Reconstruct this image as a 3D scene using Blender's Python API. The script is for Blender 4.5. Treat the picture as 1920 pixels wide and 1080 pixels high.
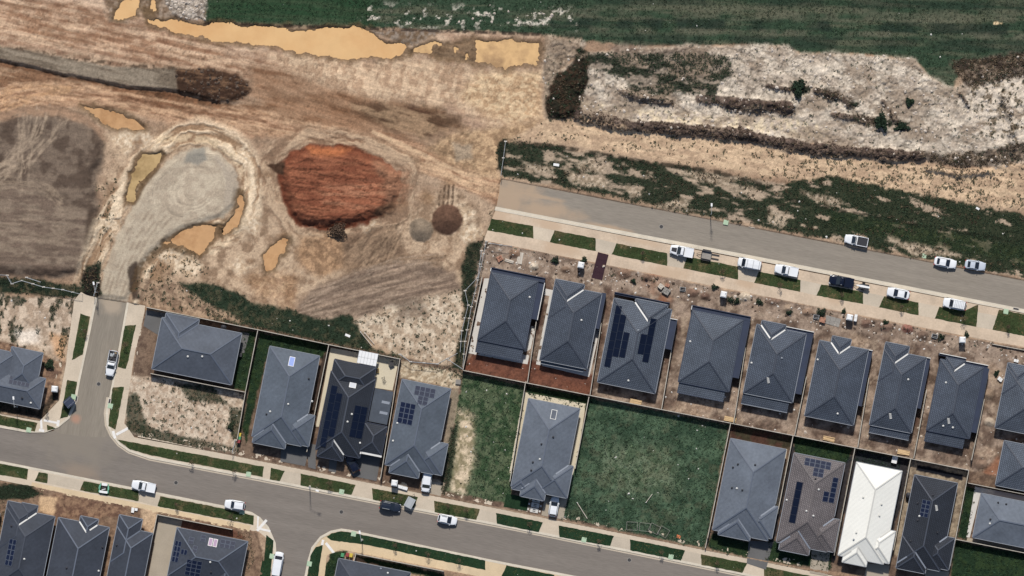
import bpy, bmesh, math, random
import numpy as np
from mathutils import Vector, Matrix
for o in list(bpy.data.objects): bpy.data.objects.remove(o, do_unlink=True)
S = bpy.context.scene
C = S.collection
R = math.radians
# ------------------------------------------------------------------ camera, sky, sun, exposure
CAMH = 1000.0                      # flying height in metres; one photo pixel is 0.1 m on the ground
PXM = 0.1
cam = bpy.data.cameras.new('camera'); camo = bpy.data.objects.new('camera', cam); C.objects.link(camo)
camo.location = (0, 0, CAMH); camo.rotation_euler = (0, 0, 0)
cam.sensor_width = 36.0; cam.lens = 36.0 * CAMH / 192.0; cam.clip_start = 10; cam.clip_end = 4000
S.camera = camo
SUN_EL, SUN_AZ = R(51), R(-2)       # azimuth measured from +Y towards +X
wd = bpy.data.worlds.new('World'); S.world = wd; wd.use_nodes = True
wn = wd.node_tree; bg = wn.nodes['Background']
sky = wn.nodes.new('ShaderNodeTexSky'); sky.sky_type = 'NISHITA'; sky.sun_disc = False
sky.sun_elevation = SUN_EL; sky.sun_rotation = SUN_AZ
wn.links.new(sky.outputs[0], bg.inputs[0]); bg.inputs[1].default_value = 0.085
sl = bpy.data.lights.new('sun', 'SUN'); sl.energy = 4.0; sl.angle = R(4.0); sl.color = (1.0, 0.955, 0.89)
so = bpy.data.objects.new('sun', sl); C.objects.link(so); so.location = (0, 60, 200)
sd_ = Vector((math.sin(SUN_AZ) * math.cos(SUN_EL), math.cos(SUN_AZ) * math.cos(SUN_EL), math.sin(SUN_EL)))
so.rotation_euler = sd_.to_track_quat('Z', 'Y').to_euler()
S.view_settings.view_transform = 'Standard'; S.view_settings.look = 'None'
S.view_settings.gamma = 1.0; S.view_settings.use_curve_mapping = False
S.view_settings.exposure = 0.35
S.render.resolution_x = 1024; S.render.resolution_y = 576
GAIN = 1.5                          # display brightness of a sunlit level surface of albedo 1
# ------------------------------------------------------------------ helpers
random.seed(7); rng = np.random.default_rng(7)
def lin(c):
    c = c / 255.0
    return c / 12.92 if c <= 0.04045 else ((c + 0.055) / 1.055) ** 2.4
def K(r, g, b, k=GAIN): return (lin(r) / k, lin(g) / k, lin(b) / k)      # colour as seen in the sun -> base colour
def W(px, py, z=0.0):
    f = (1 - z / CAMH)
    return Vector(((px - 960) * PXM * f, (540 - py) * PXM * f, z))
TH = R(11.3); CT, ST = math.cos(TH), math.sin(TH)
def tolocal(px, py, A): dx, dy = px - A[0], py - A[1]; return (dx * CT + dy * ST, -dx * ST + dy * CT)
def fromlocal(u, v, A): return (A[0] + u * CT - v * ST, A[1] + u * ST + v * CT)

class MB:
    def __init__(s): s.v = []; s.f = []; s.m = []; s.uv = None
    def face(s, pts, mi=0):
        b = len(s.v); s.v += [tuple(p) for p in pts]; s.f.append(tuple(range(b, b + len(pts)))); s.m.append(mi)
    def box(s, x0, y0, z0, x1, y1, z1, mi=0):
        b = len(s.v)
        s.v += [(x0, y0, z0), (x1, y0, z0), (x1, y1, z0), (x0, y1, z0), (x0, y0, z1), (x1, y0, z1), (x1, y1, z1), (x0, y1, z1)]
        for q in ((0, 3, 2, 1), (4, 5, 6, 7), (0, 1, 5, 4), (1, 2, 6, 5), (2, 3, 7, 6), (3, 0, 4, 7)):
            s.f.append(tuple(b + i for i in q)); s.m.append(mi)
    def prism(s, poly, z0, z1, mi=0):
        a = sum(poly[i][0] * poly[(i + 1) % len(poly)][1] - poly[(i + 1) % len(poly)][0] * poly[i][1] for i in range(len(poly)))
        if a < 0: poly = poly[::-1]
        n = len(poly); b = len(s.v)
        s.v += [(p[0], p[1], z0) for p in poly] + [(p[0], p[1], z1) for p in poly]
        s.f.append(tuple(b + n + i for i in range(n))); s.m.append(mi)
        s.f.append(tuple(b + n - 1 - i for i in range(n))); s.m.append(mi)
        for i in range(n):
            j = (i + 1) % n; s.f.append((b + i, b + j, b + n + j, b + n + i)); s.m.append(mi)
    def bar(s, p, q, w, h, mi=0):
        p, q = Vector(p), Vector(q); d = (q - p)
        if d.length < 1e-6: return
        d.normalize(); up = Vector((0, 0, 1)) if abs(d.z) < 0.95 else Vector((0, 1, 0))
        r = d.cross(up).normalized() * w / 2; t = r.cross(d).normalized() * h / 2
        b = len(s.v)
        for e in (p, q): s.v += [tuple(e - r - t), tuple(e + r - t), tuple(e + r + t), tuple(e - r + t)]
        for qd in ((0, 1, 2, 3), (7, 6, 5, 4), (0, 4, 5, 1), (1, 5, 6, 2), (2, 6, 7, 3), (3, 7, 4, 0)):
            s.f.append(tuple(b + i for i in qd)); s.m.append(mi)
    def cyl(s, c, r0, r1, z0, z1, n=12, mi=0):
        b = len(s.v)
        for z, r in ((z0, r0), (z1, r1)):
            s.v += [(c[0] + r * math.cos(6.28319 * i / n), c[1] + r * math.sin(6.28319 * i / n), z) for i in range(n)]
        for i in range(n): j = (i + 1) % n; s.f.append((b + i, b + j, b + n + j, b + n + i)); s.m.append(mi)
        s.f.append(tuple(b + n + i for i in range(n))); s.m.append(mi)
        s.f.append(tuple(b + n - 1 - i for i in range(n))); s.m.append(mi)
    def cyly(s, c, r, w, n=14, mi=0):
        b = len(s.v)
        for y in (c[1] - w / 2, c[1] + w / 2):
            s.v += [(c[0] + r * math.cos(6.28319 * i / n), y, c[2] + r * math.sin(6.28319 * i / n)) for i in range(n)]
        for i in range(n): j = (i + 1) % n; s.f.append((b + i, b + n + i, b + n + j, b + j)); s.m.append(mi)
        s.f.append(tuple(b + i for i in range(n))); s.m.append(mi)
        s.f.append(tuple(b + n + n - 1 - i for i in range(n))); s.m.append(mi)
    def rings(s, rings, mi=0, cap=True):
        n = len(rings[0]); b = len(s.v)
        for r in rings: s.v += [tuple(p) for p in r]
        for k in range(len(rings) - 1):
            for i in range(n):
                j = (i + 1) % n
                s.f.append((b + k * n + i, b + k * n + j, b + (k + 1) * n + j, b + (k + 1) * n + i)); s.m.append(mi)
        if cap:
            k = (len(rings) - 1) * n; s.f.append(tuple(b + k + i for i in range(n))); s.m.append(mi)
            s.f.append(tuple(b + n - 1 - i for i in range(n))); s.m.append(mi)
    def mesh(s, name, mats, smooth=False):
        me = bpy.data.meshes.new(name); me.from_pydata(s.v, [], s.f)
        if not isinstance(mats, (list, tuple)): mats = [mats]
        for m in mats: me.materials.append(m)
        if len(mats) > 1: me.polygons.foreach_set('material_index', s.m)
        if smooth: me.polygons.foreach_set('use_smooth', [True] * len(s.f))
        me.update(); return me
    def build(s, name, mats, parent=None, smooth=False, loc=None, rz=None):
        return obj(name, s.mesh(name, mats, smooth), parent, loc, rz)
def obj(name, me, parent=None, loc=None, rz=None):
    o = bpy.data.objects.new(name, me); C.objects.link(o)
    if parent: o.parent = parent
    if loc is not None: o.location = loc
    if rz is not None: o.rotation_euler = (0, 0, rz)
    return o
def empty(name, loc=(0, 0, 0), rz=0.0):
    o = obj(name, None, None, loc, rz); o.empty_display_size = 0.3; return o
def tag(o, label, cat, group=None):
    o['label'] = label; o['category'] = cat
    if group: o['group'] = group
    return o
def struct(o, label=None):
    o['kind'] = 'structure'
    if label: o['label'] = label
    return o
def stuff(o, label, cat):
    o['kind'] = 'stuff'; o['label'] = label; o['category'] = cat; return o
def copy_tree(o, parent=None):
    c = o.copy(); C.objects.link(c); c.parent = parent
    for ch in o.children: copy_tree(ch, c)
    return c
# ------------------------------------------------------------------ materials
MATS = {}
def nd(nt, t, **kw):
    n = nt.nodes.new(t)
    for k, v in kw.items(): setattr(n, k, v)
    return n
def mat(name, col, rough=0.8, spec=0.3, metal=0.0, n1=None, n2=None, bump=None, ang=0.0, stretch=1.0, objvar=0.0, col2=None, mixn=None):
    """n1 / n2 = (scale per metre, amount); bump = (scale, distance)"""
    if name in MATS: return MATS[name]
    m = bpy.data.materials.new(name); m.use_nodes = True; nt = m.node_tree; b = nt.nodes['Principled BSDF']
    b.inputs['Roughness'].default_value = rough; b.inputs['Metallic'].default_value = metal
    b.inputs['Specular IOR Level'].default_value = spec
    L = nt.links.new
    geo = nd(nt, 'ShaderNodeNewGeometry')
    vr = nd(nt, 'ShaderNodeVectorRotate', rotation_type='Z_AXIS'); vr.inputs['Angle'].default_value = ang
    L(geo.outputs['Position'], vr.inputs['Vector'])
    vm = nd(nt, 'ShaderNodeVectorMath', operation='MULTIPLY'); vm.inputs[1].default_value = (1.0 / stretch, 1, 1); L(vr.outputs[0], vm.inputs[0])
    val = None
    for k in (n1, n2):
        if not k: continue
        t = nd(nt, 'ShaderNodeTexNoise'); t.inputs['Scale'].default_value = k[0]; t.inputs['Detail'].default_value = 4
        L(vm.outputs[0], t.inputs['Vector'])
        r = nd(nt, 'ShaderNodeMapRange'); r.inputs[1].default_value = 0.28; r.inputs[2].default_value = 0.72
        r.inputs[3].default_value = 1 - k[1]; r.inputs[4].default_value = 1 + k[1]; L(t.outputs[0], r.inputs[0])
        if val is None: val = r.outputs[0]
        else:
            mu = nd(nt, 'ShaderNodeMath', operation='MULTIPLY'); L(val, mu.inputs[0]); L(r.outputs[0], mu.inputs[1]); val = mu.outputs[0]
    if objvar:
        oi = nd(nt, 'ShaderNodeObjectInfo'); r = nd(nt, 'ShaderNodeMapRange'); r.inputs[3].default_value = 1 - objvar; r.inputs[4].default_value = 1 + objvar
        L(oi.outputs['Random'], r.inputs[0])
        if val is None: val = r.outputs[0]
        else:
            mu = nd(nt, 'ShaderNodeMath', operation='MULTIPLY'); L(val, mu.inputs[0]); L(r.outputs[0], mu.inputs[1]); val = mu.outputs[0]
    if val is None: b.inputs['Base Color'].default_value = (*col, 1)
    else:
        sc = nd(nt, 'ShaderNodeVectorMath', operation='SCALE'); sc.inputs[0].default_value = col
        if col2:
            t = nd(nt, 'ShaderNodeTexNoise'); t.inputs['Scale'].default_value = mixn[0]; t.inputs['Detail'].default_value = 6; t.inputs['Roughness'].default_value = .65; L(vm.outputs[0], t.inputs['Vector'])
            r = nd(nt, 'ShaderNodeMapRange'); r.inputs[1].default_value = mixn[1]; r.inputs[2].default_value = mixn[2]; L(t.outputs[0], r.inputs[0]); mx = nd(nt, 'ShaderNodeMix', data_type='RGBA'); L(r.outputs[0], mx.inputs['Factor'])
            mx.inputs[6].default_value = (*col, 1); mx.inputs[7].default_value = (*col2, 1); L(mx.outputs[2], sc.inputs[0])
        L(val, sc.inputs['Scale']); L(sc.outputs[0], b.inputs['Base Color'])
    if bump:
        t = nd(nt, 'ShaderNodeTexNoise'); t.inputs['Scale'].default_value = bump[0]; t.inputs['Detail'].default_value = 5; L(vm.outputs[0], t.inputs['Vector'])
        bp = nd(nt, 'ShaderNodeBump'); bp.inputs['Distance'].default_value = bump[1]; bp.inputs['Strength'].default_value = 1.0
        L(t.outputs[0], bp.inputs['Height']); L(bp.outputs[0], b.inputs['Normal'])
    MATS[name] = m; return m
def roofmat(name, col, tile=True, wear=1.0):
    if name in MATS: return MATS[name]
    m = mat(name, col, 0.7, 0.22, n1=(0.28, 0.15 * wear), n2=(1.8, 0.11 * wear), objvar=.07 * wear); nt = m.node_tree; b = nt.nodes['Principled BSDF']; L = nt.links.new
    uv = nd(nt, 'ShaderNodeUVMap'); uv.uv_map = 'UVMap'
    br = nd(nt, 'ShaderNodeTexBrick'); L(uv.outputs[0], br.inputs['Vector']); br.inputs['Scale'].default_value = 1.0
    br.inputs['Color1'].default_value = (1.10, 1.10, 1.10, 1); br.inputs['Color2'].default_value = (0.92, 0.92, 0.92, 1)
    br.inputs['Mortar'].default_value = (0.44, 0.44, 0.47, 1) if tile else (0.72, 0.72, 0.74, 1)
    br.inputs['Brick Width'].default_value = 0.33 if tile else 0.23; br.inputs['Row Height'].default_value = 0.36 if tile else 40.0
    br.inputs['Mortar Size'].default_value = 0.055 if tile else 0.03; br.inputs['Bias'].default_value = 0.0
    if not tile: br.inputs['Color2'].default_value = (1.03, 1.03, 1.03, 1); br.inputs['Color1'].default_value = (1.03, 1.03, 1.03, 1)
    old = b.inputs['Base Color'].links[0].from_socket
    mu = nd(nt, 'ShaderNodeVectorMath', operation='MULTIPLY'); L(old, mu.inputs[0]); L(br.outputs['Color'], mu.inputs[1]); L(mu.outputs[0], b.inputs['Base Color'])
    bp = nd(nt, 'ShaderNodeBump'); bp.inputs['Distance'].default_value = 0.02; bp.inputs['Strength'].default_value = 0.6; bp.invert = True
    L(br.outputs['Fac'], bp.inputs['Height']); L(bp.outputs[0], b.inputs['Normal'])
    return m
def stain(m, spots, col):
    """dirt carried onto a surface: spots = (px, py, radius px, stretch along the street)"""
    nt = m.node_tree; b = nt.nodes['Principled BSDF']; L = nt.links.new
    geo = nd(nt, 'ShaderNodeNewGeometry'); ns = nd(nt, 'ShaderNodeTexNoise'); ns.inputs['Scale'].default_value = 0.35; ns.inputs['Detail'].default_value = 6
    L(geo.outputs['Position'], ns.inputs['Vector']); tot = None
    for px, py, r, st in spots:
        p = W(px, py)
        s1 = nd(nt, 'ShaderNodeVectorMath', operation='SUBTRACT'); s1.inputs[1].default_value = p; L(geo.outputs['Position'], s1.inputs[0])
        vr = nd(nt, 'ShaderNodeVectorRotate', rotation_type='Z_AXIS'); vr.inputs['Angle'].default_value = R(11.3); L(s1.outputs[0], vr.inputs['Vector'])
        s2 = nd(nt, 'ShaderNodeVectorMath', operation='MULTIPLY'); s2.inputs[1].default_value = (1 / (r * PXM * st), 1 / (r * PXM), 0); L(vr.outputs[0], s2.inputs[0])
        le = nd(nt, 'ShaderNodeVectorMath', operation='LENGTH'); L(s2.outputs[0], le.inputs[0])
        ad = nd(nt, 'ShaderNodeMath', operation='MULTIPLY_ADD'); L(ns.outputs[0], ad.inputs[0]); ad.inputs[1].default_value = 1.4; L(le.outputs['Value'], ad.inputs[2])
        mr = nd(nt, 'ShaderNodeMapRange'); mr.interpolation_type = 'SMOOTHSTEP'; L(ad.outputs[0], mr.inputs[0])
        mr.inputs[1].default_value = 1.75; mr.inputs[2].default_value = 0.95; mr.inputs[3].default_value = 0; mr.inputs[4].default_value = 0.85
        if tot is None: tot = mr.outputs[0]
        else:
            mx = nd(nt, 'ShaderNodeMath', operation='MAXIMUM'); L(tot, mx.inputs[0]); L(mr.outputs[0], mx.inputs[1]); tot = mx.outputs[0]
    bc = b.inputs['Base Color']; mix = nd(nt, 'ShaderNodeMix', data_type='RGBA'); L(tot, mix.inputs['Factor'])
    if bc.links: L(bc.links[0].from_socket, mix.inputs[6])
    else: mix.inputs[6].default_value = bc.default_value
    mix.inputs[7].default_value = (*col, 1); L(mix.outputs[2], bc)
M = {}
M['asphalt'] = mat('asphalt', K(146, 137, 125), 0.9, 0.2, n1=(0.55, 0.10), n2=(7, 0.14), bump=(14, 0.01), ang=R(11.3), stretch=14)
M['asphalt_side'] = mat('asphalt_side', K(142, 133, 120), 0.9, 0.2, n1=(0.6, 0.09), n2=(6, 0.13), bump=(14, 0.01), ang=R(-78), stretch=14)
M['asphalt_main'] = mat('asphalt_main', K(130, 122, 114), 0.9, 0.2, n1=(0.55, 0.09), n2=(7, 0.13), bump=(14, 0.01), ang=R(11.3), stretch=14)
M['conc'] = mat('concrete', K(208, 192, 170), 0.85, 0.25, n1=(0.3, 0.09), n2=(4, 0.07), bump=(18, 0.004), objvar=0.05)
M['conc_new'] = mat('concrete_dusty', K(207, 186, 162), 0.88, 0.2, n1=(0.35, 0.11), n2=(3, 0.09), bump=(18, 0.004), objvar=0.05)
M['conc_apron'] = mat('concrete_apron', K(198, 184, 164), 0.85, 0.25, n1=(0.4, 0.08), n2=(5, 0.07), bump=(18, 0.004), objvar=0.05)
M['kerb'] = mat('kerb_concrete', K(214, 203, 184), 0.85, 0.25, n1=(0.5, 0.10), n2=(5, 0.08))
M['conc_gold'] = mat('concrete_tinted', K(216, 193, 158), 0.85, 0.25, n1=(0.4, 0.08), n2=(5, 0.06), bump=(18, 0.004), objvar=0.04)
M['conc_dark'] = mat('concrete_dark', K(104, 103, 102), 0.85, 0.25, n1=(0.5, 0.08), n2=(6, 0.08), bump=(18, 0.004))
M['conc_white'] = mat('concrete_white', K(214, 210, 203), 0.8, 0.25, n1=(0.5, 0.05), n2=(6, 0.05))
M['conc_cream'] = mat('concrete_cream', K(214, 203, 178), 0.8, 0.25, n1=(0.4, 0.07), n2=(5, 0.06))
M['conc_tan'] = mat('concrete_tan', K(172, 160, 142), 0.8, 0.25, n1=(0.4, 0.07), n2=(5, 0.06))
M['white_paint'] = mat('white_ramp_paint', K(236, 232, 226), 0.7, 0.3, n1=(1.5, 0.06))
M['water'] = mat('muddy_water', K(230, 188, 134), 0.1, 0.35, n1=(0.07, 0.05), n2=(0.4, 0.04), col2=K(210, 162, 110), mixn=(.07, .45, .72))
M['water2'] = mat('shallow_muddy_water', K(222, 182, 130), 0.12, 0.3, n1=(0.15, 0.10), n2=(0.8, 0.08), col2=K(176, 142, 104), mixn=(.16, .48, .66))
M['water3'] = mat('ochre_pond_water', K(196, 166, 118), 0.1, 0.35, n1=(0.2, 0.10), n2=(1.2, 0.06), col2=K(140, 114, 74), mixn=(.22, .45, .7))
M['water4'] = mat('orange_pond_water', K(206, 162, 116), 0.1, 0.3, n1=(0.2, 0.08), n2=(1.2, 0.06), col2=K(164, 122, 82), mixn=(.2, .46, .7))
M['weed'] = mat('weed_leaf', K(47, 62, 44), 0.8, 0.15, n1=(0.3, 0.2), n2=(4.5, 0.42), col2=K(84, 78, 58), mixn=(0.45, .5, .68))
M['grass'] = mat('field_grass', K(54, 74, 56), 0.8, 0.15, n1=(0.2, 0.2), n2=(4, 0.35), col2=K(92, 94, 74), mixn=(0.5, .5, .72))
M['lawn'] = mat('lawn_grass', K(54, 72, 42), 0.8, 0.15, n1=(0.25, 0.25), n2=(4.0, 0.3), col2=K(92, 86, 58), mixn=(0.35, .5, .7))
M['lotgrass'] = mat('lot_grass', K(66, 90, 62), 0.8, 0.15, n1=(0.15, 0.2), n2=(3.0, 0.42), col2=K(118, 116, 92), mixn=(0.22, .5, .74))
M['lawnbase'] = mat('lawn_base', K(58, 70, 42), 0.95, 0.1, n1=(0.35, 0.25), n2=(4, 0.3), bump=(9, 0.05), col2=K(108, 94, 68), mixn=(0.4, .5, .7))
M['lawndark'] = mat('lawn_deep_green', K(36, 58, 38), 0.95, 0.1, n1=(0.35, 0.25), n2=(4, 0.25), bump=(9, 0.05))
M['dry'] = mat('dry_brush', K(98, 80, 66), 0.85, 0.15, n1=(0.2, 0.25), n2=(2.5, 0.35))
M['bush'] = mat('bush_leaf', K(34, 52, 34), 0.75, 0.25, n1=(0.5, 0.3), n2=(4, 0.3))
M['sapling'] = mat('sapling_leaf', K(92, 78, 60), 0.8, 0.2, n1=(1, 0.25), n2=(5, 0.3))
M['bark'] = mat('bark', K(90, 75, 60), 0.9, 0.1, n1=(3, 0.2))
lf = bpy.data.materials.new('leaf_tinted'); lf.use_nodes = True; _b = lf.node_tree.nodes['Principled BSDF']; _b.inputs['Roughness'].default_value = .85; _b.inputs['Specular IOR Level'].default_value = .12
_a = nd(lf.node_tree, 'ShaderNodeAttribute'); _a.attribute_name = 'tint'; lf.node_tree.links.new(_a.outputs['Color'], _b.inputs['Base Color']); M['leaf'] = lf
M['rock'] = mat('pale_clay_lump', K(205, 192, 178), 0.95, 0.1, n1=(0.3, 0.12), n2=(3, 0.15))
M['rubble'] = mat('dark_rubble', K(92, 78, 68), 0.95, 0.1, n1=(0.3, 0.25), n2=(3, 0.25))
M['litter'] = mat('pale_litter', K(226, 222, 214), 0.8, 0.2, n1=(1, 0.1))
M['tile'] = roofmat('roof_tile_charcoal', K(84, 92, 104))
M['tile_dark'] = roofmat('roof_tile_dark', K(52, 57, 66))
M['tile_mid'] = roofmat('roof_tile_slate', K(94, 102, 113))
M['tile_brown'] = roofmat('roof_tile_brown_grey', K(122, 115, 114))
M['metal_mid'] = roofmat('roof_metal_blue_grey', K(94, 102, 112), False)
M['metal_light'] = roofmat('roof_metal_pale_blue', K(104, 111, 121), False)
M['metal_l1'] = roofmat('roof_metal_steel', K(90, 96, 106), False)
M['metal_dark'] = roofmat('roof_metal_charcoal', K(64, 69, 79), False)
M['tile_white'] = roofmat('roof_tile_white', K(250, 248, 238), False, .2)
M['cap_dark'] = mat('ridge_cap_dark', K(62, 68, 80), 0.6, 0.35)
M['cap_mid'] = mat('ridge_cap_mid', K(92, 100, 114), 0.6, 0.35)
M['cap_white'] = mat('ridge_cap_white', K(205, 203, 196), 0.6, 0.35)
M['cap_brown'] = mat('ridge_cap_brown', K(98, 92, 92), 0.6, 0.35)
M['flash'] = mat('valley_flashing', K(222, 220, 214), 0.45, 0.5, n1=(1, 0.05))
M['flash_grey'] = mat('valley_flashing_grey', K(140, 146, 156), 0.5, 0.5)
M['gutter'] = mat('gutter_pale', K(142, 147, 154), 0.5, 0.4)
M['gutter_dark'] = mat('gutter_dark', K(54, 62, 80), 0.5, 0.4)
M['boxgut'] = mat('box_gutter_navy', K(40, 50, 72), 0.5, 0.4, n1=(0.6, 0.15))
M['brick'] = mat('wall_brick', K(150, 128, 112), 0.9, 0.2, n1=(3, 0.12))
M['render'] = mat('wall_render', K(200, 196, 188), 0.9, 0.2, n1=(1, 0.05))
M['glass'] = mat('window_glass', (0.01, 0.013, 0.018), 0.06, 0.5)
M['carglass'] = mat('car_glass', (0.012, 0.016, 0.024), 0.05, 0.5)
M['pv'] = mat('solar_cell', K(32, 40, 62), 0.35, 0.04, n1=(1.5, 0.10))
M['pvblack'] = mat('solar_cell_black', K(22, 30, 48), 0.35, 0.05, n1=(1.5, 0.10))
M['pvframe'] = mat('solar_frame', K(112, 120, 134), 0.8, 0.15)
M['pvframe_b'] = mat('solar_frame_black', K(30, 38, 54), 0.4, 0.5)
M['pink'] = mat('hot_water_collector', K(176, 152, 174), 0.8, 0.2)
M['skylight'] = mat('skylight_glazing', K(206, 208, 212), 0.8, 0.2)
M['skyblue'] = mat('skylight_blue', K(150, 168, 222), 0.8, 0.2)
M['white'] = mat('white_plastic', K(238, 238, 236), 0.5, 0.4)
M['carwhite'] = mat('car_paint_white', K(236, 238, 240), 0.3, 0.5)
M['carsilver'] = mat('car_paint_silver', K(196, 204, 214), 0.3, 0.5)
M['carblack'] = mat('car_paint_black', K(16, 22, 40), 0.2, 0.5)
M['carnavy'] = mat('car_paint_navy', K(34, 42, 56), 0.25, 0.5)
M['tyre'] = mat('tyre_rubber', (0.012, 0.012, 0.012), 0.85, 0.2)
M['rim'] = mat('wheel_rim', (0.45, 0.45, 0.46), 0.35, 0.5, metal=0.6)
M['lamp'] = mat('headlight_lens', (0.6, 0.62, 0.64), 0.15, 0.5)
M['tail'] = mat('tail_light_lens', (0.3, 0.02, 0.02), 0.2, 0.5)
M['black'] = mat('black_plastic', (0.02, 0.02, 0.024), 0.6, 0.3)
M['steel'] = mat('galvanised_steel', K(170, 174, 176), 0.5, 0.5)
M['dsteel'] = mat('dark_steel', K(58, 56, 56), 0.6, 0.4, n1=(2, 0.2))
M['timber'] = mat('fence_timber', K(164, 150, 132), 0.9, 0.15, n1=(1.2, 0.12), n2=(8, 0.1), objvar=0.07)
M['timber_cap'] = mat('fence_capping', K(192, 185, 172), 0.9, 0.15, n1=(1.2, 0.10), objvar=0.07)
M['fresh'] = mat('fresh_timber', K(214, 184, 142), 0.9, 0.15, n1=(3, 0.1), objvar=0.08)
M['greenlid'] = mat('pit_lid_green', K(178, 200, 170), 0.8, 0.25, n1=(2, 0.06))
M['maroon'] = mat('maroon_mat', K(58, 36, 44), 0.85, 0.2, n1=(0.8, 0.12), n2=(6, 0.15))
M['teal'] = mat('teal_frame', K(120, 190, 160), 0.5, 0.4)
M['binred'] = mat('bin_red', K(150, 60, 60), 0.5, 0.4); M['binyel'] = mat('bin_yellow', K(210, 185, 70), 0.5, 0.4); M['bingrn'] = mat('bin_green', K(80, 150, 105), 0.5, 0.4)
M['binbody'] = mat('bin_body', K(40, 60, 50), 0.6, 0.3)
M['orange'] = mat('orange_plastic', K(226, 132, 84), 0.5, 0.4)
M['brickred'] = mat('new_brick', K(176, 130, 108), 0.9, 0.15, n1=(4, 0.2), objvar=0.15)
M['stone'] = mat('pale_block', K(206, 196, 182), 0.9, 0.15, n1=(2, 0.1), objvar=0.08)
M['greyblock'] = mat('grey_block', K(150, 145, 138), 0.9, 0.15, n1=(3, 0.12), objvar=0.08)
stain(M['asphalt'], [(950, 365, 55, 1.6), (1020, 395, 24, 4.0), (1140, 428, 9, 8), (1030, 347, 9, 8), (1000, 366, 6, 14)], K(184, 160, 134))
stain(M['asphalt_side'], [(142, 785, 12, 1.0)], K(180, 140, 118))
stain(M['asphalt_side'], [(210, 570, 26, 1.0)], K(178, 162, 142))
stain(M['asphalt_main'], [(150, 884, 22, 2.2)], K(150, 134, 118))
stain(M['asphalt_main'], [(150, 820, 70, 1.6)], K(140, 131, 119))
stain(M['conc_new'], [(930, 400, 26, 2.0), (1030, 420, 14, 3.5), (1050, 465, 22, 2), (1250, 510, 22, 2.5), (1400, 530, 14, 2), (1200, 452, 9, 5), (1560, 560, 14, 2.5)], K(200, 174, 147))
# ------------------------------------------------------------------ ground: relief and soil colours
STEP = 1.75                                                     # photo pixels per grid cell (0.175 m)
gx = np.concatenate([np.arange(-520, -30, 10.0), np.arange(-30, 1950 + STEP, STEP), np.arange(1960, 2450, 10.0)]); gy = np.concatenate([np.arange(-420, -30, 10.0), np.arange(-30, 1110 + STEP, STEP), np.arange(1120, 1510, 10.0)])
PX, PY = np.meshgrid(gx, gy); NY, NX = PX.shape
CELL = np.outer(np.gradient(gy), np.gradient(gx)) * PXM * PXM
_ox = PX - np.clip(PX, -38, 1958); QX = PX - _ox; QY = PY - .197 * _ox                 # beyond the frame the land goes on along the streets
_oy = QY - np.clip(QY, -38, 1118); QY = QY - _oy; QX = np.clip(QX + .2 * _oy, -38, 1958)
TAB = rng.random((16, 256, 256)).astype(np.float32)
def vnoise(x, y, seed):
    t = TAB[seed % 16]; x = x + seed * 17.3; y = y + seed * 9.7
    xi = np.floor(x).astype(int); yi = np.floor(y).astype(int); fx = x - xi; fy = y - yi
    fx = fx * fx * (3 - 2 * fx); fy = fy * fy * (3 - 2 * fy)
    a = t[yi & 255, xi & 255]; b = t[yi & 255, (xi + 1) & 255]; c = t[(yi + 1) & 255, xi & 255]; d = t[(yi + 1) & 255, (xi + 1) & 255]
    return (a * (1 - fx) + b * fx) * (1 - fy) + (c * (1 - fx) + d * fx) * fy
def fbm(x, y, seed, octv=4, gain=0.55):
    s = 0; a = 1; n = 0
    for o in range(octv):
        s = s + a * vnoise(x * 2.03 ** o, y * 2.03 ** o, seed + o * 3); n += a; a *= gain
    return s / n                                               # 0..1, mean about .5
def nz(scale, seed, octv=4, ang=None, stretch=1.0, x=None, y=None):
    x = PX if x is None else x; y = PY if y is None else y
    if ang is not None:
        c, s = math.cos(R(ang)), math.sin(R(ang)); x, y = (x * c + y * s) / stretch, (-x * s + y * c)
    return fbm(x / scale, y / scale, seed, octv)
def ss(a, b, x):
    t = np.clip((x - a) / (b - a), 0, 1); return t * t * (3 - 2 * t)
WARP1 = (nz(26, 1, 5) - 0.5) * 2; WARP2 = (nz(9, 5, 3) - 0.5) * 2
def sd_poly(poly, mg=70):
    P = np.array(poly, float); x0, y0 = P.min(0) - mg; x1, y1 = P.max(0) + mg
    i0, i1 = np.searchsorted(gx, [x0, x1]); j0, j1 = np.searchsorted(gy, [y0, y1]); i0, i1, j0, j1 = (0 if x0 < 0 else i0), (NX if x1 > 1920 else i1), (0 if y0 < 0 else j0), (NY if y1 > 1080 else j1); sl = (slice(j0, j1), slice(i0, i1))
    x = QX[sl]; y = QY[sl]; d = np.full(x.shape, 1e9); ins = np.zeros(x.shape, bool)
    for a, b in zip(P, np.roll(P, -1, 0)):
        e = b - a; w0 = x - a[0]; w1 = y - a[1]; t = np.clip((w0 * e[0] + w1 * e[1]) / max(e @ e, 1e-9), 0, 1)
        d = np.minimum(d, (w0 - t * e[0]) ** 2 + (w1 - t * e[1]) ** 2)
        cond = (a[1] > y) != (b[1] > y)
        if abs(e[1]) > 1e-9: ins ^= cond & (x < e[0] * (y - a[1]) / e[1] + a[0])
    d = np.sqrt(d); return sl, np.where(ins, -d, d)
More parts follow.
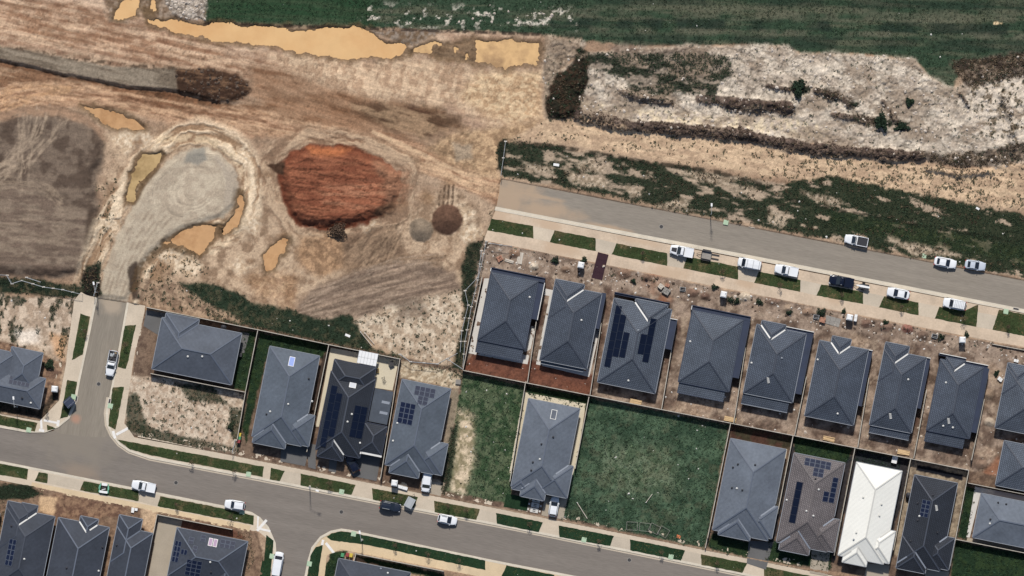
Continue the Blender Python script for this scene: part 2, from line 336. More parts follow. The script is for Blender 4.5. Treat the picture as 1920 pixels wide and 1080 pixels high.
def sd_line(pts, mg=60):
    P = np.array(pts, float); x0, y0 = P.min(0) - mg; x1, y1 = P.max(0) + mg
    i0, i1 = np.searchsorted(gx, [x0, x1]); j0, j1 = np.searchsorted(gy, [y0, y1]); i0, i1, j0, j1 = (0 if x0 < 0 else i0), (NX if x1 > 1920 else i1), (0 if y0 < 0 else j0), (NY if y1 > 1080 else j1); sl = (slice(j0, j1), slice(i0, i1))
    x = QX[sl]; y = QY[sl]; d = np.full(x.shape, 1e9)
    for a, b in zip(P[:-1], P[1:]):
        e = b - a; w0 = x - a[0]; w1 = y - a[1]; t = np.clip((w0 * e[0] + w1 * e[1]) / max(e @ e, 1e-9), 0, 1)
        d = np.minimum(d, (w0 - t * e[0]) ** 2 + (w1 - t * e[1]) ** 2)
    return sl, np.sqrt(d)
COL = np.zeros((NY, NX, 3)); Z = np.zeros((NY, NX))
D_weed = np.zeros((NY, NX)); D_grass = np.zeros((NY, NX)); D_dry = np.zeros((NY, NX)); D_rock = np.zeros((NY, NX)); D_rub = np.zeros((NY, NX)); D_lot = np.zeros((NY, NX))
def mask(poly, edge=6, warp=6, fine=2):
    sl, d = sd_poly(poly); d = d + warp * WARP1[sl] + fine * WARP2[sl]
    return sl, 1 - ss(-edge / 2, edge / 2, d)
def paint(poly, c, c2=None, edge=6, warp=6, fine=3, a=1.0, ns=14, seed=3, ang=None, st=1.0, lo=0.38, hi=0.62, octv=4):
    sl, w = mask(poly, edge, warp, fine); w = (w * a)[..., None]; c = np.array(c)
    if c2 is not None:
        n = ss(lo, hi, nz(ns, seed, octv, ang, st, PX[sl], PY[sl]))[..., None]; c = c * (1 - n) + np.array(c2) * n
    COL[sl] = COL[sl] * (1 - w) + c * w
    return sl, w[..., 0]
def dens(poly, D, v, edge=6, warp=6, fine=3, ns=None, seed=4, lo=0.45, hi=0.6, ang=None, st=1.0):
    sl, w = mask(poly, edge, warp, fine)
    if ns: w = w * ss(lo, hi, nz(ns, seed, 4, ang, st, PX[sl], PY[sl]))
    D[sl] = np.maximum(D[sl], w * v); return sl, w
def stroke(pts, width, c, a=0.6, soft=None, ns=12, seed=2, br=0.35):
    sl, d = sd_line(pts); soft = soft or width
    w = 1 - ss(width / 2, width / 2 + soft, d + 1.5 * WARP2[sl]); n = ss(br, br + 0.25, nz(ns, seed, 3, None, 1, PX[sl], PY[sl]))
    w = (w * a * n)[..., None]; COL[sl] = COL[sl] * (1 - w) + np.array(c) * w
def raise_(poly, h, slope=14, warp=4, fine=1.5, mode='add', rough=0.0, rs=8, seed=6):
    sl, d = sd_poly(poly); d = d + warp * WARP1[sl] + fine * WARP2[sl]
    w = 1 - ss(-slope, 0, d)
    hh = h + (rough * (nz(rs, seed, 3, None, 1, PX[sl], PY[sl]) - 0.5) * 2 if rough else 0)
    if mode == 'add': Z[sl] += w * hh
    else: Z[sl] = Z[sl] * (1 - w) + hh * w
def ridge(pts, h, width, rough=0.5, rs=7, seed=8):
    sl, d = sd_line(pts); n = nz(rs, seed, 3, None, 1, PX[sl], PY[sl]) + 0.4 * (nz(30, seed + 2, 2, None, 1, PX[sl], PY[sl]) - .5)
    w = 1 - ss(width * 0.1, width, d + width * 0.5 * WARP1[sl]); Z[sl] += w * h * (1 - rough + 2 * rough * (n - .1) * 1.0); return sl, w
TAN, TAN2 = K(188, 156, 126), K(158, 120, 90)
# base soil
n = ss(.35, .65, nz(60, 2, 5, 10, 3.0))[..., None]
COL[:] = np.array(K(184, 158, 132)) * (1 - n) + np.array(K(160, 132, 108)) * n
Z[:] = 0.22 + 0.10 * (nz(90, 7, 3) - .5)
# ---- north-west earthworks
NW = [(-40, -40), (380, -40), (385, 45), (1016, 66), (1020, 128), (1020, 222), (900, 245), (700, 180), (500, 120), (330, 120), (150, 98), (-40, 80)]
paint(NW, K(200, 172, 146), K(176, 146, 122), ns=10, seed=3, ang=12, st=2.5, edge=14)
paint([(-40, -20), (150, 10), (330, 60), (450, 100), (560, 130), (560, 165), (440, 140), (330, 125), (150, 95), (-40, 75)], K(150, 114, 88), K(190, 160, 132), a=.85, edge=24, ns=9, seed=9, ang=13, st=7, lo=.40, hi=.62)
for i in range(16):
    y0 = -25 + i * 7.5; stroke([(-40, y0), (160, y0 + 36), (360, y0 + 78), (520, y0 + 112)], 1.5 + 3 * random.random(), K(120, 82, 62) if i % 2 else K(206, 176, 148), .5, 5, 16, i, .40)
paint([(-40, 165), (80, 160), (220, 175), (440, 200), (600, 190), (760, 250), (860, 310), (950, 335), (945, 390), (860, 350), (760, 310), (640, 272), (470, 255), (330, 235), (240, 210), (120, 200), (40, 200), (-40, 225)], K(186, 150, 120), K(156, 120, 94), edge=16, ns=8, seed=11, ang=14, st=8)
paint([(-40, 118), (60, 128), (180, 150), (330, 172), (440, 195), (640, 170), (800, 190), (880, 240), (760, 255), (600, 235), (450, 215), (300, 195), (160, 165), (40, 160), (-40, 165)], K(140, 104, 78), K(172, 140, 112), edge=18, a=.9, ns=10, seed=5, ang=13, st=6, lo=.44, hi=.62)
paint([(470, 120), (600, 150), (700, 190), (760, 240), (640, 250), (520, 210), (470, 180)], K(132, 96, 70), K(162, 126, 98), edge=30, a=.75, ns=12, seed=2, ang=20, st=5)
paint([(655, 190), (720, 192), (800, 200), (860, 215), (870, 235), (800, 258), (740, 245), (690, 225), (660, 210)], K(98, 74, 56), K(160, 132, 104), edge=22, warp=12, fine=5, a=.9, ns=14, seed=12, ang=15, st=3, lo=.42, hi=.62, octv=6)
paint([(728, 190), (770, 188), (810, 200), (850, 212), (800, 216), (760, 205)], K(88, 60, 46), K(128, 98, 74), edge=12, warp=9, fine=5, a=.8, ns=6, ang=12, st=4)
paint([(560, 142), (595, 141), (590, 152), (568, 152)], K(110, 72, 50), edge=6, a=.85)
for k in range(26):                                             # haul-road wheel tracks
    o = random.uniform(-34, 34); stroke([(-40, 190 + o * .8), (90, 172 + o * .6), (240, 186 + o * .7), (470, 226 + o * .7), (640, 258 + o * .55), (760, 290 + o * .6), (880, 336 + o * .6), (960, 365 + o * .7)], random.uniform(.8, 2.4), K(206, 170, 136) if k % 3 else K(122, 84, 60), .55, 3, 22, k, .40)
for k in range(8):
    o = random.uniform(-16, 16); stroke([(700, 262 + o), (790, 302 + o), (870, 338 + o * .8), (950, 352 + o * 1.6)], random.uniform(1.5, 4), K(208, 176, 142), .6, 4, 26, k + 4, .32)
for k in range(7): o = k * 7; stroke([(-40, 240 - o), (20, 205 - o), (75, 183 - o * .6), (130, 172 - o * .2)], 2, K(196, 156, 118), .6, 3, 18, k, .36)
# flat pale apron by the long pond
paint([(470, 95), (560, 100), (700, 112), (800, 108), (900, 130), (1018, 130), (1020, 222), (940, 250), (850, 200), (700, 185), (580, 150)], K(204, 176, 146), K(180, 150, 122), edge=26, ns=9, seed=6, ang=100, st=1.5)
paint([(900, 135), (1015, 135), (1018, 222), (960, 235), (900, 205), (860, 180)], K(212, 184, 148), K(186, 154, 120), edge=24, ns=7, seed=7)
paint([(850, 250), (1000, 225), (1050, 235), (960, 262), (940, 300), (935, 335), (850, 310), (800, 280)], K(196, 164, 128), K(160, 130, 100), edge=20, ns=8, seed=9, a=.9)
paint([(848, 268), (885, 272), (888, 300), (855, 303)], K(166, 148, 126), edge=10, a=.8)
# grey raised ramp and dark topsoil end
RAMP = [(-40, 82), (60, 96), (130, 112), (220, 127), (332, 128), (334, 168), (240, 160), (120, 137), (-40, 100)]
paint(RAMP, K(150, 136, 118), K(124, 110, 94), edge=6, warp=3, ns=7, seed=3, ang=13, st=8)
_t = PY - np.interp(PX, [-40, 120, 240, 334, 410, 440, 480], [102, 139, 162, 170, 190, 194, 190]) + 3 * WARP1 + 1.5 * WARP2
Z += 1.0 * ss(5, -4, _t) * ss(-110, -40, _t) * (1 - ss(380, 475, PX))
TOPS = [(330, 130), (390, 129), (440, 138), (466, 154), (470, 176), (440, 193), (410, 190), (334, 172)]
paint(TOPS, K(74, 54, 42), K(120, 92, 70), edge=8, warp=6, fine=5, ns=5, seed=9, ang=12, st=4, lo=.5, hi=.7)
raise_(TOPS, 0.35, 10, 5, rough=.22, rs=5); dens(TOPS, D_rub, 2.5)
paint([(-40, 104), (120, 142), (240, 165), (340, 175), (410, 193), (440, 196), (410, 203), (300, 185), (180, 158), (60, 135), (-40, 120)], K(96, 66, 46), K(132, 92, 66), edge=8, warp=3, a=.85)  # scarp's shadow painted as a dark band below the ramp edge
stroke([(20, 88), (110, 106), (230, 122), (330, 128)], 3, K(86, 70, 56), .8, 4, 6, 3, .42)
# dark plateau on the left
PLAT = [(-40, 225), (40, 205), (110, 205), (170, 225), (200, 262), (197, 305), (178, 343), (188, 380), (192, 440), (168, 498), (150, 520), (100, 524), (-40, 516)]
paint(PLAT, K(130, 113, 98), K(102, 86, 74), edge=18, warp=9, fine=5, ns=24, seed=4)
paint([(-40, 350), (30, 345), (110, 375), (165, 395), (160, 440), (150, 500), (-40, 500)], K(150, 132, 114), K(126, 108, 94), edge=14, a=.85, ns=9, seed=8, ang=5, st=3)
paint([(168, 395), (188, 385), (190, 440), (165, 500), (150, 515), (158, 450)], K(92, 76, 64), edge=8, a=.8)
raise_(PLAT, 0.8, 24, 9, rough=.04)
for k in range(46):
    a0 = random.uniform(0, 1); b0 = random.uniform(-.3, 1); stroke([(-30 + 90 * b0, 345 - 20 * a0), (10 + 70 * (a0 + b0) / 2, 300), (35 + 75 * a0, 255), (35 + 100 * a0, 196 + 40 * random.random())], random.uniform(.7, 1.8), K(172, 152, 130), .5, 2.2, 14, k, .42)
for k in range(9):
    o = k * 3.4; stroke([(-40, 335 + o), (20, 330 + o), (70, 337 + o), (100, 352 + o), (118, 372 + o)], 1, K(170, 150, 128), .5, 2, 14, k, .36)
for k in range(10):
    y0 = 400 + 10 * k; stroke([(-40, y0), (60, y0 + 5 * random.random()), (150, y0 + 12)], 1.2, K(150, 132, 114) if k % 2 else K(96, 80, 68), .4, 3, 14, k, .45)
for k in range(8): o = random.uniform(-10, 10); stroke([(-40, 226 + o), (40, 206 + o), (110, 204 + o), (165, 222 + o), (200, 255 + o)], 3, K(160, 130, 106), .6, 7, 16, k, .38)
# pale broken clay beside the cul-de-sac
CLAY = [(195, 250), (240, 240), (300, 245), (380, 258), (440, 285), (480, 300), (520, 300), (530, 380), (560, 425), (640, 460), (700, 440), (760, 400), (800, 360), (870, 360), (900, 400), (905, 470), (870, 500), (870, 560), (760, 500), (640, 520), (560, 560), (540, 590), (440, 560), (380, 530), (330, 520), (260, 560), (240, 540), (200, 540), (180, 500), (200, 400), (190, 350), (210, 300)]
paint(CLAY, K(194, 168, 140), K(152, 126, 102), edge=22, ns=16, seed=10, lo=.34, hi=.66, octv=6)
def contour(poly, lo_, hi_, cA, cB, per, seed, amt=.9, st=30, hgt=0.0):
    sl, d = sd_poly(poly, hi_ + 20); d = d + 7 * WARP1[sl] + 2 * WARP2[sl]; P_ = np.array(poly).mean(0); th = np.arctan2(PY[sl] - P_[1], PX[sl] - P_[0]); w = ss(lo_, lo_ + 5, d) * (1 - ss(hi_ * .6, hi_, d)) * amt
    n = ss(.36, .64, fbm(d / per, th * 60 / st + 9, seed, 4))[..., None]; w = w[..., None]; COL[sl] = COL[sl] * (1 - w) + (np.array(cA) * n + np.array(cB) * (1 - n)) * w; Z[sl] += w[..., 0] * hgt * n[..., 0]
PAD = [(318, 300), (345, 281), (385, 274), (415, 288), (440, 318), (448, 350), (440, 386), (418, 408), (385, 419), (345, 432), (312, 450), (285, 475), (265, 502), (252, 540), (240, 566), (182, 560), (195, 505), (214, 460), (240, 402), (262, 362), (287, 330)]
contour(PAD, 4, 60, K(226, 204, 174), K(158, 128, 100), 9, 3, .95, 26, .35)
contour([(522, 305), (580, 272), (682, 285), (750, 322), (738, 388), (650, 427), (565, 422), (530, 372)], 2, 46, K(190, 164, 136), K(138, 110, 88), 8, 6, .8, 22, .2)
for k, p in enumerate([(235, 262, 26), (268, 262, 18), (210, 420, 20), (225, 470, 16), (470, 350, 14), (478, 420, 20), (330, 480, 30), (355, 500, 26), (690, 420, 22), (870, 400, 22), (885, 440, 22), (450, 500, 22), (460, 290, 14)]):
    x, y, r = p; paint([(x - r, y), (x, y - r), (x + r, y), (x, y + r)], K(226, 206, 178), K(196, 170, 140), edge=14, warp=10, a=.8, ns=5, seed=k)
for k, p in enumerate([(262, 268, 9), (440, 320, 10), (465, 490, 12), (480, 525, 22), (550, 520, 22), (600, 480, 18), (500, 330, 12), (545, 545, 20), (410, 300, 8), (530, 440, 14), (570, 470, 10), (750, 380, 18), (800, 370, 20), (655, 500, 20), (840, 470, 12), (835, 345, 12)]):
    x, y, r = p; paint([(x - r, y), (x, y - r * .7), (x + r, y), (x, y + r * .7)], K(126, 94, 70), K(158, 126, 96), edge=16, warp=12, a=.75, ns=6, seed=k + 3)
paint([(480, 520), (540, 505), (565, 540), (545, 575), (490, 560), (440, 520)], K(196, 160, 124), K(160, 124, 94), edge=24, warp=12, a=.6, ns=7, seed=3)
paint([(560, 445), (640, 440), (660, 500), (600, 520), (560, 500)], K(182, 146, 112), K(150, 118, 90), edge=20, a=.9, ns=8, seed=9)
paint([(640, 455), (700, 425), (745, 430), (760, 480), (700, 510), (650, 530), (640, 500)], K(116, 94, 76), K(152, 126, 102), edge=20, a=.85, ns=6, seed=5, ang=-45, st=4)
for k in range(14):
    o = k * 5; stroke([(660 + o, 535 - o * .2), (700 + o * .8, 470 - o * .3), (735 + o * .5, 420)], 1.5, K(96, 76, 60) if k % 2 else K(176, 148, 120), .5, 3, 10, k, .42)
for k in range(4): stroke([(826 + k * 8, 350 - k), (823 + k * 8, 385)], 2.2, K(92, 72, 56), .8, 2.5, 6, k, .25)
for k in range(6): stroke([(862 + k * 2.5, 385), (858 + k * 2, 430), (850 + k, 470)], 1, K(170, 146, 120), .5, 2, 10, k, .4)
# cul-de-sac gravel
paint(PAD, K(190, 175, 153), K(178, 162, 141), edge=6, warp=4, ns=14, seed=3)
sl, w = mask(PAD, 6, 4); cx, cy = 352, 358
r = np.hypot(PX[sl] - cx - 10, (PY[sl] - cy) * 1.12 + .25 * (PX[sl] - cx)) + 7 * WARP1[sl] + 2 * WARP2[sl]; th = np.arctan2(PY[sl] - cy, PX[sl] - cx)
sw = fbm(r / 2.4 + .5 * th, th * .9 + 20, 3, 3); k = (w * (1 - ss(70, 100, r)))[..., None]
k = k * ss(.35, .6, nz(30, 12, 3, None, 1, PX[sl], PY[sl]))[..., None]; COL[sl] *= (1 + k * 0.62 * (sw[..., None] - .5)); COL[sl] *= (1 + (w * (ss(30, 75, r) - .55) * -0.10)[..., None])
paint([(350, 285), (385, 274), (388, 300), (372, 310), (345, 305)], K(142, 138, 128), edge=8, a=.8)
paint([(405, 292), (440, 320), (447, 352), (438, 385), (420, 390), (425, 340), (410, 310)], K(178, 164, 146), edge=8, a=.7)
for k in range(12): o = k * 5 - 28; stroke([(300 + o * .9, 400 + o * .4), (262 + o, 450 + o * .25), (232 + o * .85, 510), (215 + o * .8, 565)], 1.6, K(196, 180, 156) if k % 2 else K(150, 132, 112), .45, 3, 14, k, .38)
raise_(PAD, 0.45, 12, 3)
# red clay stockpile
RED = [(522, 305), (545, 285), (580, 272), (640, 274), (682, 285), (716, 300), (750, 322), (757, 346), (750, 372), (738, 388), (712, 402), (690, 420), (650, 427), (600, 430), (565, 422), (545, 402), (530, 372), (519, 342)]
paint(RED, K(154, 98, 72), K(136, 82, 60), edge=4, warp=9, fine=4, ns=5, seed=3, ang=6, st=9)
sl, d = sd_poly(RED); e = (ss(-15, -3, d + 9 * WARP1[sl]) * (1 - ss(0, 5, d + 9 * WARP1[sl])) * (1 - .8 * ss(690, 740, PX[sl])))[..., None]; COL[sl] = COL[sl] * (1 - .7 * e) + np.array(K(112, 60, 42)) * .7 * e  # rim darkened in colour to stand in for shading of the steep flanks
paint([(600, 350), (700, 340), (748, 350), (735, 385), (660, 400), (600, 385)], K(182, 128, 98), K(158, 100, 74), edge=26, a=.8, ns=6, seed=8, ang=4, st=7)
paint([(575, 275), (660, 280), (640, 292), (585, 290)], K(196, 122, 78), edge=14, a=.6)
paint([(500, 309), (536, 300), (534, 332), (520, 326)], K(82, 60, 46), edge=5, warp=3)  # dark patch paints the shade in the hollow at the mound's corner
paint([(700, 300), (760, 322), (775, 350), (762, 380), (720, 395), (712, 340)], K(170, 126, 98), K(132, 98, 76), edge=20, warp=14, a=.75, ns=7, seed=4, ang=8, st=3, octv=6)
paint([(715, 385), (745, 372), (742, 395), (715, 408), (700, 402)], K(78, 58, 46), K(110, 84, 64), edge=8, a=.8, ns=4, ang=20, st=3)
raise_(RED, 1.9, 22, 9, rough=.12, rs=16); sl, d = sd_poly(RED); w = 1 - ss(-26, -6, d)
Z[sl] += w * 0.13 * (nz(6, 12, 3, 6, 7, PX[sl], PY[sl]) - .5) * 2 - w * ss(600, 760, PX[sl]) * 0.9
lnn = 1 - ss(.012, .05, np.abs(nz(9, 11, 4, 8, 5, PX[sl], PY[sl]) - .5)); COL[sl] *= (1 - .38 * (w * lnn))[..., None]; Z[sl] -= .10 * w * lnn
# small cone piles
for cx, cy, r, h, c in ((838, 412, 29, 2.0, K(112, 84, 68)), (789, 431, 23, 1.5, K(138, 122, 104))):
    d = np.hypot(PX - cx, (PY - cy)) + 2.2 * WARP2 + 2 * WARP1; w = 1 - ss(r - 3, r + 2, d); t = np.clip(1 - d / r, 0, 1)
    Z[:] = Z + h * t * (1 - .25 * t) + 0.05 * w * WARP2; w = w[..., None]; COL[:] = COL * (1 - w) + np.array(c) * w * (1 + .16 * WARP2[..., None])
# scraped grey fan, chalk with tufts
FAN = [(555, 590), (565, 560), (600, 532), (680, 506), (740, 492), (800, 492), (850, 512), (868, 545), (860, 580), (780, 585), (700, 602), (640, 606), (580, 602)]
paint(FAN, K(158, 136, 116), K(132, 112, 96), edge=14, ns=5, seed=7, ang=-14, st=9, lo=.36, hi=.64)
for k in range(26):
    o = random.uniform(-40, 40); stroke([(560, 585 + o * .4), (640, 556 + o), (740, 522 + o * 1.1), (830, 520 + o * 1.3)], 1.2, K(108, 90, 76) if k % 2 else K(180, 158, 136), .45, 2.5, 16, k, .44)
CHK = [(655, 605), (720, 578), (790, 560), (868, 545), (870, 580), (864, 640), (838, 682), (790, 678), (740, 662), (700, 640)]
paint(CHK, K(208, 190, 166), K(178, 156, 132), edge=14, ns=8, seed=2)
dens(CHK, D_weed, 18, ns=4, seed=9, lo=.60, hi=.68)
paint([(740, 560), (790, 560), (800, 590), (750, 600)], K(128, 110, 94), edge=16, a=.7, ns=6)
# ---- grass field along the top and chalky rubble field
FIELD = [(380, -60), (2000, -60), (2000, 100), (1850, 112), (1800, 138), (1785, 168), (1740, 142), (1715, 112), (1600, 101), (1500, 100), (1470, 86), (1400, 82), (1340, 85), (1200, 86), (1095, 78), (1015, 64), (890, 58), (760, 54), (640, 50), (480, 46), (385, 42)]
paint(FIELD, K(62, 82, 62), K(98, 102, 82), edge=6, warp=3, fine=4, ns=9, seed=5, ang=2, st=12, lo=.42, hi=.72, octv=5)
paint([(380, -40), (700, -40), (700, 50), (480, 46), (385, 42)], K(44, 76, 48), edge=40, a=.7)
for k, (y0, wd_, lt, am_) in enumerate(((-10, 6, 1, .4), (4, 9, 0, .5), (16, 3, 1, .35), (27, 10, 1, .5), (36, 2, 1, .4), (47, 14, 0, .75), (60, 4, 1, .7), (67, 3, 1, .3), (78, 16, 0, .5))): stroke([(1040, y0 - 4), (1400, y0), (1700, y0 + 5), (1960, y0 + 10)], wd_, K(112, 110, 92) if lt else K(40, 54, 46), am_, 6, 40, k, .34)
dens(FIELD, D_grass, 7, 4, 3, 4); dens(FIELD, D_weed, 2.5, ns=16, seed=3, lo=.5, hi=.65, ang=2, st=5)
dens([(840, 15), (1080, 20), (1080, 55), (840, 50)], D_rock, 3.0, edge=20, ns=9, seed=6, lo=.56, hi=.66)
paint([(840, 12), (1090, 16), (1090, 52), (840, 48)], K(200, 192, 176), None, edge=24, a=.0)
sl, w = mask([(680, 10), (1090, 16), (1090, 52), (680, 50)], 24); n = (w * ss(.60, .68, nz(9, 6, 4, 0, 1.6, PX[sl], PY[sl])))[..., None]; COL[sl] = COL[sl] * (1 - n) + np.array(K(206, 198, 182)) * n
paint([(1862, 42), (1880, 41), (1880, 46), (1862, 46)], K(214, 190, 150), edge=3, warp=1)
RUB = [(1050, 130), (1095, 100), (1200, 90), (1340, 85), (1470, 86), (1500, 100), (1600, 101), (1715, 112), (1740, 142), (1790, 168), (1850, 120), (1960, 100), (1960, 320), (1800, 310), (1700, 292), (1550, 272), (1400, 256), (1200, 232), (1090, 218), (1030, 222), (1020, 120), (1035, 70), (1095, 78), (1095, 92)]
paint(RUB, K(214, 200, 181), K(186, 170, 152), edge=12, warp=6, fine=5, ns=20, seed=2, octv=6, lo=.3, hi=.7)
paint([(1022, 66), (1090, 72), (1090, 95), (1060, 130), (1045, 180), (1030, 222), (1018, 222), (1018, 130)], K(176, 156, 134), K(148, 128, 108), edge=8, a=.9, ns=8)
paint([(1140, 85), (1330, 88), (1330, 104), (1150, 108)], K(124, 104, 90), K(164, 146, 128), edge=12, a=.85, ns=6)
def worley(cell, seed, x, y):
    gx_, gy_ = np.floor(x / cell).astype(int), np.floor(y / cell).astype(int); f1 = np.full(x.shape, 9.); f2 = f1.copy(); idv = np.zeros(x.shape)
    for a in (-1, 0, 1):
        for b in (-1, 0, 1):
            i, j = gx_ + a, gy_ + b; jx = TAB[seed][j & 255, i & 255]; jy = TAB[(seed + 1) % 16][j & 255, i & 255]; d = np.hypot(i + jx - x / cell, j + jy - y / cell)
            nw = d < f1; f2 = np.where(nw, f1, np.minimum(f2, d)); idv = np.where(nw, TAB[(seed + 2) % 16][j & 255, i & 255], idv); f1 = np.where(nw, d, f1)
    return f2 - f1, idv
ck = 1 - ss(0.012, 0.045, np.abs(nz(22, 9, 4) - 0.5)); ck2 = 1 - ss(0.01, 0.05, np.abs(nz(13, 12, 3, 80, 1.5) - 0.5))
sl, w = mask(RUB, 8, 4)
for cell_, seed_, am in ((24, 3, 1.0), (11, 6, .7)):
    e_, id_ = worley(cell_, seed_, PX[sl] + 7 * WARP1[sl] + 2 * WARP2[sl], (PY[sl] + 7 * WARP2[sl]) * 1.25); crk = (1 - ss(.02, .16, e_)) * ss(.3, .5, nz(26, seed_ + 4, 3, None, 1, PX[sl], PY[sl])); COL[sl] *= (1 - w * am * (.34 * crk - .14 * (id_ - .5)))[..., None]; Z[sl] += w * am * (.20 * id_ - .14 * crk)
k = w * np.clip(ck[sl] * .7 + ck2[sl] * .5, 0, 1); COL[sl] *= (1 - .30 * k[..., None]); Z[sl] -= .12 * k
Z[sl] += w * (0.5 * (nz(34, 4, 3, None, 1, PX[sl], PY[sl]) - .3) + 0.34 * np.abs(nz(11, 6, 3, None, 1, PX[sl], PY[sl]) - .5) * 2)
paint([(1090, 190), (1200, 205), (1330, 215), (1500, 225), (1560, 240), (1550, 262), (1400, 246), (1200, 224), (1095, 210)], K(218, 200, 170), K(200, 184, 166), edge=12, a=.85, ns=6)
GRN = [(1100, 98), (1200, 100), (1340, 100), (1372, 115), (1372, 142), (1345, 160), (1340, 185), (1300, 178), (1180, 176), (1175, 150), (1100, 126)]
paint(GRN, K(54, 58, 46), K(150, 136, 120), edge=10, ns=9, seed=4, ang=3, st=2.5, lo=.55, hi=.68, a=.95, octv=6); dens(GRN, D_weed, 22, ns=9, seed=4, ang=3, st=2.5, lo=.66, hi=.5); dens([(1100, 98), (1365, 104), (1370, 140), (1240, 128), (1110, 116)], D_weed, 20, ns=12, seed=7, lo=.3, hi=.45)
CLUMP = [(1085, 88), (1102, 100), (1104, 150), (1090, 185), (1086, 212), (1060, 227), (1030, 224), (1020, 208), (1032, 160), (1046, 138), (1072, 118)]
paint(CLUMP, K(46, 44, 34), K(70, 54, 42), edge=7, ns=6); raise_(CLUMP, 1.1, 16, 4, rough=.4, rs=7); dens(CLUMP, D_weed, 9, ns=8, seed=2, lo=.35, hi=.55); dens(CLUMP, D_dry, 6, ns=6, seed=6)
R1 = [(1088, 216), (1130, 226), (1180, 236), (1240, 240), (1300, 245), (1370, 250), (1420, 258), (1480, 272), (1540, 280), (1600, 284), (1660, 290), (1720, 294)]
sl, w = ridge(R1, 1.3, 16, .55, 6); n = ss(.3, .7, nz(6, 9, 3, None, 1, PX[sl], PY[sl]))[..., None]; k = ss(.15, .5, w)[..., None]
COL[sl] = COL[sl] * (1 - k) + (np.array(K(80, 66, 60)) * (1 - n) + np.array(K(128, 110, 98)) * n) * k; D_rub[sl] = np.maximum(D_rub[sl], ss(.2, .5, w) * 9); D_dry[sl] = np.maximum(D_dry[sl], ss(.2, .5, w) * 3.5)
for R2, wd2 in (([(1480, 205), (1430, 200), (1370, 196)], 16), ([(1180, 178), (1230, 190), (1260, 192)], 9), ([(1165, 172), (1200, 182), (1240, 184)], 7), ([(1310, 186), (1370, 190), (1430, 196), (1480, 200)], 12), ([(1530, 170), (1570, 182), (1590, 195)], 10), ([(1560, 215), (1600, 222), (1620, 228)], 7), ([(1440, 162), (1480, 168)], 8), ([(1655, 190), (1670, 210), (1678, 226)], 9), ([(1800, 175), (1816, 200)], 6), ([(1740, 315), (1800, 325), (1860, 322)], 10), ([(1880, 180), (1900, 230), (1895, 280)], 12)):
    sl, w = ridge(R2, .7, wd2, .5, 6); k = ss(.15, .6, w)[..., None]; n = ss(.3, .7, nz(6, 9, 3, None, 1, PX[sl], PY[sl]))[..., None]
    COL[sl] = COL[sl] * (1 - .9 * k) + (np.array(K(82, 68, 62)) * (1 - n) + np.array(K(120, 102, 90)) * n) * .9 * k; D_dry[sl] = np.maximum(D_dry[sl], ss(.2, .5, w) * 5)
paint([(1845, 115), (1960, 95), (1960, 300), (1880, 300), (1835, 250), (1830, 200), (1800, 165)], K(210, 196, 178), K(128, 112, 92), edge=24, a=.8, ns=8, seed=3, lo=.54, hi=.66, octv=6); dens([(1845, 115), (1960, 95), (1960, 300), (1880, 300), (1835, 250), (1810, 170)], D_weed, 7, ns=8, seed=3, lo=.54, hi=.66)
dens([(1790, 115), (1850, 108), (1960, 95), (1960, 130), (1880, 130), (1830, 140), (1800, 160)], D_dry, 7); paint([(1790, 118), (1850, 110), (1960, 96), (1960, 128), (1880, 130), (1820, 138)], K(66, 54, 50), K(96, 82, 70), edge=10, a=.85)
dens(RUB, D_rock, 1.6, ns=9, seed=2, lo=.4, hi=.6)
sl, w = mask(RUB, 8, 5); n = (w * ss(.54, .66, nz(30, 14, 6, 8, 2, PX[sl], PY[sl])) * .75)[..., None]; COL[sl] = COL[sl] * (1 - n) + np.array(K(150, 132, 114)) * n; dens(RUB, D_weed, 10, ns=5, seed=11, lo=.66, hi=.71)
for q_ in (CLUMP, GRN): sl, w = mask(q_, 8, 5); D_rock[sl] *= 1 - .9 * w
for q_ in ([(1720, 285), (1800, 292), (1900, 270), (1960, 262), (1960, 290), (1860, 312), (1760, 310)], [(1780, 120), (1870, 105), (1960, 92), (1960, 140), (1880, 150), (1810, 165)], [(1545, 165), (1590, 178), (1600, 200), (1560, 192), (1530, 180)], [(1600, 215), (1650, 222), (1640, 240), (1600, 232)]): paint(q_, K(74, 62, 54), K(140, 122, 104), edge=12, warp=10, fine=5, a=.9, ns=9, octv=6, lo=.45, hi=.66); dens(q_, D_dry, 14, ns=8, seed=5, lo=.62, hi=.48); dens(q_, D_weed, 8, ns=8, seed=8, lo=.5, hi=.62)
for bx, by, br in ((1497, 165, 22), (1655, 228, 20), (1690, 232, 14), (1705, 190, 8), (1600, 195, 8), (1090, 95, 12)):
    bp_ = [(bx - br, by), (bx - br * .4, by - br * .45), (bx + br, by - br * .1), (bx + br * .8, by + br * .45), (bx - br * .3, by + br * .4)]
    paint(bp_, K(34, 38, 28), edge=6, warp=3, a=.9); dens(bp_, D_weed, 16, edge=5, warp=3); raise_(bp_, .6, 9, 2)
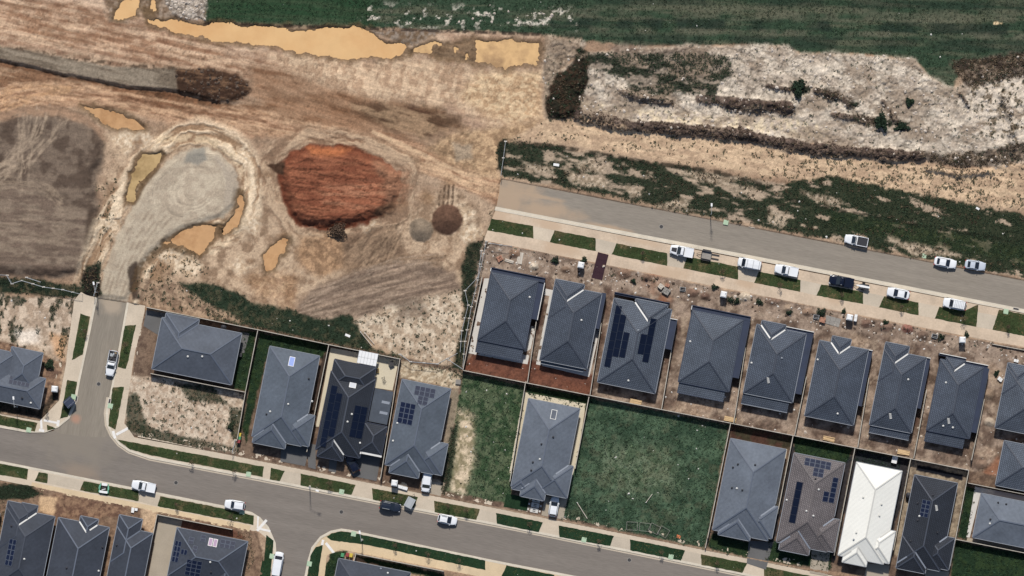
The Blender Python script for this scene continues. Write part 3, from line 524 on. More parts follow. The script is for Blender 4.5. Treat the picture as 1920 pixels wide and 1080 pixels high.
# ochre haul track, weeds by the street
OCH = [(960, 262), (1020, 226), (1090, 222), (1200, 246), (1400, 268), (1540, 292), (1720, 306), (1800, 320), (1960, 300), (1960, 400), (1800, 378), (1600, 352), (1400, 326), (1200, 294), (1050, 268)]
paint(OCH, K(208, 180, 148), K(186, 158, 130), edge=12, ns=8, seed=5, ang=10, st=2.5)
dens(OCH, D_weed, 14, ns=5, seed=5, lo=.63, hi=.69); dens([(1430, 290), (1560, 300), (1720, 312), (1960, 330), (1960, 400), (1600, 350), (1450, 330)], D_weed, 16, ns=8, seed=6, lo=.54, hi=.64)
dens([(1720, 320), (1800, 325), (1960, 300), (1960, 350), (1820, 345)], D_dry, 4, ns=8, seed=3)
WB = [(944, 264), (1050, 276), (1200, 302), (1400, 334), (1480, 345), (1560, 330), (1640, 350), (1760, 372), (1960, 412), (1960, 530), (1920, 520), (1800, 497), (1650, 467), (1500, 439), (1350, 410), (1200, 379), (1050, 349), (938, 328)]
paint(WB, K(62, 66, 50), K(176, 156, 134), edge=8, warp=5, fine=5, ns=11, seed=2, ang=11, st=3, lo=.50, hi=.66, octv=6); sl, w = mask(WB, 8, 5, 5); bi = nz(11, 2, 6, 11, 3, PX[sl], PY[sl]) - .085 * ss(1380, 1560, PX[sl]); D_weed[sl] = np.maximum(D_weed[sl], w * 14 * ss(.59, .46, bi)); D_dry[sl] = np.maximum(D_dry[sl], w * 3.5 * ss(.52, .64, nz(15, 12, 5, 11, 2, PX[sl], PY[sl]))); n = (w * ss(.60, .48, bi) * ss(1380, 1560, PX[sl]))[..., None]; COL[sl] = COL[sl] * (1 - n) + np.array(K(60, 66, 48)) * n
for pp in ([(1070, 295), (1110, 300), (1140, 310), (1130, 328), (1090, 325)], [(1060, 320), (1140, 335), (1135, 352), (1075, 345)], [(1175, 352), (1200, 355), (1205, 370), (1180, 368)], [(1440, 395), (1480, 400), (1470, 425), (1440, 420)], [(1660, 450), (1720, 455), (1800, 480), (1720, 478)], [(1500, 360), (1560, 370), (1590, 385), (1530, 380)], [(1280, 322), (1380, 330), (1440, 345), (1300, 335)], [(975, 300), (1040, 312), (1040, 328), (985, 322)], [(1230, 385), (1280, 370), (1300, 395)], [(1330, 340), (1420, 350), (1400, 358)]):
    paint(pp, K(198, 178, 154), K(150, 132, 110), edge=10, warp=8, a=.85, ns=5); sl, w = mask(pp, 8, 6); D_weed[sl] *= 1 - .75 * w
paint([(1560, 395), (1700, 420), (1960, 470), (1960, 505), (1800, 470), (1620, 436), (1560, 420)], K(50, 66, 42), K(66, 76, 48), edge=12, a=.8, ns=8); dens([(1560, 395), (1700, 420), (1960, 470), (1960, 505), (1800, 470), (1620, 436), (1560, 420)], D_grass, 6)
stroke([(945, 264), (1050, 276), (1200, 303), (1340, 322), (1440, 350)], 5, K(36, 36, 28), .8, 4, 10, 2, .3); dens([(940, 258), (1060, 274), (1060, 284), (945, 275)], D_weed, 10)
stroke([(1440, 365), (1560, 392), (1700, 418), (1800, 436), (1920, 455)], 3, K(36, 40, 28), .8, 3, 10, 2, .3)
dens([(880, 455), (912, 440), (920, 400), (935, 395), (905, 500), (895, 560), (885, 620), (872, 690), (850, 690), (868, 600), (868, 500)], D_weed, 11, ns=20, seed=3, lo=.2, hi=.4); paint([(880, 455), (912, 445), (905, 500), (895, 560), (885, 620), (872, 690), (850, 690), (868, 600), (866, 500)], K(42, 48, 36), K(84, 80, 62), edge=8, ns=9, seed=3)
dens([(930, 262), (948, 262), (944, 320), (930, 320)], D_weed, 9); paint([(932, 262), (948, 262), (944, 322), (932, 318)], K(44, 46, 34), edge=6)
# weeds behind the back fences
WK = [(338, 530), (400, 533), (450, 548), (480, 570), (540, 580), (600, 600), (660, 590), (668, 610), (700, 650), (780, 682), (872, 692), (868, 712), (750, 674), (617, 648), (484, 620), (400, 600), (380, 570), (345, 555)]
paint(WK, K(48, 62, 46), K(86, 84, 64), edge=8, ns=10, seed=6, lo=.45, hi=.65); dens(WK, D_weed, 12, ns=14, seed=6, lo=.2, hi=.42)
paint([(255, 520), (340, 535), (400, 575), (480, 610), (400, 598), (280, 575), (255, 560)], K(176, 150, 124), K(136, 112, 92), edge=8, a=.9, ns=7); dens([(255, 500), (340, 530), (400, 585), (300, 580), (255, 560)], D_weed, 14, ns=6, seed=2, lo=.55, hi=.63)
dens([(290, 470), (360, 470), (400, 510), (330, 525), (280, 510)], D_weed, 14, ns=5, seed=7, lo=.56, hi=.64)
dens([(180, 340), (225, 330), (215, 400), (205, 470), (190, 500)], D_weed, 14, ns=6, seed=8, lo=.56, hi=.64)
GRW = [(-40, 518), (60, 524), (150, 535), (160, 500), (190, 490), (192, 552), (150, 556), (120, 560), (60, 555), (-40, 548)]
paint(GRW, K(44, 54, 40), K(90, 84, 64), edge=8, ns=8, lo=.5, hi=.68); dens(GRW, D_weed, 11, ns=10, seed=3, lo=.3, hi=.5)
paint([(150, 512), (180, 498), (192, 520), (188, 552), (160, 552)], K(40, 32, 30), edge=8, a=.9); dens([(150, 512), (180, 498), (190, 520), (186, 552), (160, 552)], D_dry, 8)
paint([(240, 500), (256, 492), (262, 560), (246, 566)], K(70, 56, 48), edge=7, a=.9)
VL = [(-40, 548), (60, 555), (140, 560), (128, 640), (118, 690), (80, 660), (20, 648), (-40, 640)]
paint(VL, K(200, 180, 158), K(174, 152, 130), edge=8, ns=9, seed=5)
dens(VL, D_weed, 16, ns=12, seed=5, lo=.5, hi=.62, ang=95, st=2.5); sl, w = mask(VL); n = (w * ss(.5, .62, nz(12, 5, 4, 95, 2.5, PX[sl], PY[sl])) * .8)[..., None]; COL[sl] = COL[sl] * (1 - n) + np.array(K(66, 66, 50)) * n
paint([(95, 625), (125, 630), (122, 680), (100, 665)], K(206, 162, 122), edge=14, a=.8); paint([(30, 620), (70, 620), (70, 640), (35, 645)], K(232, 220, 204), edge=16, a=.8, ns=4)
# ---- north row of building lots
NL = [(905, 452), (1960, 664), (1960, 912), (1370, 796), (866, 695), (886, 560)]
paint(NL, K(166, 146, 129), K(112, 93, 80), edge=5, warp=2, ns=16, seed=3, lo=.30, hi=.70, octv=6)
sl, w = mask(NL, 6); n = (w * ss(.58, .68, nz(10, 13, 6, None, 1, PX[sl], PY[sl])) * .45)[..., None]; COL[sl] = COL[sl] * (1 - n) + np.array(K(180, 160, 138)) * n
paint([(866, 695), (885, 660), (985, 675), (1115, 700), (1110, 742), (985, 718)], K(128, 82, 64), K(112, 72, 58), edge=8, a=.95, ns=10)
paint([(905, 640), (885, 600), (905, 520), (912, 520), (890, 640)], K(110, 74, 62), edge=5, a=.8)
for x, y, l in ((1030, 560, 120), (1010, 610, 60), (1145, 600, 130), (1270, 640, 100), (1390, 660, 100), (1510, 700, 100), (1625, 720, 100), (1735, 740, 100), (1000, 600, 80), (1115, 620, 70)):
    stroke([(x, y - l * .4), (x - l * .2, y + l * .5)], 8, K(92, 64, 54), .55, 8, 14, x % 9, .3)
for x, y, r in ((1225, 530, 26), (1245, 560, 14), (1870, 885, 30)): paint([(x - r, y), (x, y - r), (x + r, y), (x, y + r)], K(160, 108, 80), edge=14, warp=8, a=.75)
for x, y, r in ((1003, 495, 17), (1040, 518, 14), (1108, 505, 9), (1240, 540, 14), (1395, 560, 10)): paint([(x - r, y), (x, y - r * .6), (x + r, y), (x, y + r * .6)], K(224, 210, 190), K(176, 152, 128), edge=10, warp=8, a=.85, ns=4)
for x, y, r in ((1700, 690, 30), (1420, 570, 24), (1600, 640, 30), (1520, 575, 24), (1860, 700, 30), (1840, 760, 16), (1720, 830, 18), (1850, 850, 26), (1330, 745, 40), (1300, 760, 40)): paint([(x - r, y), (x, y - r * .6), (x + r, y), (x, y + r * .6)], K(186, 162, 138), K(150, 126, 106), edge=14, warp=8, a=.7, ns=5)
for x, y, r in ((1460, 560, 26), (1640, 615, 30), (1730, 650, 26), (1440, 800, 30), (1560, 815, 34), (1680, 835, 26), (1770, 855, 26), (1250, 755, 20), (1890, 660, 30)): paint([(x - r, y), (x, y - r * .6), (x + r, y), (x, y + r * .6)], K(92, 74, 64), K(122, 100, 86), edge=14, warp=8, a=.7, ns=5)
dens(NL, D_rock, .7, ns=8, seed=5, lo=.5, hi=.7); FR = [(905, 452), (1960, 664), (1960, 690), (1860, 672), (1500, 600), (1250, 552), (905, 500)]; paint(FR, K(172, 152, 134), K(140, 120, 104), edge=12, a=.7, ns=9, octv=6); dens(FR, D_rock, 3.2, ns=7, seed=7, lo=.5, hi=.64); dens(FR, D_rub, 2.4, ns=7, seed=9, lo=.52, hi=.66)
HEAPS = [(965, 475, 9, K(150, 120, 98)), (1000, 500, 8, K(206, 192, 172)), (1060, 505, 8, K(130, 106, 88)), (1172, 512, 11, K(140, 112, 94)), (1212, 520, 9, K(120, 96, 80)), (1300, 548, 10, K(132, 104, 88)), (1322, 556, 8, K(110, 84, 72)), (1395, 556, 11, K(200, 184, 162)), (1450, 562, 13, K(134, 110, 94)), (1478, 578, 9, K(172, 150, 128)), (1512, 586, 8, K(150, 124, 104)), (1625, 606, 10, K(128, 100, 86)), (1660, 612, 12, K(140, 112, 96)), (1700, 616, 9, K(150, 98, 86)), (1730, 628, 10, K(120, 98, 84)), (1845, 690, 10, K(178, 158, 138)), (1850, 740, 12, K(160, 138, 118)), (1855, 790, 9, K(196, 180, 160)), (1840, 870, 12, K(150, 126, 108))]
for x_, y_, r_, c_ in HEAPS:
    d = np.hypot(PX - x_, (PY - y_) * 1.3) + 4 * WARP1 + 3 * WARP2; t = np.clip(1 - d / (r_ + 3), 0, 1); w = (ss(0, .35, t) * .8)[..., None]; COL[:] = COL * (1 - w) + np.array(c_) * w; HZ = .75 * t if x_ == HEAPS[0][0] else np.maximum(HZ, .75 * t); dens([(905, 452), (1960, 664), (1960, 676), (905, 466)], D_weed, 5, ns=9, seed=8, lo=.58, hi=.66); dens([(905, 452), (1960, 664), (1960, 690), (905, 480)], D_rub, 1.5, ns=8, seed=3)
sl, w = mask(NL, 6); Z[sl] = Z[sl] * (1 - w) + w * (.15 + HZ[sl] + .14 * (nz(9, 5, 3, None, 1, PX[sl], PY[sl]) - .5))
# ---- house lots, verges' backs, vacant lots
LOTS = [(250, 578), (480, 612), (617, 642), (870, 694), (1370, 796), (1830, 885), (1960, 910), (1960, 1120), (1500, 1064), (960, 957), (480, 862), (236, 816), (233, 800), (255, 660)]
sl, w = mask(LOTS, 6, 0, 0); Z[sl] = Z[sl] * (1 - w) + w * (.13 + .05 * (nz(9, 5, 3, None, 1, PX[sl], PY[sl]) - .5))
paint(LOTS, K(134, 112, 94), K(110, 90, 76), edge=4, warp=0, fine=0, ns=8)
SAND = [(246, 705), (300, 706), (460, 738), (442, 850), (300, 826), (236, 812), (234, 780)]
paint(SAND, K(204, 186, 164), K(178, 156, 134), edge=5, warp=2, ns=6, seed=3); dens(SAND, D_weed, 16, ns=5, seed=6, lo=.60, hi=.67)
for pp in ([(236, 740), (256, 735), (270, 780), (290, 815), (236, 812)], [(236, 790), (330, 815), (440, 838), (442, 850), (300, 828), (236, 814)], [(330, 720), (400, 722), (430, 760), (360, 752)], [(430, 760), (456, 770), (446, 850), (430, 800)]):
    paint(pp, K(56, 64, 46), K(92, 84, 66), edge=8, warp=6, a=.85, ns=6); dens(pp, D_weed, 9, ns=8, seed=2, lo=.3, hi=.5)
for pp in ([(452, 622), (482, 622), (462, 735), (436, 728)], [(486, 622), (616, 646), (606, 672), (506, 650), (478, 760), (462, 830), (455, 800), (470, 700)], [(986, 722), (1104, 745), (1098, 768), (985, 742)], [(1488, 818), (1600, 840), (1590, 868), (1490, 850)], [(1440, 1010), (1560, 1035), (1556, 1068), (1436, 1050)], [(1336, 1000), (1410, 1020), (1400, 1046), (1324, 1026)], [(1812, 912), (1830, 916), (1812, 1012), (1796, 1006)], [(1790, 1014), (1960, 1046), (1960, 1120), (1780, 1100)], [(1606, 842), (1690, 858), (1684, 884), (1604, 866)], [(-40, 905), (60, 905), (80, 925), (20, 935), (0, 1000), (-40, 1000)], [(620, 1035), (655, 1030), (640, 1050), (620, 1090), (600, 1090)], [(660, 1040), (830, 1075), (840, 1090), (770, 1075), (690, 1055)], [(430, 995), (470, 1000), (476, 1050), (460, 1080), (455, 1030)]):
    paint(pp, K(38, 58, 38), K(52, 70, 42), edge=4, warp=2, ns=8); dens(pp, D_lot, 7, 4, 2)
paint([(1370, 796), (1486, 818), (1480, 842), (1372, 820)], K(84, 58, 48), K(64, 60, 44), edge=5, a=.9)
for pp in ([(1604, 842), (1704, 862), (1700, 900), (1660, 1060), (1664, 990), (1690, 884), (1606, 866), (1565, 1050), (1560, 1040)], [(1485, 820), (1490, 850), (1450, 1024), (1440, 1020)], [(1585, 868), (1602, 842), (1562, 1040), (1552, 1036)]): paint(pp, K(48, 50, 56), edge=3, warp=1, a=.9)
paint([(1708, 862), (1814, 884), (1790, 1010), (1778, 1070), (1676, 1040)], K(166, 150, 128), K(140, 124, 106), edge=3, warp=1, ns=8)
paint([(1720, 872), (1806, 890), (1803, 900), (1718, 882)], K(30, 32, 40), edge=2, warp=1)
paint([(604, 670), (616, 650), (580, 840), (572, 830)], K(70, 58, 52), edge=4, warp=1, a=.9)  # shade between house and fence painted into the soil as a dark strip
paint([(750, 676), (866, 700), (860, 730), (752, 708)], K(204, 188, 162), K(170, 150, 124), edge=5, warp=3, ns=6); dens([(750, 676), (866, 700), (860, 730), (752, 708)], D_weed, 3, ns=6, seed=4, lo=.52, hi=.64)
paint([(846, 730), (862, 730), (852, 800), (832, 900), (826, 880)], K(150, 136, 116), edge=4, warp=2, a=.9)
V2 = [(868, 700), (984, 724), (954, 945), (836, 922), (852, 800)]
paint(V2, K(66, 88, 60), K(100, 112, 84), edge=4, warp=2, ns=9, seed=5); dens(V2, D_lot, 8, 4, 2); dens(V2, D_weed, 3, ns=10, seed=3, lo=.52, hi=.66)
paint([(862, 770), (884, 780), (890, 830), (886, 880), (876, 930), (842, 922), (850, 860), (858, 800)], K(210, 190, 162), K(150, 138, 108), edge=20, warp=12, fine=6, ns=8, octv=6); sl, w = mask([(862, 770), (884, 780), (890, 830), (886, 880), (876, 930), (842, 922), (850, 860), (858, 800)], 8, 6); D_lot[sl] *= 1 - w; D_weed[sl] *= 1 - .6 * w
dens([(846, 800), (858, 800), (846, 900), (834, 926), (822, 920)], D_weed, 12); paint([(846, 800), (858, 800), (846, 900), (834, 926), (822, 920)], K(38, 46, 34), edge=5, a=.8)
V3 = [(1104, 746), (1366, 798), (1322, 1028), (1056, 970), (1078, 870)]
paint(V3, K(86, 108, 84), K(64, 86, 66), edge=4, warp=2, ns=22, seed=5, octv=6); paint([(1130, 830), (1260, 840), (1280, 920), (1180, 930), (1120, 900)], K(120, 132, 106), K(90, 106, 80), edge=50, a=.8, ns=9, octv=6)
sl, w = mask(V3, 10); n = (w * ss(.55, .7, nz(14, 9, 4, None, 1, PX[sl], PY[sl])) * .3)[..., None]; COL[sl] = COL[sl] * (1 - n) + np.array(K(108, 104, 82)) * n
dens(V3, D_lot, 9, 4, 2); dens([(1060, 950), (1322, 1005), (1322, 1028), (1056, 970)], D_weed, 6, ns=8, lo=.4, hi=.6)
# lots south of the street and west of the side street
SL = [(-40, 895), (60, 912), (150, 930), (300, 958), (480, 990), (512, 1120), (-40, 1120)]
paint(SL, K(150, 124, 102), K(128, 104, 86), edge=4, warp=1, ns=8); paint([(100, 926), (240, 950), (225, 972), (100, 972)], K(152, 122, 98), K(120, 92, 76), edge=6, ns=6); paint([(75, 930), (105, 935), (100, 965), (75, 955)], K(204, 172, 136), edge=8)
paint([(265, 935), (295, 950), (290, 1000), (268, 985)], K(196, 168, 138), edge=8); paint([(-40, 905), (60, 912), (80, 928), (20, 938), (-40, 935)], K(44, 52, 38), edge=6); dens([(-40, 905), (60, 912), (78, 928), (20, 936), (-40, 935)], D_weed, 11)
paint([(340, 975), (440, 995), (460, 1010), (400, 1005), (335, 990)], K(120, 84, 68), edge=5); paint([(86, 1030), (112, 1034), (100, 1120), (74, 1120)], K(84, 62, 54), edge=4)
sl, w = mask(SL, 6, 0, 0); Z[sl] = Z[sl] * (1 - w) + w * (.13 + .05 * (nz(9, 5, 3, None, 1, PX[sl], PY[sl]) - .5))
WL = [(-40, 640), (20, 645), (120, 680), (112, 740), (80, 780), (-40, 762)]
paint(WL, K(160, 130, 106), K(124, 98, 82), edge=5, ns=7); paint([(-40, 745), (70, 768), (100, 740), (108, 720), (112, 745), (82, 785), (-40, 768)], K(52, 46, 38), K(90, 74, 60), edge=6, ns=5); dens([(-40, 745), (70, 768), (104, 730), (110, 740), (82, 782), (-40, 766)], D_weed, 6, ns=8)
sl, w = mask(WL, 6, 0, 0); Z[sl] = Z[sl] * (1 - w) + w * (.13 + .06 * (nz(9, 5, 3, None, 1, PX[sl], PY[sl]) - .5))
paint([(800, 895), (835, 905), (826, 930), (795, 922)], K(176, 158, 136), edge=4, warp=1); paint([(715, 885), (795, 900), (795, 920), (712, 902)], K(120, 98, 82), edge=4, ns=5)
# wet margins of the turning head, tip of grey rubble at the top
for q_ in ([(304, 288), (288, 318), (266, 345), (250, 378)], [(312, 458), (345, 436), (385, 424), (414, 424)], [(452, 360), (452, 392), (440, 416), (416, 438)], [(250, 540), (262, 505), (285, 478), (312, 460), (345, 470), (372, 478)]): stroke(q_, 8, K(108, 86, 62), .8, 7, 10, 3, .2)
stroke([(445, 300), (462, 340), (466, 385), (452, 420), (428, 446), (400, 470)], 10, K(222, 198, 166), .7, 8, 8, 4, .3)
stroke([(300, 262), (350, 258), (400, 268), (440, 290)], 7, K(216, 192, 158), .7, 7, 8, 5, .3)
paint([(180, -40), (330, -40), (345, 40), (300, 42), (262, 20), (240, 44), (205, 40)], K(158, 140, 122), K(120, 98, 78), edge=12, ns=10, a=.9)
TIP = [(300, -30), (388, -30), (386, 40), (350, 40), (322, 24)]; paint(TIP, K(190, 178, 164), K(150, 136, 122), edge=8, ns=6); dens(TIP, D_rock, 6); sl, w = mask(TIP, 8); e_, id_ = worley(8, 2, PX[sl] + 6 * WARP1[sl], PY[sl] + 6 * WARP2[sl]); COL[sl] *= (1 - .45 * w * (1 - ss(.03, .2, e_)))[..., None]; Z[sl] += w * .4 * id_
# ---- ponds
def grow(poly, d):
    P = [Vector(p) for p in poly]; a = sum(P[i].x * P[(i + 1) % len(P)].y - P[(i + 1) % len(P)].x * P[i].y for i in range(len(P))); sg = 1 if a > 0 else -1; out = []
    for i in range(len(P)):
        e = (P[(i + 1) % len(P)] - P[i - 1]).normalized(); out.append((P[i].x + sg * e.y * d, P[i].y - sg * e.x * d))
    return out
PONDS = [('long silt pond between the grass field and the graded earth', [(272, 22), (300, 40), (330, 38), (385, 46), (480, 49), (570, 56), (640, 52), (690, 55), (720, 78), (762, 82), (772, 95), (742, 104), (700, 106), (670, 113), (640, 109), (590, 101), (540, 93), (480, 83), (420, 76), (350, 64), (300, 52), (280, 40)], 'water', .0),
 ('shallow silt pond at the end of the long pond', [(772, 94), (806, 78), (850, 84), (890, 74), (925, 79), (960, 73), (998, 80), (1012, 78), (1014, 104), (1008, 122), (980, 121), (950, 127), (918, 120), (896, 122), (872, 112), (840, 108), (806, 102)], 'water2', .0),
 ('small silt puddle beside the tip', [(226, 8), (250, -8), (262, -4), (256, 30), (236, 36), (214, 36)], 'water', .02), ('tiny silt puddle', [(283, 2), (290, 2), (293, 18), (287, 20)], 'water', .02),
 ('orange puddle below the haul road', [(150, 197), (200, 205), (240, 220), (268, 238), (215, 242), (190, 226), (170, 213)], 'water4', .02),
 ('ochre pond west of the gravel turning head', [(236, 378), (242, 345), (250, 316), (270, 293), (302, 286), (292, 310), (264, 340), (248, 376)], 'water3', .05),
 ('ochre pond south of the gravel turning head', [(312, 456), (345, 432), (380, 421), (412, 420), (414, 432), (392, 456), (372, 474), (345, 463)], 'water4', .05),
 ('narrow drain curving round the gravel turning head', [(448, 362), (458, 366), (458, 392), (446, 418), (420, 440), (414, 434), (436, 412), (446, 388)], 'water4', .05),
 ('orange puddle in the broken clay', [(494, 478), (506, 466), (532, 445), (541, 448), (532, 468), (520, 484), (516, 502), (500, 506)], 'water4', .05)]
for lab, poly, wm, zw in PONDS:
    sl, d = sd_poly(poly); d = d + 8 * WARP1[sl] + 4 * WARP2[sl]
    w = 1 - ss(-6, 6, d); Z[sl] = np.where(w > 0, Z[sl] * (1 - w) + w * (zw - .35), Z[sl])
    Z[sl] = np.where((d > 0) & (d < 16), np.maximum(Z[sl], zw + .02 + .012 * np.clip(d, 0, 10)), Z[sl])
    wt = ((1 - ss(1, 13, d)) * .8)[..., None]; COL[sl] = COL[sl] * (1 - wt) + np.array(K(118, 94, 68)) * wt
    for D in (D_weed, D_grass, D_rock, D_lot, D_dry): D[sl] *= (d > 3)
    if wm == 'water2': Z[sl] += (1 - ss(-8, 4, d)) * .62 * ss(.44, .66, nz(24, 3, 4, None, 1, PX[sl], PY[sl])) * (1 - .6 * ss(880, 900, PX[sl]))
sl, w = paint([(690, 55), (760, 56), (830, 60), (800, 74), (770, 90), (745, 82), (716, 72)], K(150, 136, 122), K(120, 98, 76), edge=8, a=.9, ns=7)
stroke([(385, 44), (480, 47), (640, 52), (760, 56), (890, 60), (1015, 65)], 3, K(50, 40, 36), .8, 3, 8, 3, .3)
# streets and concrete are dug into the ground
TRENCH = [[(941, 336), (1960, 534), (1960, 656), (1860, 640), (908, 450), (928, 392), (936, 345)],
 [(184, 560), (240, 568), (272, 574), (252, 660), (232, 795), (250, 817), (480, 864), (960, 960), (1500, 1068), (1960, 1160), (1960, 1190), (-40, 1190), (-40, 770), (75, 790), (112, 750), (124, 680), (140, 562), (152, 548)]]
sl, d = sd_poly(TRENCH[0]); w = 1 - ss(-2, 2, d); Z[sl] = Z[sl] * (1 - w) - .14 * w
sl, d = sd_poly(TRENCH[1])
S_BACK = [[(-60, 893), (60, 910), (150, 930), (300, 958), (484, 995), (500, 1008), (484, 1200), (-60, 1200)], [(596, 1200), (612, 1040), (640, 1030), (660, 1034), (960, 1092), (1500, 1200)]]
for q in S_BACK:
    s2, d2 = sd_poly(q); full = np.full((NY, NX), 1e3); full[s2] = d2; d = np.maximum(d, -full[sl])
w = 1 - ss(-2, 2, d); Z[sl] = Z[sl] * (1 - w) - .14 * w
for D in (D_weed, D_grass, D_rock, D_lot, D_dry, D_rub): D[sl] *= (d > 3)
s3, d3 = sd_poly(TRENCH[0])
for D in (D_weed, D_grass, D_rock, D_lot, D_dry, D_rub): D[s3] *= (d3 > 3)
# fine variation of the soil itself
fine = 1 + .62 * (nz(3.0, 13, 3) - .5) + .34 * (nz(8, 14, 4) - .5) + .20 * (rng.random((NY, NX)) - .5)
fine *= 1 - .28 * ss(.66, .74, nz(4.2, 4, 2)) * ss(.45, .6, nz(40, 8, 3))
_l = COL @ np.array([.3, .59, .11]); COL *= (np.clip(_l / .24, .25, 3) ** .17)[..., None]
calm = np.ones((NY, NX))
for q_, v_ in ((PAD, .75), (PLAT, .45)): sl, w = mask(q_, 8, 4); calm[sl] *= 1 - v_ * w
fine = 1 + (fine - 1) * calm
for q_, ang_, am_ in ((NW, 12, .5), ([(-40, 120), (330, 170), (640, 170), (880, 240), (960, 340), (945, 395), (760, 315), (640, 275), (470, 258), (240, 215), (-40, 230)], 15, .55), (PLAT, 3, .22), (FAN, -14, .4), (OCH, 10, .22)):
    sl, w = mask(q_, 24, 6); fine[sl] *= 1 + w * am_ * (nz(2.4, 5, 3, ang_, 13, PX[sl], PY[sl]) - .5) + w * am_ * .7 * (nz(8, 9, 3, ang_, 9, PX[sl], PY[sl]) - .5); Z[sl] += w * .10 * (nz(4, 7, 2, ang_, 12, PX[sl], PY[sl]) - .5)
COL *= fine[..., None]; rf = np.ones((NY, NX))
for q_ in (LOTS, SL, WL): sl, w = mask(q_, 6, 0, 0); rf[sl] *= 1 - .75 * w
Z += .10 * (nz(4.5, 10, 3) - .5) * (Z > -.1) * rf
def build_ground():
    f = PXM; v = np.stack([(PX - 960) * f, (540 - PY) * f, Z], -1).reshape(-1, 3)
    idx = np.arange(NY * NX).reshape(NY, NX); q = np.stack([idx[1:, :-1], idx[1:, 1:], idx[:-1, 1:], idx[:-1, :-1]], -1).reshape(-1, 4)
    # skirt out to the horizon
    X0, X1, Y0, Y1 = v[:, 0].min(), v[:, 0].max(), v[:, 1].min(), v[:, 1].max(); B = 1500.0
    me = bpy.data.meshes.new('ground'); nv = len(v)
    ring = np.array([[X0, Y1, .1], [X1, Y1, .1], [X1, Y0, .1], [X0, Y0, .1], [-B, B, .1], [B, B, .1], [B, -B, .1], [-B, -B, .1]])
    ex = np.array([[nv + 4, nv + 0, nv + 1, nv + 5], [nv + 5, nv + 1, nv + 2, nv + 6], [nv + 6, nv + 2, nv + 3, nv + 7], [nv + 7, nv + 3, nv + 0, nv + 4]])
    v = np.vstack([v, ring]); q = np.vstack([q, ex])
    me.vertices.add(len(v)); me.vertices.foreach_set('co', v.astype(np.float32).ravel())
    me.loops.add(q.size); me.loops.foreach_set('vertex_index', q.astype(np.int32).ravel())
    me.polygons.add(len(q)); me.polygons.foreach_set('loop_start', np.arange(0, q.size, 4, dtype=np.int32))
    me.polygons.foreach_set('use_smooth', np.ones(len(q), bool)); me.update(calc_edges=True)
    at = me.attributes.new('soil', 'FLOAT_COLOR', 'POINT'); c = np.ones((len(v), 4), np.float32); c[:nv, :3] = COL.reshape(-1, 3); c[nv:, :3] = K(110, 108, 80)
    at.data.foreach_set('color', c.ravel())
    m = bpy.data.materials.new('soil'); m.use_nodes = True; nt = m.node_tree; b = nt.nodes['Principled BSDF']; b.inputs['Roughness'].default_value = .95; b.inputs['Specular IOR Level'].default_value = .12
    a = nd(nt, 'ShaderNodeAttribute'); a.attribute_name = 'soil'; g = nd(nt, 'ShaderNodeNewGeometry'); t = nd(nt, 'ShaderNodeTexNoise'); t.inputs['Scale'].default_value = 5.5; t.inputs['Detail'].default_value = 4
    nt.links.new(g.outputs['Position'], t.inputs['Vector']); r = nd(nt, 'ShaderNodeMapRange'); r.inputs[1].default_value = .3; r.inputs[2].default_value = .7; r.inputs[3].default_value = .82; r.inputs[4].default_value = 1.18
    nt.links.new(t.outputs[0], r.inputs[0]); s = nd(nt, 'ShaderNodeVectorMath', operation='SCALE'); nt.links.new(a.outputs['Color'], s.inputs[0]); nt.links.new(r.outputs[0], s.inputs['Scale']); nt.links.new(s.outputs[0], b.inputs['Base Color'])
    bp = nd(nt, 'ShaderNodeBump'); bp.inputs['Distance'].default_value = .05; nt.links.new(t.outputs[0], bp.inputs['Height']); nt.links.new(bp.outputs[0], b.inputs['Normal'])
    me.materials.append(m); return struct(obj('ground', me), 'bare earth, weeds and building lots of a housing estate under construction')
build_ground()
def gz(px, py):
    i = int(np.clip(np.searchsorted(gx, px), 0, NX - 1)); j = int(np.clip(np.searchsorted(gy, py), 0, NY - 1)); return float(Z[j, i])
def poly_obj(name, poly, z0, z1, m, jitter=0, parent=None):
    pts = []
    for i in range(len(poly)):
        a, b = Vector(poly[i]), Vector(poly[(i + 1) % len(poly)]); n = max(1, int((b - a).length / 5)) if jitter else 1
        for k in range(n): p = a.lerp(b, k / n); pts.append((p.x + random.uniform(-jitter, jitter), p.y + random.uniform(-jitter, jitter)))
    mb = MB(); mb.prism([W(*p).to_tuple()[:2] for p in pts], z0, z1); return mb.build(name, m, parent)
for lab, poly, wm, zw in PONDS: struct(poly_obj('water', grow(poly, 6), zw - .5, zw, M[wm]), lab)
def ext(poly): return [((x + 420, y + 83) if x >= 1960 else (x - 420, y - 83) if x <= -55 else (x - 80, y + 300) if y >= 1195 else (x, y)) for x, y in poly]
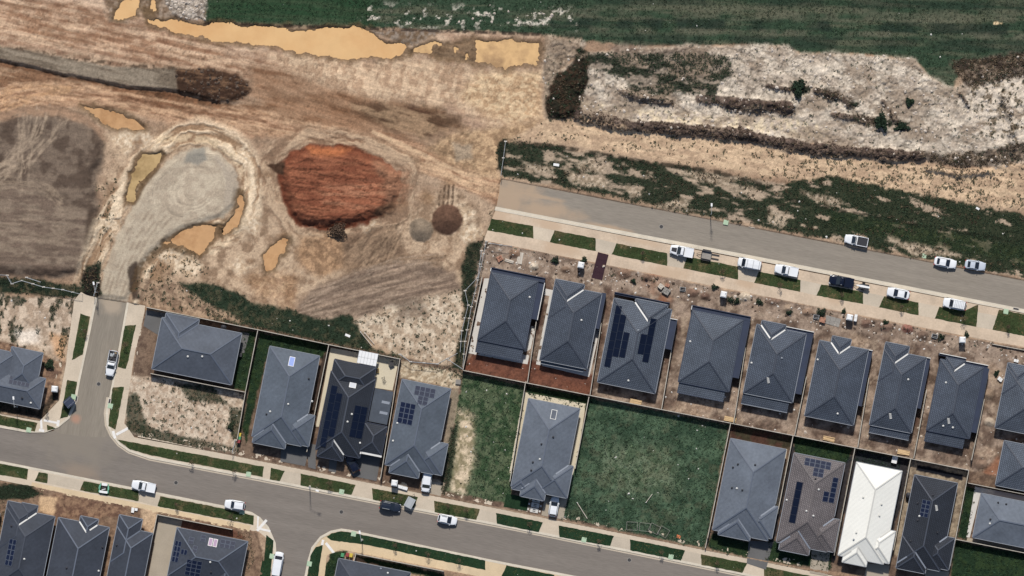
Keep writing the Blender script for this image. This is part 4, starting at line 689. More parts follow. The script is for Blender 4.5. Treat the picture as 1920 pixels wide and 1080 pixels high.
# ------------------------------------------------------------------ streets, kerbs, footpaths, verges
struct(poly_obj('road', ext([(938, 333), (1970, 534), (1970, 594), (930, 392), (936, 360)]), -.1, .0, M['asphalt']), 'asphalt street past the new row of houses, dusty at its unfinished end')
SIDE = [(183, 557), (238, 566), (222, 655), (205, 745), (200, 775), (202, 796), (207, 812), (198, 820), (160, 819), (112, 813), (100, 806), (110, 800), (130, 785), (142, 760), (150, 715), (165, 645)]
struct(poly_obj('side_street', SIDE, -.1, .003, M['asphalt_side']), 'short side street running up to the gravel turning head')
MAIN = [(-60, 795), (0, 802), (50, 811), (85, 811), (110, 806), (210, 815), (224, 832), (242, 845), (280, 858), (480, 898), (700, 941), (960, 991), (1440, 1088), (1700, 1142), (1700, 1205), (1440, 1148), (1080, 1080), (960, 1057), (910, 1047), (655, 993), (640, 991), (620, 995), (600, 1006), (584, 1026), (577, 1050), (570, 1085), (560, 1200), (505, 1200), (514, 1085), (519, 1045), (517, 1018), (504, 988), (488, 970), (472, 960), (420, 948), (90, 882), (0, 864), (-60, 852)]
struct(poly_obj('main_street', ext(MAIN), -.1, .0, M['asphalt_main']), 'asphalt street bending past the finished houses')
def offset(pts, d):
    P = [Vector(p) for p in pts]; out = []
    for i in range(len(P)):
        a = P[max(i - 1, 0)]; b = P[min(i + 1, len(P) - 1)]; e = (b - a).normalized(); out.append((P[i].x - e.y * d, P[i].y + e.x * d))
    return out
def strip(name, pts, d0, d1, z0, z1, m, parent=None):
    a = offset(pts, d0); b = offset(pts, d1); mb = MB()
    for i in range(len(pts) - 1): mb.prism([W(*p).to_tuple()[:2] for p in (a[i], a[i + 1], b[i + 1], b[i])], z0, z1)
    return mb.build(name, m, parent)
K_MN = [(203, 745), (198, 775), (200, 797), (209, 817), (223, 834), (242, 847), (280, 860), (480, 898), (700, 941), (960, 991), (1440, 1088), (1700, 1142)]
kerbs = [('kerb along the weed bank of the new street', [(938, 332), (1440, 431), (1970, 534)], -4.5), ('kerb line of the parking bays', [(928, 391), (1440, 489), (1970, 593)], 3.5),
 ('west kerb of the side street', [(183, 557), (165, 645), (150, 715), (142, 760), (130, 785), (110, 801), (85, 811), (50, 811), (0, 802), (-60, 795)], 4),
 ('east kerb of the side street', [(238, 566), (222, 655), (205, 745)], -4), ('north kerb of the main street', K_MN, -4.5),
 ('south kerb west of the junction', [(-60, 852), (0, 864), (90, 882), (420, 948), (472, 960), (488, 970), (504, 988), (517, 1018), (519, 1045), (514, 1085), (505, 1200)], 4.5),
 ('south kerb east of the junction', [(560, 1200), (570, 1085), (577, 1050), (584, 1026), (600, 1006), (620, 995), (640, 991), (655, 993), (910, 1047), (960, 1057), (1080, 1080), (1440, 1148)], 4.5)]
for lab, pts, w in kerbs: struct(strip('kerb', ext(pts), min(w, 0), max(w, 0), -.1, .125, M['kerb']), lab)
struct(strip('gutter_lip', ext([(928, 391), (1440, 489), (1970, 593)]), -4, 0, -.08, .006, M['kerb']))
struct(strip('gutter_lip', K_MN, 0, 3.5, -.08, .012, M['conc_apron']))
# concrete sheets under the nature strips
SHEETS = [('concrete', [(929, 395), (1970, 597), (1970, 668), (1860, 640), (904, 452)], 'conc_new'),
 ('concrete', [(180, 557), (152, 545), (140, 560), (124, 682), (110, 752), (76, 786), (-60, 757), (-60, 792), (0, 799), (50, 808), (85, 808), (108, 798), (127, 783), (139, 759), (147, 714), (162, 644)], 'conc'),
 ('concrete', [(241, 567), (276, 573), (256, 660), (235, 795), (252, 820), (480, 862), (710, 905), (960, 957), (1322, 1027), (1500, 1064), (1700, 1104), (1700, 1138), (1440, 1084), (960, 987), (700, 937), (480, 894), (281, 856), (245, 843), (227, 831), (213, 815), (204, 796), (202, 775), (207, 746), (225, 656)], 'conc'),
 ('concrete', [(-60, 856), (0, 868), (90, 886), (420, 952), (470, 964), (485, 973), (500, 990), (513, 1018), (515, 1045), (510, 1085), (500, 1200), (474, 1200), (488, 1010), (478, 996), (300, 961), (150, 930), (60, 912), (-60, 890)], 'conc'),
 ('concrete', [(564, 1200), (574, 1085), (581, 1051), (588, 1028), (603, 1010), (622, 999), (640, 995), (655, 997), (910, 1051), (960, 1061), (1080, 1084), (1440, 1152), (1440, 1185), (960, 1092), (830, 1066), (665, 1032), (645, 1028), (625, 1036), (614, 1055), (600, 1200)], 'conc_gold')]
for n_, poly, m in SHEETS: struct(poly_obj('footpath', ext(poly), -.1, .108, M[m], 0), 'pale concrete strip between the kerb and the lots')
def slabs(lab, a, b, w, ln, m, z=.122, name='footpath'):
    root = struct(empty(name, W((a[0] + b[0]) / 2, (a[1] + b[1]) / 2)), lab); a, b = Vector(a), Vector(b); d = (b - a); L_ = d.length; d.normalize(); nrm = Vector((-d.y, d.x)); n = max(1, round(L_ / ln)); ln = L_ / n
    mb = MB(); h = ln * PXM / 2 - .012; mb.box(-h, -w * PXM / 2, -.06, h, w * PXM / 2, 0); me = mb.mesh('slab', M[m]); rz = math.atan2(-d.y, d.x)
    for i in range(n):
        p = a + d * (ln * (i + .5)) + nrm * (w / 2); q = W(p.x, p.y); o = obj('slab', me, root); o.location = (q.x - root.location.x, q.y - root.location.y, z + random.uniform(-.003, .003)); o.rotation_euler = (0, 0, rz)
slabs('concrete footpath in front of the new row of houses', (908, 437), (1860, 625), 14, 22, 'conc_new')
slabs('concrete parking bays along the new street', (935, 397), (1880, 580), 14, 46, 'conc_new', .116)
slabs('footpath in front of the finished houses', (490, 864), (1500, 1063), -12, 20, 'conc')
slabs('footpath past the sandy vacant lot', (258, 819), (488, 863), -11.5, 20, 'conc')
slabs('footpath west of the side street', (147, 562), (117, 712), 13, 18, 'conc')
slabs('footpath east of the side street', (272, 576), (238, 790), 14, 20, 'conc')
slabs('tinted footpath past the corner house', (640, 1015), (960, 1078), 15, 20, 'conc_gold')
slabs('footpath in front of the lots at the bottom of the street', (60, 904), (470, 985), 12, 20, 'conc_gold')
VERGES = [[(922, 410), (1000, 424), (1000, 447), (914, 432)], [(1040, 432), (1117, 447), (1117, 471), (1031, 454)], [(1156, 456), (1251, 475), (1251, 498), (1147, 477)], [(1289, 481), (1384, 500), (1384, 524), (1281, 503)], [(1423, 509), (1501, 525), (1500, 547), (1414, 530)], [(1540, 533), (1618, 547), (1618, 570), (1531, 554)], [(1658, 555), (1722, 567), (1722, 591), (1648, 576)], [(1761, 575), (1808, 583), (1834, 571), (1831, 613), (1753, 597)], [(1873, 580), (1970, 599), (1970, 640), (1861, 618)],
 [(220, 824), (290, 837), (495, 875), (492, 894), (480, 892), (280, 853), (243, 842)], [(508, 877), (534, 883), (524, 902), (506, 899)], [(564, 888), (667, 909), (659, 928), (563, 910)], [(697, 915), (784, 932), (776, 952), (699, 937)], [(814, 939), (900, 955), (893, 975), (815, 960)], [(930, 962), (1018, 979), (1010, 998), (932, 982)], [(1047, 985), (1151, 1005), (1144, 1024), (1049, 1007)], [(1181, 1011), (1284, 1032), (1277, 1051), (1182, 1032)], [(1314, 1039), (1401, 1056), (1392, 1074), (1315, 1059)], [(1432, 1062), (1530, 1082), (1522, 1100), (1433, 1083)],
 [(-50, 859), (0, 869), (53, 879), (51, 899), (0, 890), (-50, 880)], [(73, 885), (90, 888), (89, 906), (65, 902)], [(157, 902), (260, 921), (260, 940), (150, 919)], [(301, 930), (422, 954), (476, 967), (475, 984), (295, 949)], [(500, 1003), (513, 1014), (506, 1095), (484, 1095)],
 [(612, 1006), (622, 1000), (640, 996), (657, 998), (910, 1051), (910, 1069), (692, 1022), (620, 1013)], [(605, 1022), (592, 1026), (582, 1042), (574, 1095), (594, 1095)], [(950, 1060), (1040, 1078), (1032, 1098), (940, 1080)],
 [(151, 588), (169, 594), (155, 665), (135, 675)], [(126, 712), (145, 716), (139, 750), (127, 781), (113, 785)], [(234, 611), (255, 609), (240, 680), (236, 692), (221, 688)], [(211, 726), (233, 725), (217, 805), (203, 799)], [(-50, 768), (70, 793), (66, 809), (0, 797), (-50, 790)], [(88, 796), (104, 803), (89, 807)]]
VZ = .14
DV = np.zeros((NY, NX))
for i, poly in enumerate(VERGES):
    o = poly_obj('grass_verge', poly, .0, VZ, M['lawndark' if i in (14, 15, 16, 23, 24, 25, 26) else 'lawnbase'], .5); struct(o, 'mown grass nature strip framed by concrete')
    sl, d = sd_poly(poly, 20); DV[sl] = np.maximum(DV[sl], (1 - ss(-4, -1.0, d)) * 16)
# driveways and paving
PAVE = [('driveway', [(275, 578), (312, 586), (304, 628), (296, 628), (269, 611)], 'conc_dark', 'dark concrete driveway of the corner house with the wide steel-grey roof'), ('patio', [(453, 622), (468, 625), (458, 662), (446, 660)], 'conc_dark', 'grey concrete patio slab on the lawn'),
 ('driveway', [(527, 835), (580, 838), (572, 874), (526, 865)], 'conc_dark', 'charcoal driveway of the pale blue-grey house'), ('driveway', [(576, 830), (592, 834), (592, 880), (578, 876)], 'conc_dark', 'charcoal side path'), ('driveway', [(650, 850), (715, 852), (706, 902), (660, 892)], 'conc_dark', 'wide charcoal driveway beside the black car'), ('path', [(618, 862), (632, 864), (630, 886), (616, 883)], 'conc_dark', 'charcoal front path'),
 ('patio', [(620, 652), (748, 674), (736, 732), (702, 727), (705, 690), (628, 672), (612, 735), (598, 800), (592, 800), (606, 730)], 'conc_cream', 'cream concrete patio behind the black-panelled house'),
 ('path', [(908, 522), (878, 662), (989, 683), (1004, 612), (996, 611), (978, 673), (891, 657), (896, 630), (917, 522)], 'conc_white', 'white concrete path round the end house of the new row'), ('path', [(1032, 545), (1005, 683), (1105, 707), (1127, 607), (1118, 605), (1099, 696), (1015, 677), (1041, 546)], 'conc_white', 'white concrete path round the second house of the new row'), ('path', [(1022, 541), (1037, 544), (1035, 556), (1020, 553)], 'conc_white', 'white concrete pad'),
 ('patio', [(982, 735), (1098, 757), (1092, 800), (1080, 870), (1062, 930), (1055, 925), (1086, 766), (992, 748), (962, 888), (955, 886)], 'conc_cream', 'cream concrete path round the house beside the green lot'), ('driveway', [(1022, 930), (1064, 934), (1056, 974), (1015, 966)], 'conc_tan', 'grey driveway with a white car'), ('driveway', [(1404, 1014), (1450, 1016), (1436, 1068), (1400, 1056)], 'conc_dark', 'slate driveway of the blue-grey house'),
 ('driveway', [(1522, 1030), (1556, 1036), (1552, 1080), (1518, 1074)], 'conc_tan', 'pale driveway of the brown-grey house'), ('driveway', [(1626, 1056), (1668, 1060), (1662, 1110), (1616, 1100)], 'conc_tan', 'driveway of the white-roofed house'), ('driveway', [(1736, 1068), (1780, 1072), (1770, 1120), (1730, 1112)], 'conc_tan', 'driveway of the dark house with a framed array'), ('path', [(1470, 842), (1476, 842), (1456, 955), (1449, 953)], 'conc_cream', 'narrow cream side path'),
 ('path', [(1828, 912), (1960, 938), (1960, 952), (1838, 926), (1818, 1008), (1812, 1007)], 'conc_white', 'white path round the house at the street end'), ('path', [(1814, 1008), (1960, 1036), (1960, 1044), (1812, 1014)], 'conc_tan', 'grey path beside the fence'), ('driveway', [(298, 966), (342, 976), (320, 1070), (300, 1120), (272, 1120)], 'conc_tan', 'grey concrete driveway beside the many-panelled roof'),
 ('driveway', [(795, 900), (830, 906), (826, 930), (793, 922)], 'conc_tan', 'dusty driveway with a white people mover'), ('lawn', [(950, 925), (992, 934), (988, 958), (944, 950)], 'lawndark', 'dark clipped front lawn')]
for j, (n_, poly, m, lab) in enumerate(PAVE): struct(poly_obj(n_, poly, .0, .172 + .003 * (j % 5), M[m]), lab)
for j, (n_, poly) in enumerate([('apron', [(1000, 424), (1040, 432), (1031, 454), (1000, 447)]), ('apron', [(1117, 447), (1156, 456), (1147, 477), (1117, 471)]), ('apron', [(1251, 475), (1289, 481), (1281, 503), (1251, 498)]), ('apron', [(1384, 500), (1423, 509), (1414, 530), (1384, 524)]), ('apron', [(1501, 525), (1540, 533), (1531, 554), (1500, 547)]), ('apron', [(1618, 547), (1658, 555), (1648, 576), (1618, 570)]), ('apron', [(1722, 567), (1761, 575), (1753, 597), (1722, 591)]), ('apron', [(1834, 571), (1873, 580), (1861, 618), (1831, 613)]),
  ('apron', [(534, 883), (564, 888), (563, 910), (524, 902)]), ('apron', [(667, 909), (697, 915), (699, 937), (659, 928)]), ('apron', [(784, 932), (814, 939), (815, 960), (776, 952)]), ('apron', [(900, 955), (930, 962), (932, 982), (893, 975)]), ('apron', [(1018, 979), (1047, 985), (1049, 1007), (1010, 998)]), ('apron', [(1151, 1005), (1181, 1011), (1182, 1032), (1144, 1024)]), ('apron', [(1284, 1032), (1314, 1039), (1315, 1059), (1277, 1051)]), ('apron', [(1401, 1056), (1432, 1062), (1433, 1083), (1392, 1074)]), ('apron', [(260, 921), (301, 930), (295, 949), (260, 940)]), ('apron', [(90, 888), (157, 902), (150, 919), (89, 906)])]):
    struct(poly_obj('driveway_apron', poly, .0, .117, M['conc_apron' if j % 3 else 'conc']), 'concrete driveway crossing between two grass verges')
for a, b, w in (((77, 785), (78, 804), 4), ((73, 806), (83, 808), 5), ((82, 788), (108, 793), 4), ((110, 788), (108, 799), 5), ((212, 808), (216, 822), 5), ((218, 815), (240, 803), 5), ((500, 975), (482, 995), 5), ((484, 968), (483, 990), 3), ((485, 991), (507, 996), 4), ((606, 1012), (604, 1022), 4.5), ((611, 1018), (627, 1038), 5)):
    mb = MB(); d = (Vector(b) - Vector(a)).normalized(); n = Vector((-d.y, d.x)) * w / 2; mb.prism([W(*(Vector(a) + n)).to_tuple()[:2], W(*(Vector(b) + n)).to_tuple()[:2], W(*(Vector(b) - n)).to_tuple()[:2], W(*(Vector(a) - n)).to_tuple()[:2]], .08, .130 + .0011 * random.randint(0, 6)); struct(mb.build('kerb_ramp_strip', M['white_paint']), 'white kerb ramp strip at the street corner')
DGX, DGY = np.gradient(gx), np.gradient(gy)
# ------------------------------------------------------------------ scattered ground cover (nobody could count it)
def scatter(D, name, label, tint, keep, hmin, hmax, blades, wid, spread, cat, z=None, src=None):
    n = rng.poisson(np.clip(D, 0, 40) * np.minimum(CELL, .15)); jj, ii = np.nonzero(n); rep = n[jj, ii]; jj = np.repeat(jj, rep); ii = np.repeat(ii, rep); N = len(jj)
    x = (gx[ii] + (rng.random(N) - .5) * DGX[ii] - 960) * PXM; y = (540 - gy[jj] - (rng.random(N) - .5) * DGY[jj]) * PXM; zz = (Z[jj, ii] if z is None else np.full(N, z))
    sc = hmin + (hmax - hmin) * rng.random(N) ** 1.6; B = blades
    a = rng.random((N, B)) * 6.283; lean = (.35 + rng.random((N, B))) * spread; s = sc[:, None]
    bx = x[:, None] + (rng.random((N, B)) - .5) * s * spread; by = y[:, None] + (rng.random((N, B)) - .5) * s * spread
    tx = bx + np.cos(a) * s * lean; ty = by + np.sin(a) * s * lean; tz = zz[:, None] + s * (.45 + .55 * rng.random((N, B)))
    w = wid * s; px_, py_ = -np.sin(a) * w / 2, np.cos(a) * w / 2; mz = zz[:, None] + s * .25 + 0 * bx
    v = np.stack([np.stack([bx - px_, by - py_, mz - s * .3], -1), np.stack([bx + px_, by + py_, mz - s * .3], -1), np.stack([(bx + tx) / 2 + px_ * 1.3, (by + ty) / 2 + py_ * 1.3, (mz + tz) / 2 + s * .1], -1), np.stack([tx, ty, tz], -1)], 2).reshape(-1, 3)
    q = np.arange(len(v)).reshape(-1, 4); me = bpy.data.meshes.new(name); me.vertices.add(len(v)); me.vertices.foreach_set('co', v.astype(np.float32).ravel()); me.loops.add(q.size); me.loops.foreach_set('vertex_index', q.astype(np.int32).ravel()); me.polygons.add(len(q)); me.polygons.foreach_set('loop_start', np.arange(0, q.size, 4, dtype=np.int32)); me.update(calc_edges=True); me.materials.append(M['leaf'])
    base = (COL if src is None else src)[jj, ii] * keep + np.array(tint) * (1 - keep); hue = 1 + .22 * (rng.random((N, 1)) - .5) * np.array([[.9, .3, -.3]]); base = base * hue * (.62 + .85 * rng.random((N, 1)))
    c = np.ones((N, B, 4, 4), np.float32); c[..., :3] = base[:, None, None, :] * (.85 + .3 * rng.random((N, B, 1, 1))); at = me.attributes.new('tint', 'FLOAT_COLOR', 'POINT'); at.data.foreach_set('color', c.ravel())
    return stuff(obj(name, me), label, cat)
def lumps(D, name, label, m, rmin, rmax, cat):
    n = rng.poisson(D * np.minimum(CELL, .6)); jj, ii = np.nonzero(n); rep = n[jj, ii]; jj = np.repeat(jj, rep); ii = np.repeat(ii, rep); N = len(jj)
    x = (gx[ii] + (rng.random(N) - .5) * DGX[ii] - 960) * PXM; y = (540 - gy[jj] - (rng.random(N) - .5) * DGY[jj]) * PXM; zz = Z[jj, ii]; r = rmin + (rmax - rmin) * rng.random(N) ** 3
    base = np.array([[1, 0, 0], [.3, .95, 0], [-.8, .6, 0], [-.8, -.6, 0], [.3, -.95, 0], [.1, 0, .9]]); v = base[None] * (.65 + .7 * rng.random((N, 6, 1))) * r[:, None, None]; a = rng.random(N) * 6.283; c, s = np.cos(a)[:, None], np.sin(a)[:, None]
    X = v[..., 0] * c - v[..., 1] * s + x[:, None]; Y = v[..., 0] * s + v[..., 1] * c + y[:, None]; V = np.stack([X, Y, v[..., 2] * .8 + zz[:, None] - .03], -1).reshape(-1, 3); k = np.arange(N)[:, None, None] * 6
    t = (k + np.array([[0, 1, 5], [1, 2, 5], [2, 3, 5], [3, 4, 5], [4, 0, 5]])[None]).reshape(-1, 3); me = bpy.data.meshes.new(name); me.from_pydata(V.tolist(), [], t.tolist()); me.materials.append(m); return stuff(obj(name, me), label, cat)
D_weed *= (Z > -.12); D_grass *= (Z > -.12)
scatter(D_weed, 'weeds', 'dark green weeds growing over the disturbed soil', K(54, 68, 50), .22, .07, .27, 5, .6, 1.0, 'weeds')
scatter(D_dry, 'dry_brush', 'brown dead weeds along the spoil heaps', K(92, 80, 64), .25, .1, .36, 6, .5, .9, 'dead weeds')
scatter(D_grass, 'field_grass', 'rough green grass of the field along the pond', K(60, 80, 60), .75, .08, .24, 4, .6, 1.1, 'grass')
scatter(D_lot, 'lot_grass', 'uncut grass of the vacant lots and back yards', K(60, 84, 62), .7, .08, .3, 4, .6, 1.1, 'grass')
VC = np.zeros((NY, NX, 3)); n = ss(.46, .66, nz(14, 4, 5))[..., None]; n2 = ss(1000, 1100, PX)[..., None] * (PY < 660)[..., None]; VC[:] = (np.array(K(50, 72, 42)) * (1 - n2) + np.array(K(64, 72, 44)) * n2) * (1 - n * (.35 + .55 * n2)) + np.array(K(122, 106, 76)) * n * (.35 + .55 * n2); VC *= (1 + .5 * (nz(5, 9, 3) - .5))[..., None]
scatter(DV, 'verge_grass', 'short grass of the nature strips', K(50, 72, 42), 1.0, .04, .13, 4, .8, 1.2, 'grass', z=VZ, src=VC)
lumps(D_rock, 'clay_lumps', 'pale broken clay lumps strewn over the ground', M['rock'], .06, .38, 'rubble')
lumps(D_rub, 'dark_rubble', 'dark clods on the spoil ridge', M['rubble'], .10, .42, 'rubble')
# ------------------------------------------------------------------ houses
PITCH = .40
def plane_uv(pts):
    n = (Vector(pts[1]) - Vector(pts[0])).cross(Vector(pts[2]) - Vector(pts[0])).normalized(); e = Vector((0, 0, 1)).cross(n)
    e = e.normalized() if e.length > 1e-4 else Vector((1, 0, 0)); s = n.cross(e); return [(Vector(p).dot(e), Vector(p).dot(s)) for p in pts]
def uvmesh(name, faces, m):
    me = bpy.data.meshes.new(name); v = []; f = []; uvs = []
    for pts in faces: f.append(tuple(range(len(v), len(v) + len(pts)))); v += [tuple(p) for p in pts]; uvs += plane_uv(pts)
    me.from_pydata(v, [], f); ul = me.uv_layers.new(name='UVMap'); ul.data.foreach_set('uv', [c for p in uvs for c in p]); me.materials.append(m); me.update(); return me
PVMESH = {}
def pvmesh(side, du, dv, black, kind):
    k = (side, du, dv, black, kind)
    if k in PVMESH: return PVMESH[k]
    sx = {'W': PITCH, 'E': -PITCH}.get(side, 0); sy = {'N': -PITCH, 'S': PITCH}.get(side, 0)      # dz per metre of local x / y
    hx, hy = du * PXM / 2 - .02, dv * PXM / 2 - .02; mb = MB()
    def q(x, y, z): return (x, y, z + sx * x + sy * y)
    def slab(hx, hy, z0, z1, mi):
        b = len(mb.v); mb.v += [q(*p) for p in ((-hx, -hy, z0), (hx, -hy, z0), (hx, hy, z0), (-hx, hy, z0), (-hx, -hy, z1), (hx, -hy, z1), (hx, hy, z1), (-hx, hy, z1))]
        for f in ((0, 3, 2, 1), (4, 5, 6, 7), (0, 1, 5, 4), (1, 2, 6, 5), (2, 3, 7, 6), (3, 0, 4, 7)): mb.f.append(tuple(b + i for i in f)); mb.m.append(mi)
    slab(hx, hy, .05, .09, 0); ins = .035 if kind == 'pv' else .07; slab(hx - ins, hy - ins, .07, .096, 1)
    if kind == 'pv': mats = [M['pvframe_b'], M['pvblack']] if black else [M['pvframe'], M['pv']]
    else: mats = [M['flash'], M[kind]]
    PVMESH[k] = mb.mesh('solar_panel' if kind == 'pv' else 'roof_panel', mats); return PVMESH[k]
WT = {'brick': 'brick', 'render': 'render'}
def house(name, label, A, wings, roof, cap='cap_dark', gut='gutter', valley=(), lean=(), boxg=(), pv=(), vents=(), sky=(), front='S', garage=None, walls='brick', ze=2.55, flash='flash', flat=(), tiles=()):
    p = W(A[0], A[1], ze); root = empty(name, (p.x, p.y, 0), -TH); tag(root, label, 'house')
    wings = [(*w, .004 * i) for i, w in enumerate(wings)]
    def wz(w, u, v): u0, v0, u1, v1, l = w; return ze + l + min(u - u0, u1 - u, v - v0, v1 - v) * PXM * PITCH
    def inside(w, u, v, e=0): return w[0] - e <= u <= w[2] + e and w[1] - e <= v <= w[3] + e
    def env(u, v):
        z = [wz(w, u, v) for w in wings if inside(w, u, v)]; return max(z) if z else ze
    L_ = lambda u, v, z: (u * PXM, -v * PXM, z)
    faces = []; hips = []
    for w in wings:
        u0, v0, u1, v1, l = w; z = ze + l; W_, H_ = u1 - u0, v1 - v0; hf = min(W_, H_) / 2; zr = z + hf * PXM * PITCH
        if H_ >= W_: r0, r1 = (u0 + hf, v0 + hf), (u0 + hf, v1 - hf)
        else: r0, r1 = (u0 + hf, v0 + hf), (u1 - hf, v0 + hf)
        a, b, c, d = L_(u0, v0, z), L_(u1, v0, z), L_(u1, v1, z), L_(u0, v1, z); e, f = L_(*r0, zr), L_(*r1, zr)
        if H_ >= W_: faces += [[b, a, e], [c, b, e, f], [d, c, f], [a, d, f, e]]; hips += [((u0, v0), r0), ((u1, v0), r0), ((u0, v1), r1), ((u1, v1), r1), (r0, r1)]
        else: faces += [[b, a, e, f], [c, b, f], [d, c, f, e], [a, d, e]]; hips += [((u0, v0), r0), ((u0, v1), r0), ((u1, v0), r1), ((u1, v1), r1), (r0, r1)]
        faces.append([a, b, c, d])
        # fascia depth
        for q0, q1 in ((a, b), (b, c), (c, d), (d, a)): pass
    ro = obj('roof', uvmesh('roof', faces, M[roof]), root)
    for (p0, p1) in hips:                                        # ridge and hip capping where it shows
        n = 24; run = []
        L2 = math.hypot(p1[0] - p0[0], p1[1] - p0[1])
        if L2 < 4: continue
        def own(t): u, v = p0[0] + (p1[0] - p0[0]) * t, p0[1] + (p1[1] - p0[1]) * t; return u, v
        zs = [None, None]
        def zline(u, v): return max([wz(w, u, v) for w in wings if any(h == (p0, p1) for h in hips) and inside(w, u, v)] or [ze])
        w_own = [w for w in wings if abs(wz(w, *own(.5)) - max(wz(w2, *own(.5)) if inside(w2, *own(.5)) else -9 for w2 in wings)) < 1e9]
        # the wing this line belongs to: the one whose corner or ridge it is
        wo = min(wings, key=lambda w: min(abs(p0[0] - c[0]) + abs(p0[1] - c[1]) for c in ((w[0], w[1]), (w[2], w[1]), (w[0], w[3]), (w[2], w[3]), ((w[0] + w[2]) / 2, w[1] + min(w[2] - w[0], w[3] - w[1]) / 2), (w[0] + min(w[2] - w[0], w[3] - w[1]) / 2, (w[1] + w[3]) / 2))))
        vis = [env(*own(i / n)) <= wz(wo, *own(i / n)) + .006 for i in range(n + 1)]
        i = 0
        while i <= n:
            if vis[i]:
                j = i
                while j < n and vis[j + 1]: j += 1
                if j > i:
                    a, b = own(i / n), own(j / n); mb = MB(); mb.bar(L_(*a, wz(wo, *a) + .03), L_(*b, wz(wo, *b) + .03), .24, .09); mb.build('ridge_cap', M[cap], ro)
                i = j + 1
            else: i += 1
    mbg = MB()                                                   # gutters along the free eaves
    for k, w in enumerate(wings):
        u0, v0, u1, v1, l = w
        for (a, b, o) in (((u0, v0), (u1, v0), (0, -1)), ((u1, v0), (u1, v1), (1, 0)), ((u1, v1), (u0, v1), (0, 1)), ((u0, v1), (u0, v0), (-1, 0))):
            n = 30; fr = []
            for i in range(n + 1):
                u, v = a[0] + (b[0] - a[0]) * i / n + o[0] * .8, a[1] + (b[1] - a[1]) * i / n + o[1] * .8
                fr.append(not any(inside(w2, u, v) for m_, w2 in enumerate(wings) if m_ != k))
            i = 0
            while i <= n:
                if fr[i]:
                    j = i
                    while j < n and fr[j + 1]: j += 1
                    if j > i:
                        p_ = lambda t: L_(a[0] + (b[0] - a[0]) * t / n + o[0] * .55, a[1] + (b[1] - a[1]) * t / n + o[1] * .55, ze + l - .03); mbg.bar(p_(i), p_(j), .10, .13)
                    i = j + 1
                else: i += 1
    mbg.build('gutter', M[gut], root)
    mw = MB()
    for w in wings:
        u0, v0, u1, v1, l = w; i = 4.5
        if u1 - u0 > 12 and v1 - v0 > 12: mw.box((u0 + i) * PXM, -(v1 - i) * PXM, 0, (u1 - i) * PXM, -(v0 + i) * PXM, ze - .02 + l * .5)
    mw.build('wall', M[walls], root)
    for side, wi, t in valley:
        w = wings[wi]; m_ = wings[0]; mid, hf = (w[0] + w[2]) / 2, (w[2] - w[0]) / 2
        if side == 'NL': a, b = (w[0], m_[1]), (mid, m_[1] + hf)
        elif side == 'NR': a, b = (w[2], m_[1]), (mid, m_[1] + hf)
        elif side == 'SL': a, b = (w[0], m_[3]), (mid, m_[3] - hf)
        elif side == 'SR': a, b = (w[2], m_[3]), (mid, m_[3] - hf)
        elif side == 'E': a, b = (m_[2], w[1]), (mid, w[1] + m_[2] - mid)
        if t < 1: b = (a[0] + (b[0] - a[0]) * t, a[1] + (b[1] - a[1]) * t)
        mb = MB(); mb.bar(L_(*a, env(*a) + .05), L_(*b, env(*b) + .05), .26, .05); mb.build('valley_flashing', M[flash], ro)
    for (u0, v0, u1, v1, side) in lean:                          # lower verandah roof
        z1, z0 = ze - .16, ze - .16 - .45; f = [L_(u0, v0 - 4, z1), L_(u0 + 0, v1, z0), L_(u1, v1, z0), L_(u1, v0 - 4, z1)]
        lo = [Vector(p) - Vector((0, 0, .12)) for p in f]
        o = obj('verandah_roof', uvmesh('verandah_roof', [f, lo[::-1], [f[0], lo[0], lo[1], f[1]], [f[1], lo[1], lo[2], f[2]], [f[2], lo[2], lo[3], f[3]]], M[roof]), root)
        mb = MB(); mb.bar(L_(u0, v1 + .5, z0 - .05), L_(u1, v1 + .5, z0 - .05), .11, .12); mb.build('gutter', M[gut], root)
        for u in (u0 + 3, u1 - 3): mb = MB(); mb.box(u * PXM - .06, -(v1 - 3) * PXM - .06, 0, u * PXM + .06, -(v1 - 3) * PXM + .06, z0 - .12); mb.build('post', M['render'], root)
    for (u0, v0, u1, v1, caps) in boxg:                          # boundary wall with box gutter and parapet
        mb = MB(); mb.box(u0 * PXM, -v1 * PXM, 0, u1 * PXM, -v0 * PXM, ze - .12); mb.build('parapet_wall', [M['boxgut']], root)
        t = 1.3; segs = {'N': ((u0, v0), (u1, v0 + t)), 'E': ((u1 - t, v0 + t), (u1, v1)), 'S': ((u0, v1 - t), (u1 - t, v1)), 'W': ((u0, v0 + t), (u0 + t, v1))}
        for cpt in caps:
            a, b = segs[cpt.upper()]; mb = MB(); mb.box(a[0] * PXM, -b[1] * PXM, ze - .14, b[0] * PXM, -a[1] * PXM, ze + .22); mb.build('parapet_cap', M['flash'] if cpt.isupper() else M['gutter_dark'], root)
    for (u0, v0, u1, v1, m_) in flat:
        mb = MB(); mb.box(u0 * PXM, -v1 * PXM, ze - .5, u1 * PXM, -v0 * PXM, ze - .42); mb.build('carport_roof', M[m_], root)
        for u in (u0 + 2, u1 - 2):
            for v in (v0 + 2, v1 - 2): mb = MB(); mb.box(u * PXM - .05, -v * PXM - .05, 0, u * PXM + .05, -v * PXM + .05, ze - .5); mb.build('post', M['gutter_dark'], root)
    def onroof(wi, side, u, v):
        w = wings[wi]; d = {'W': u - w[0], 'E': w[2] - u, 'N': v - w[1], 'S': w[3] - v}[side]; return ze + w[4] + d * PXM * PITCH
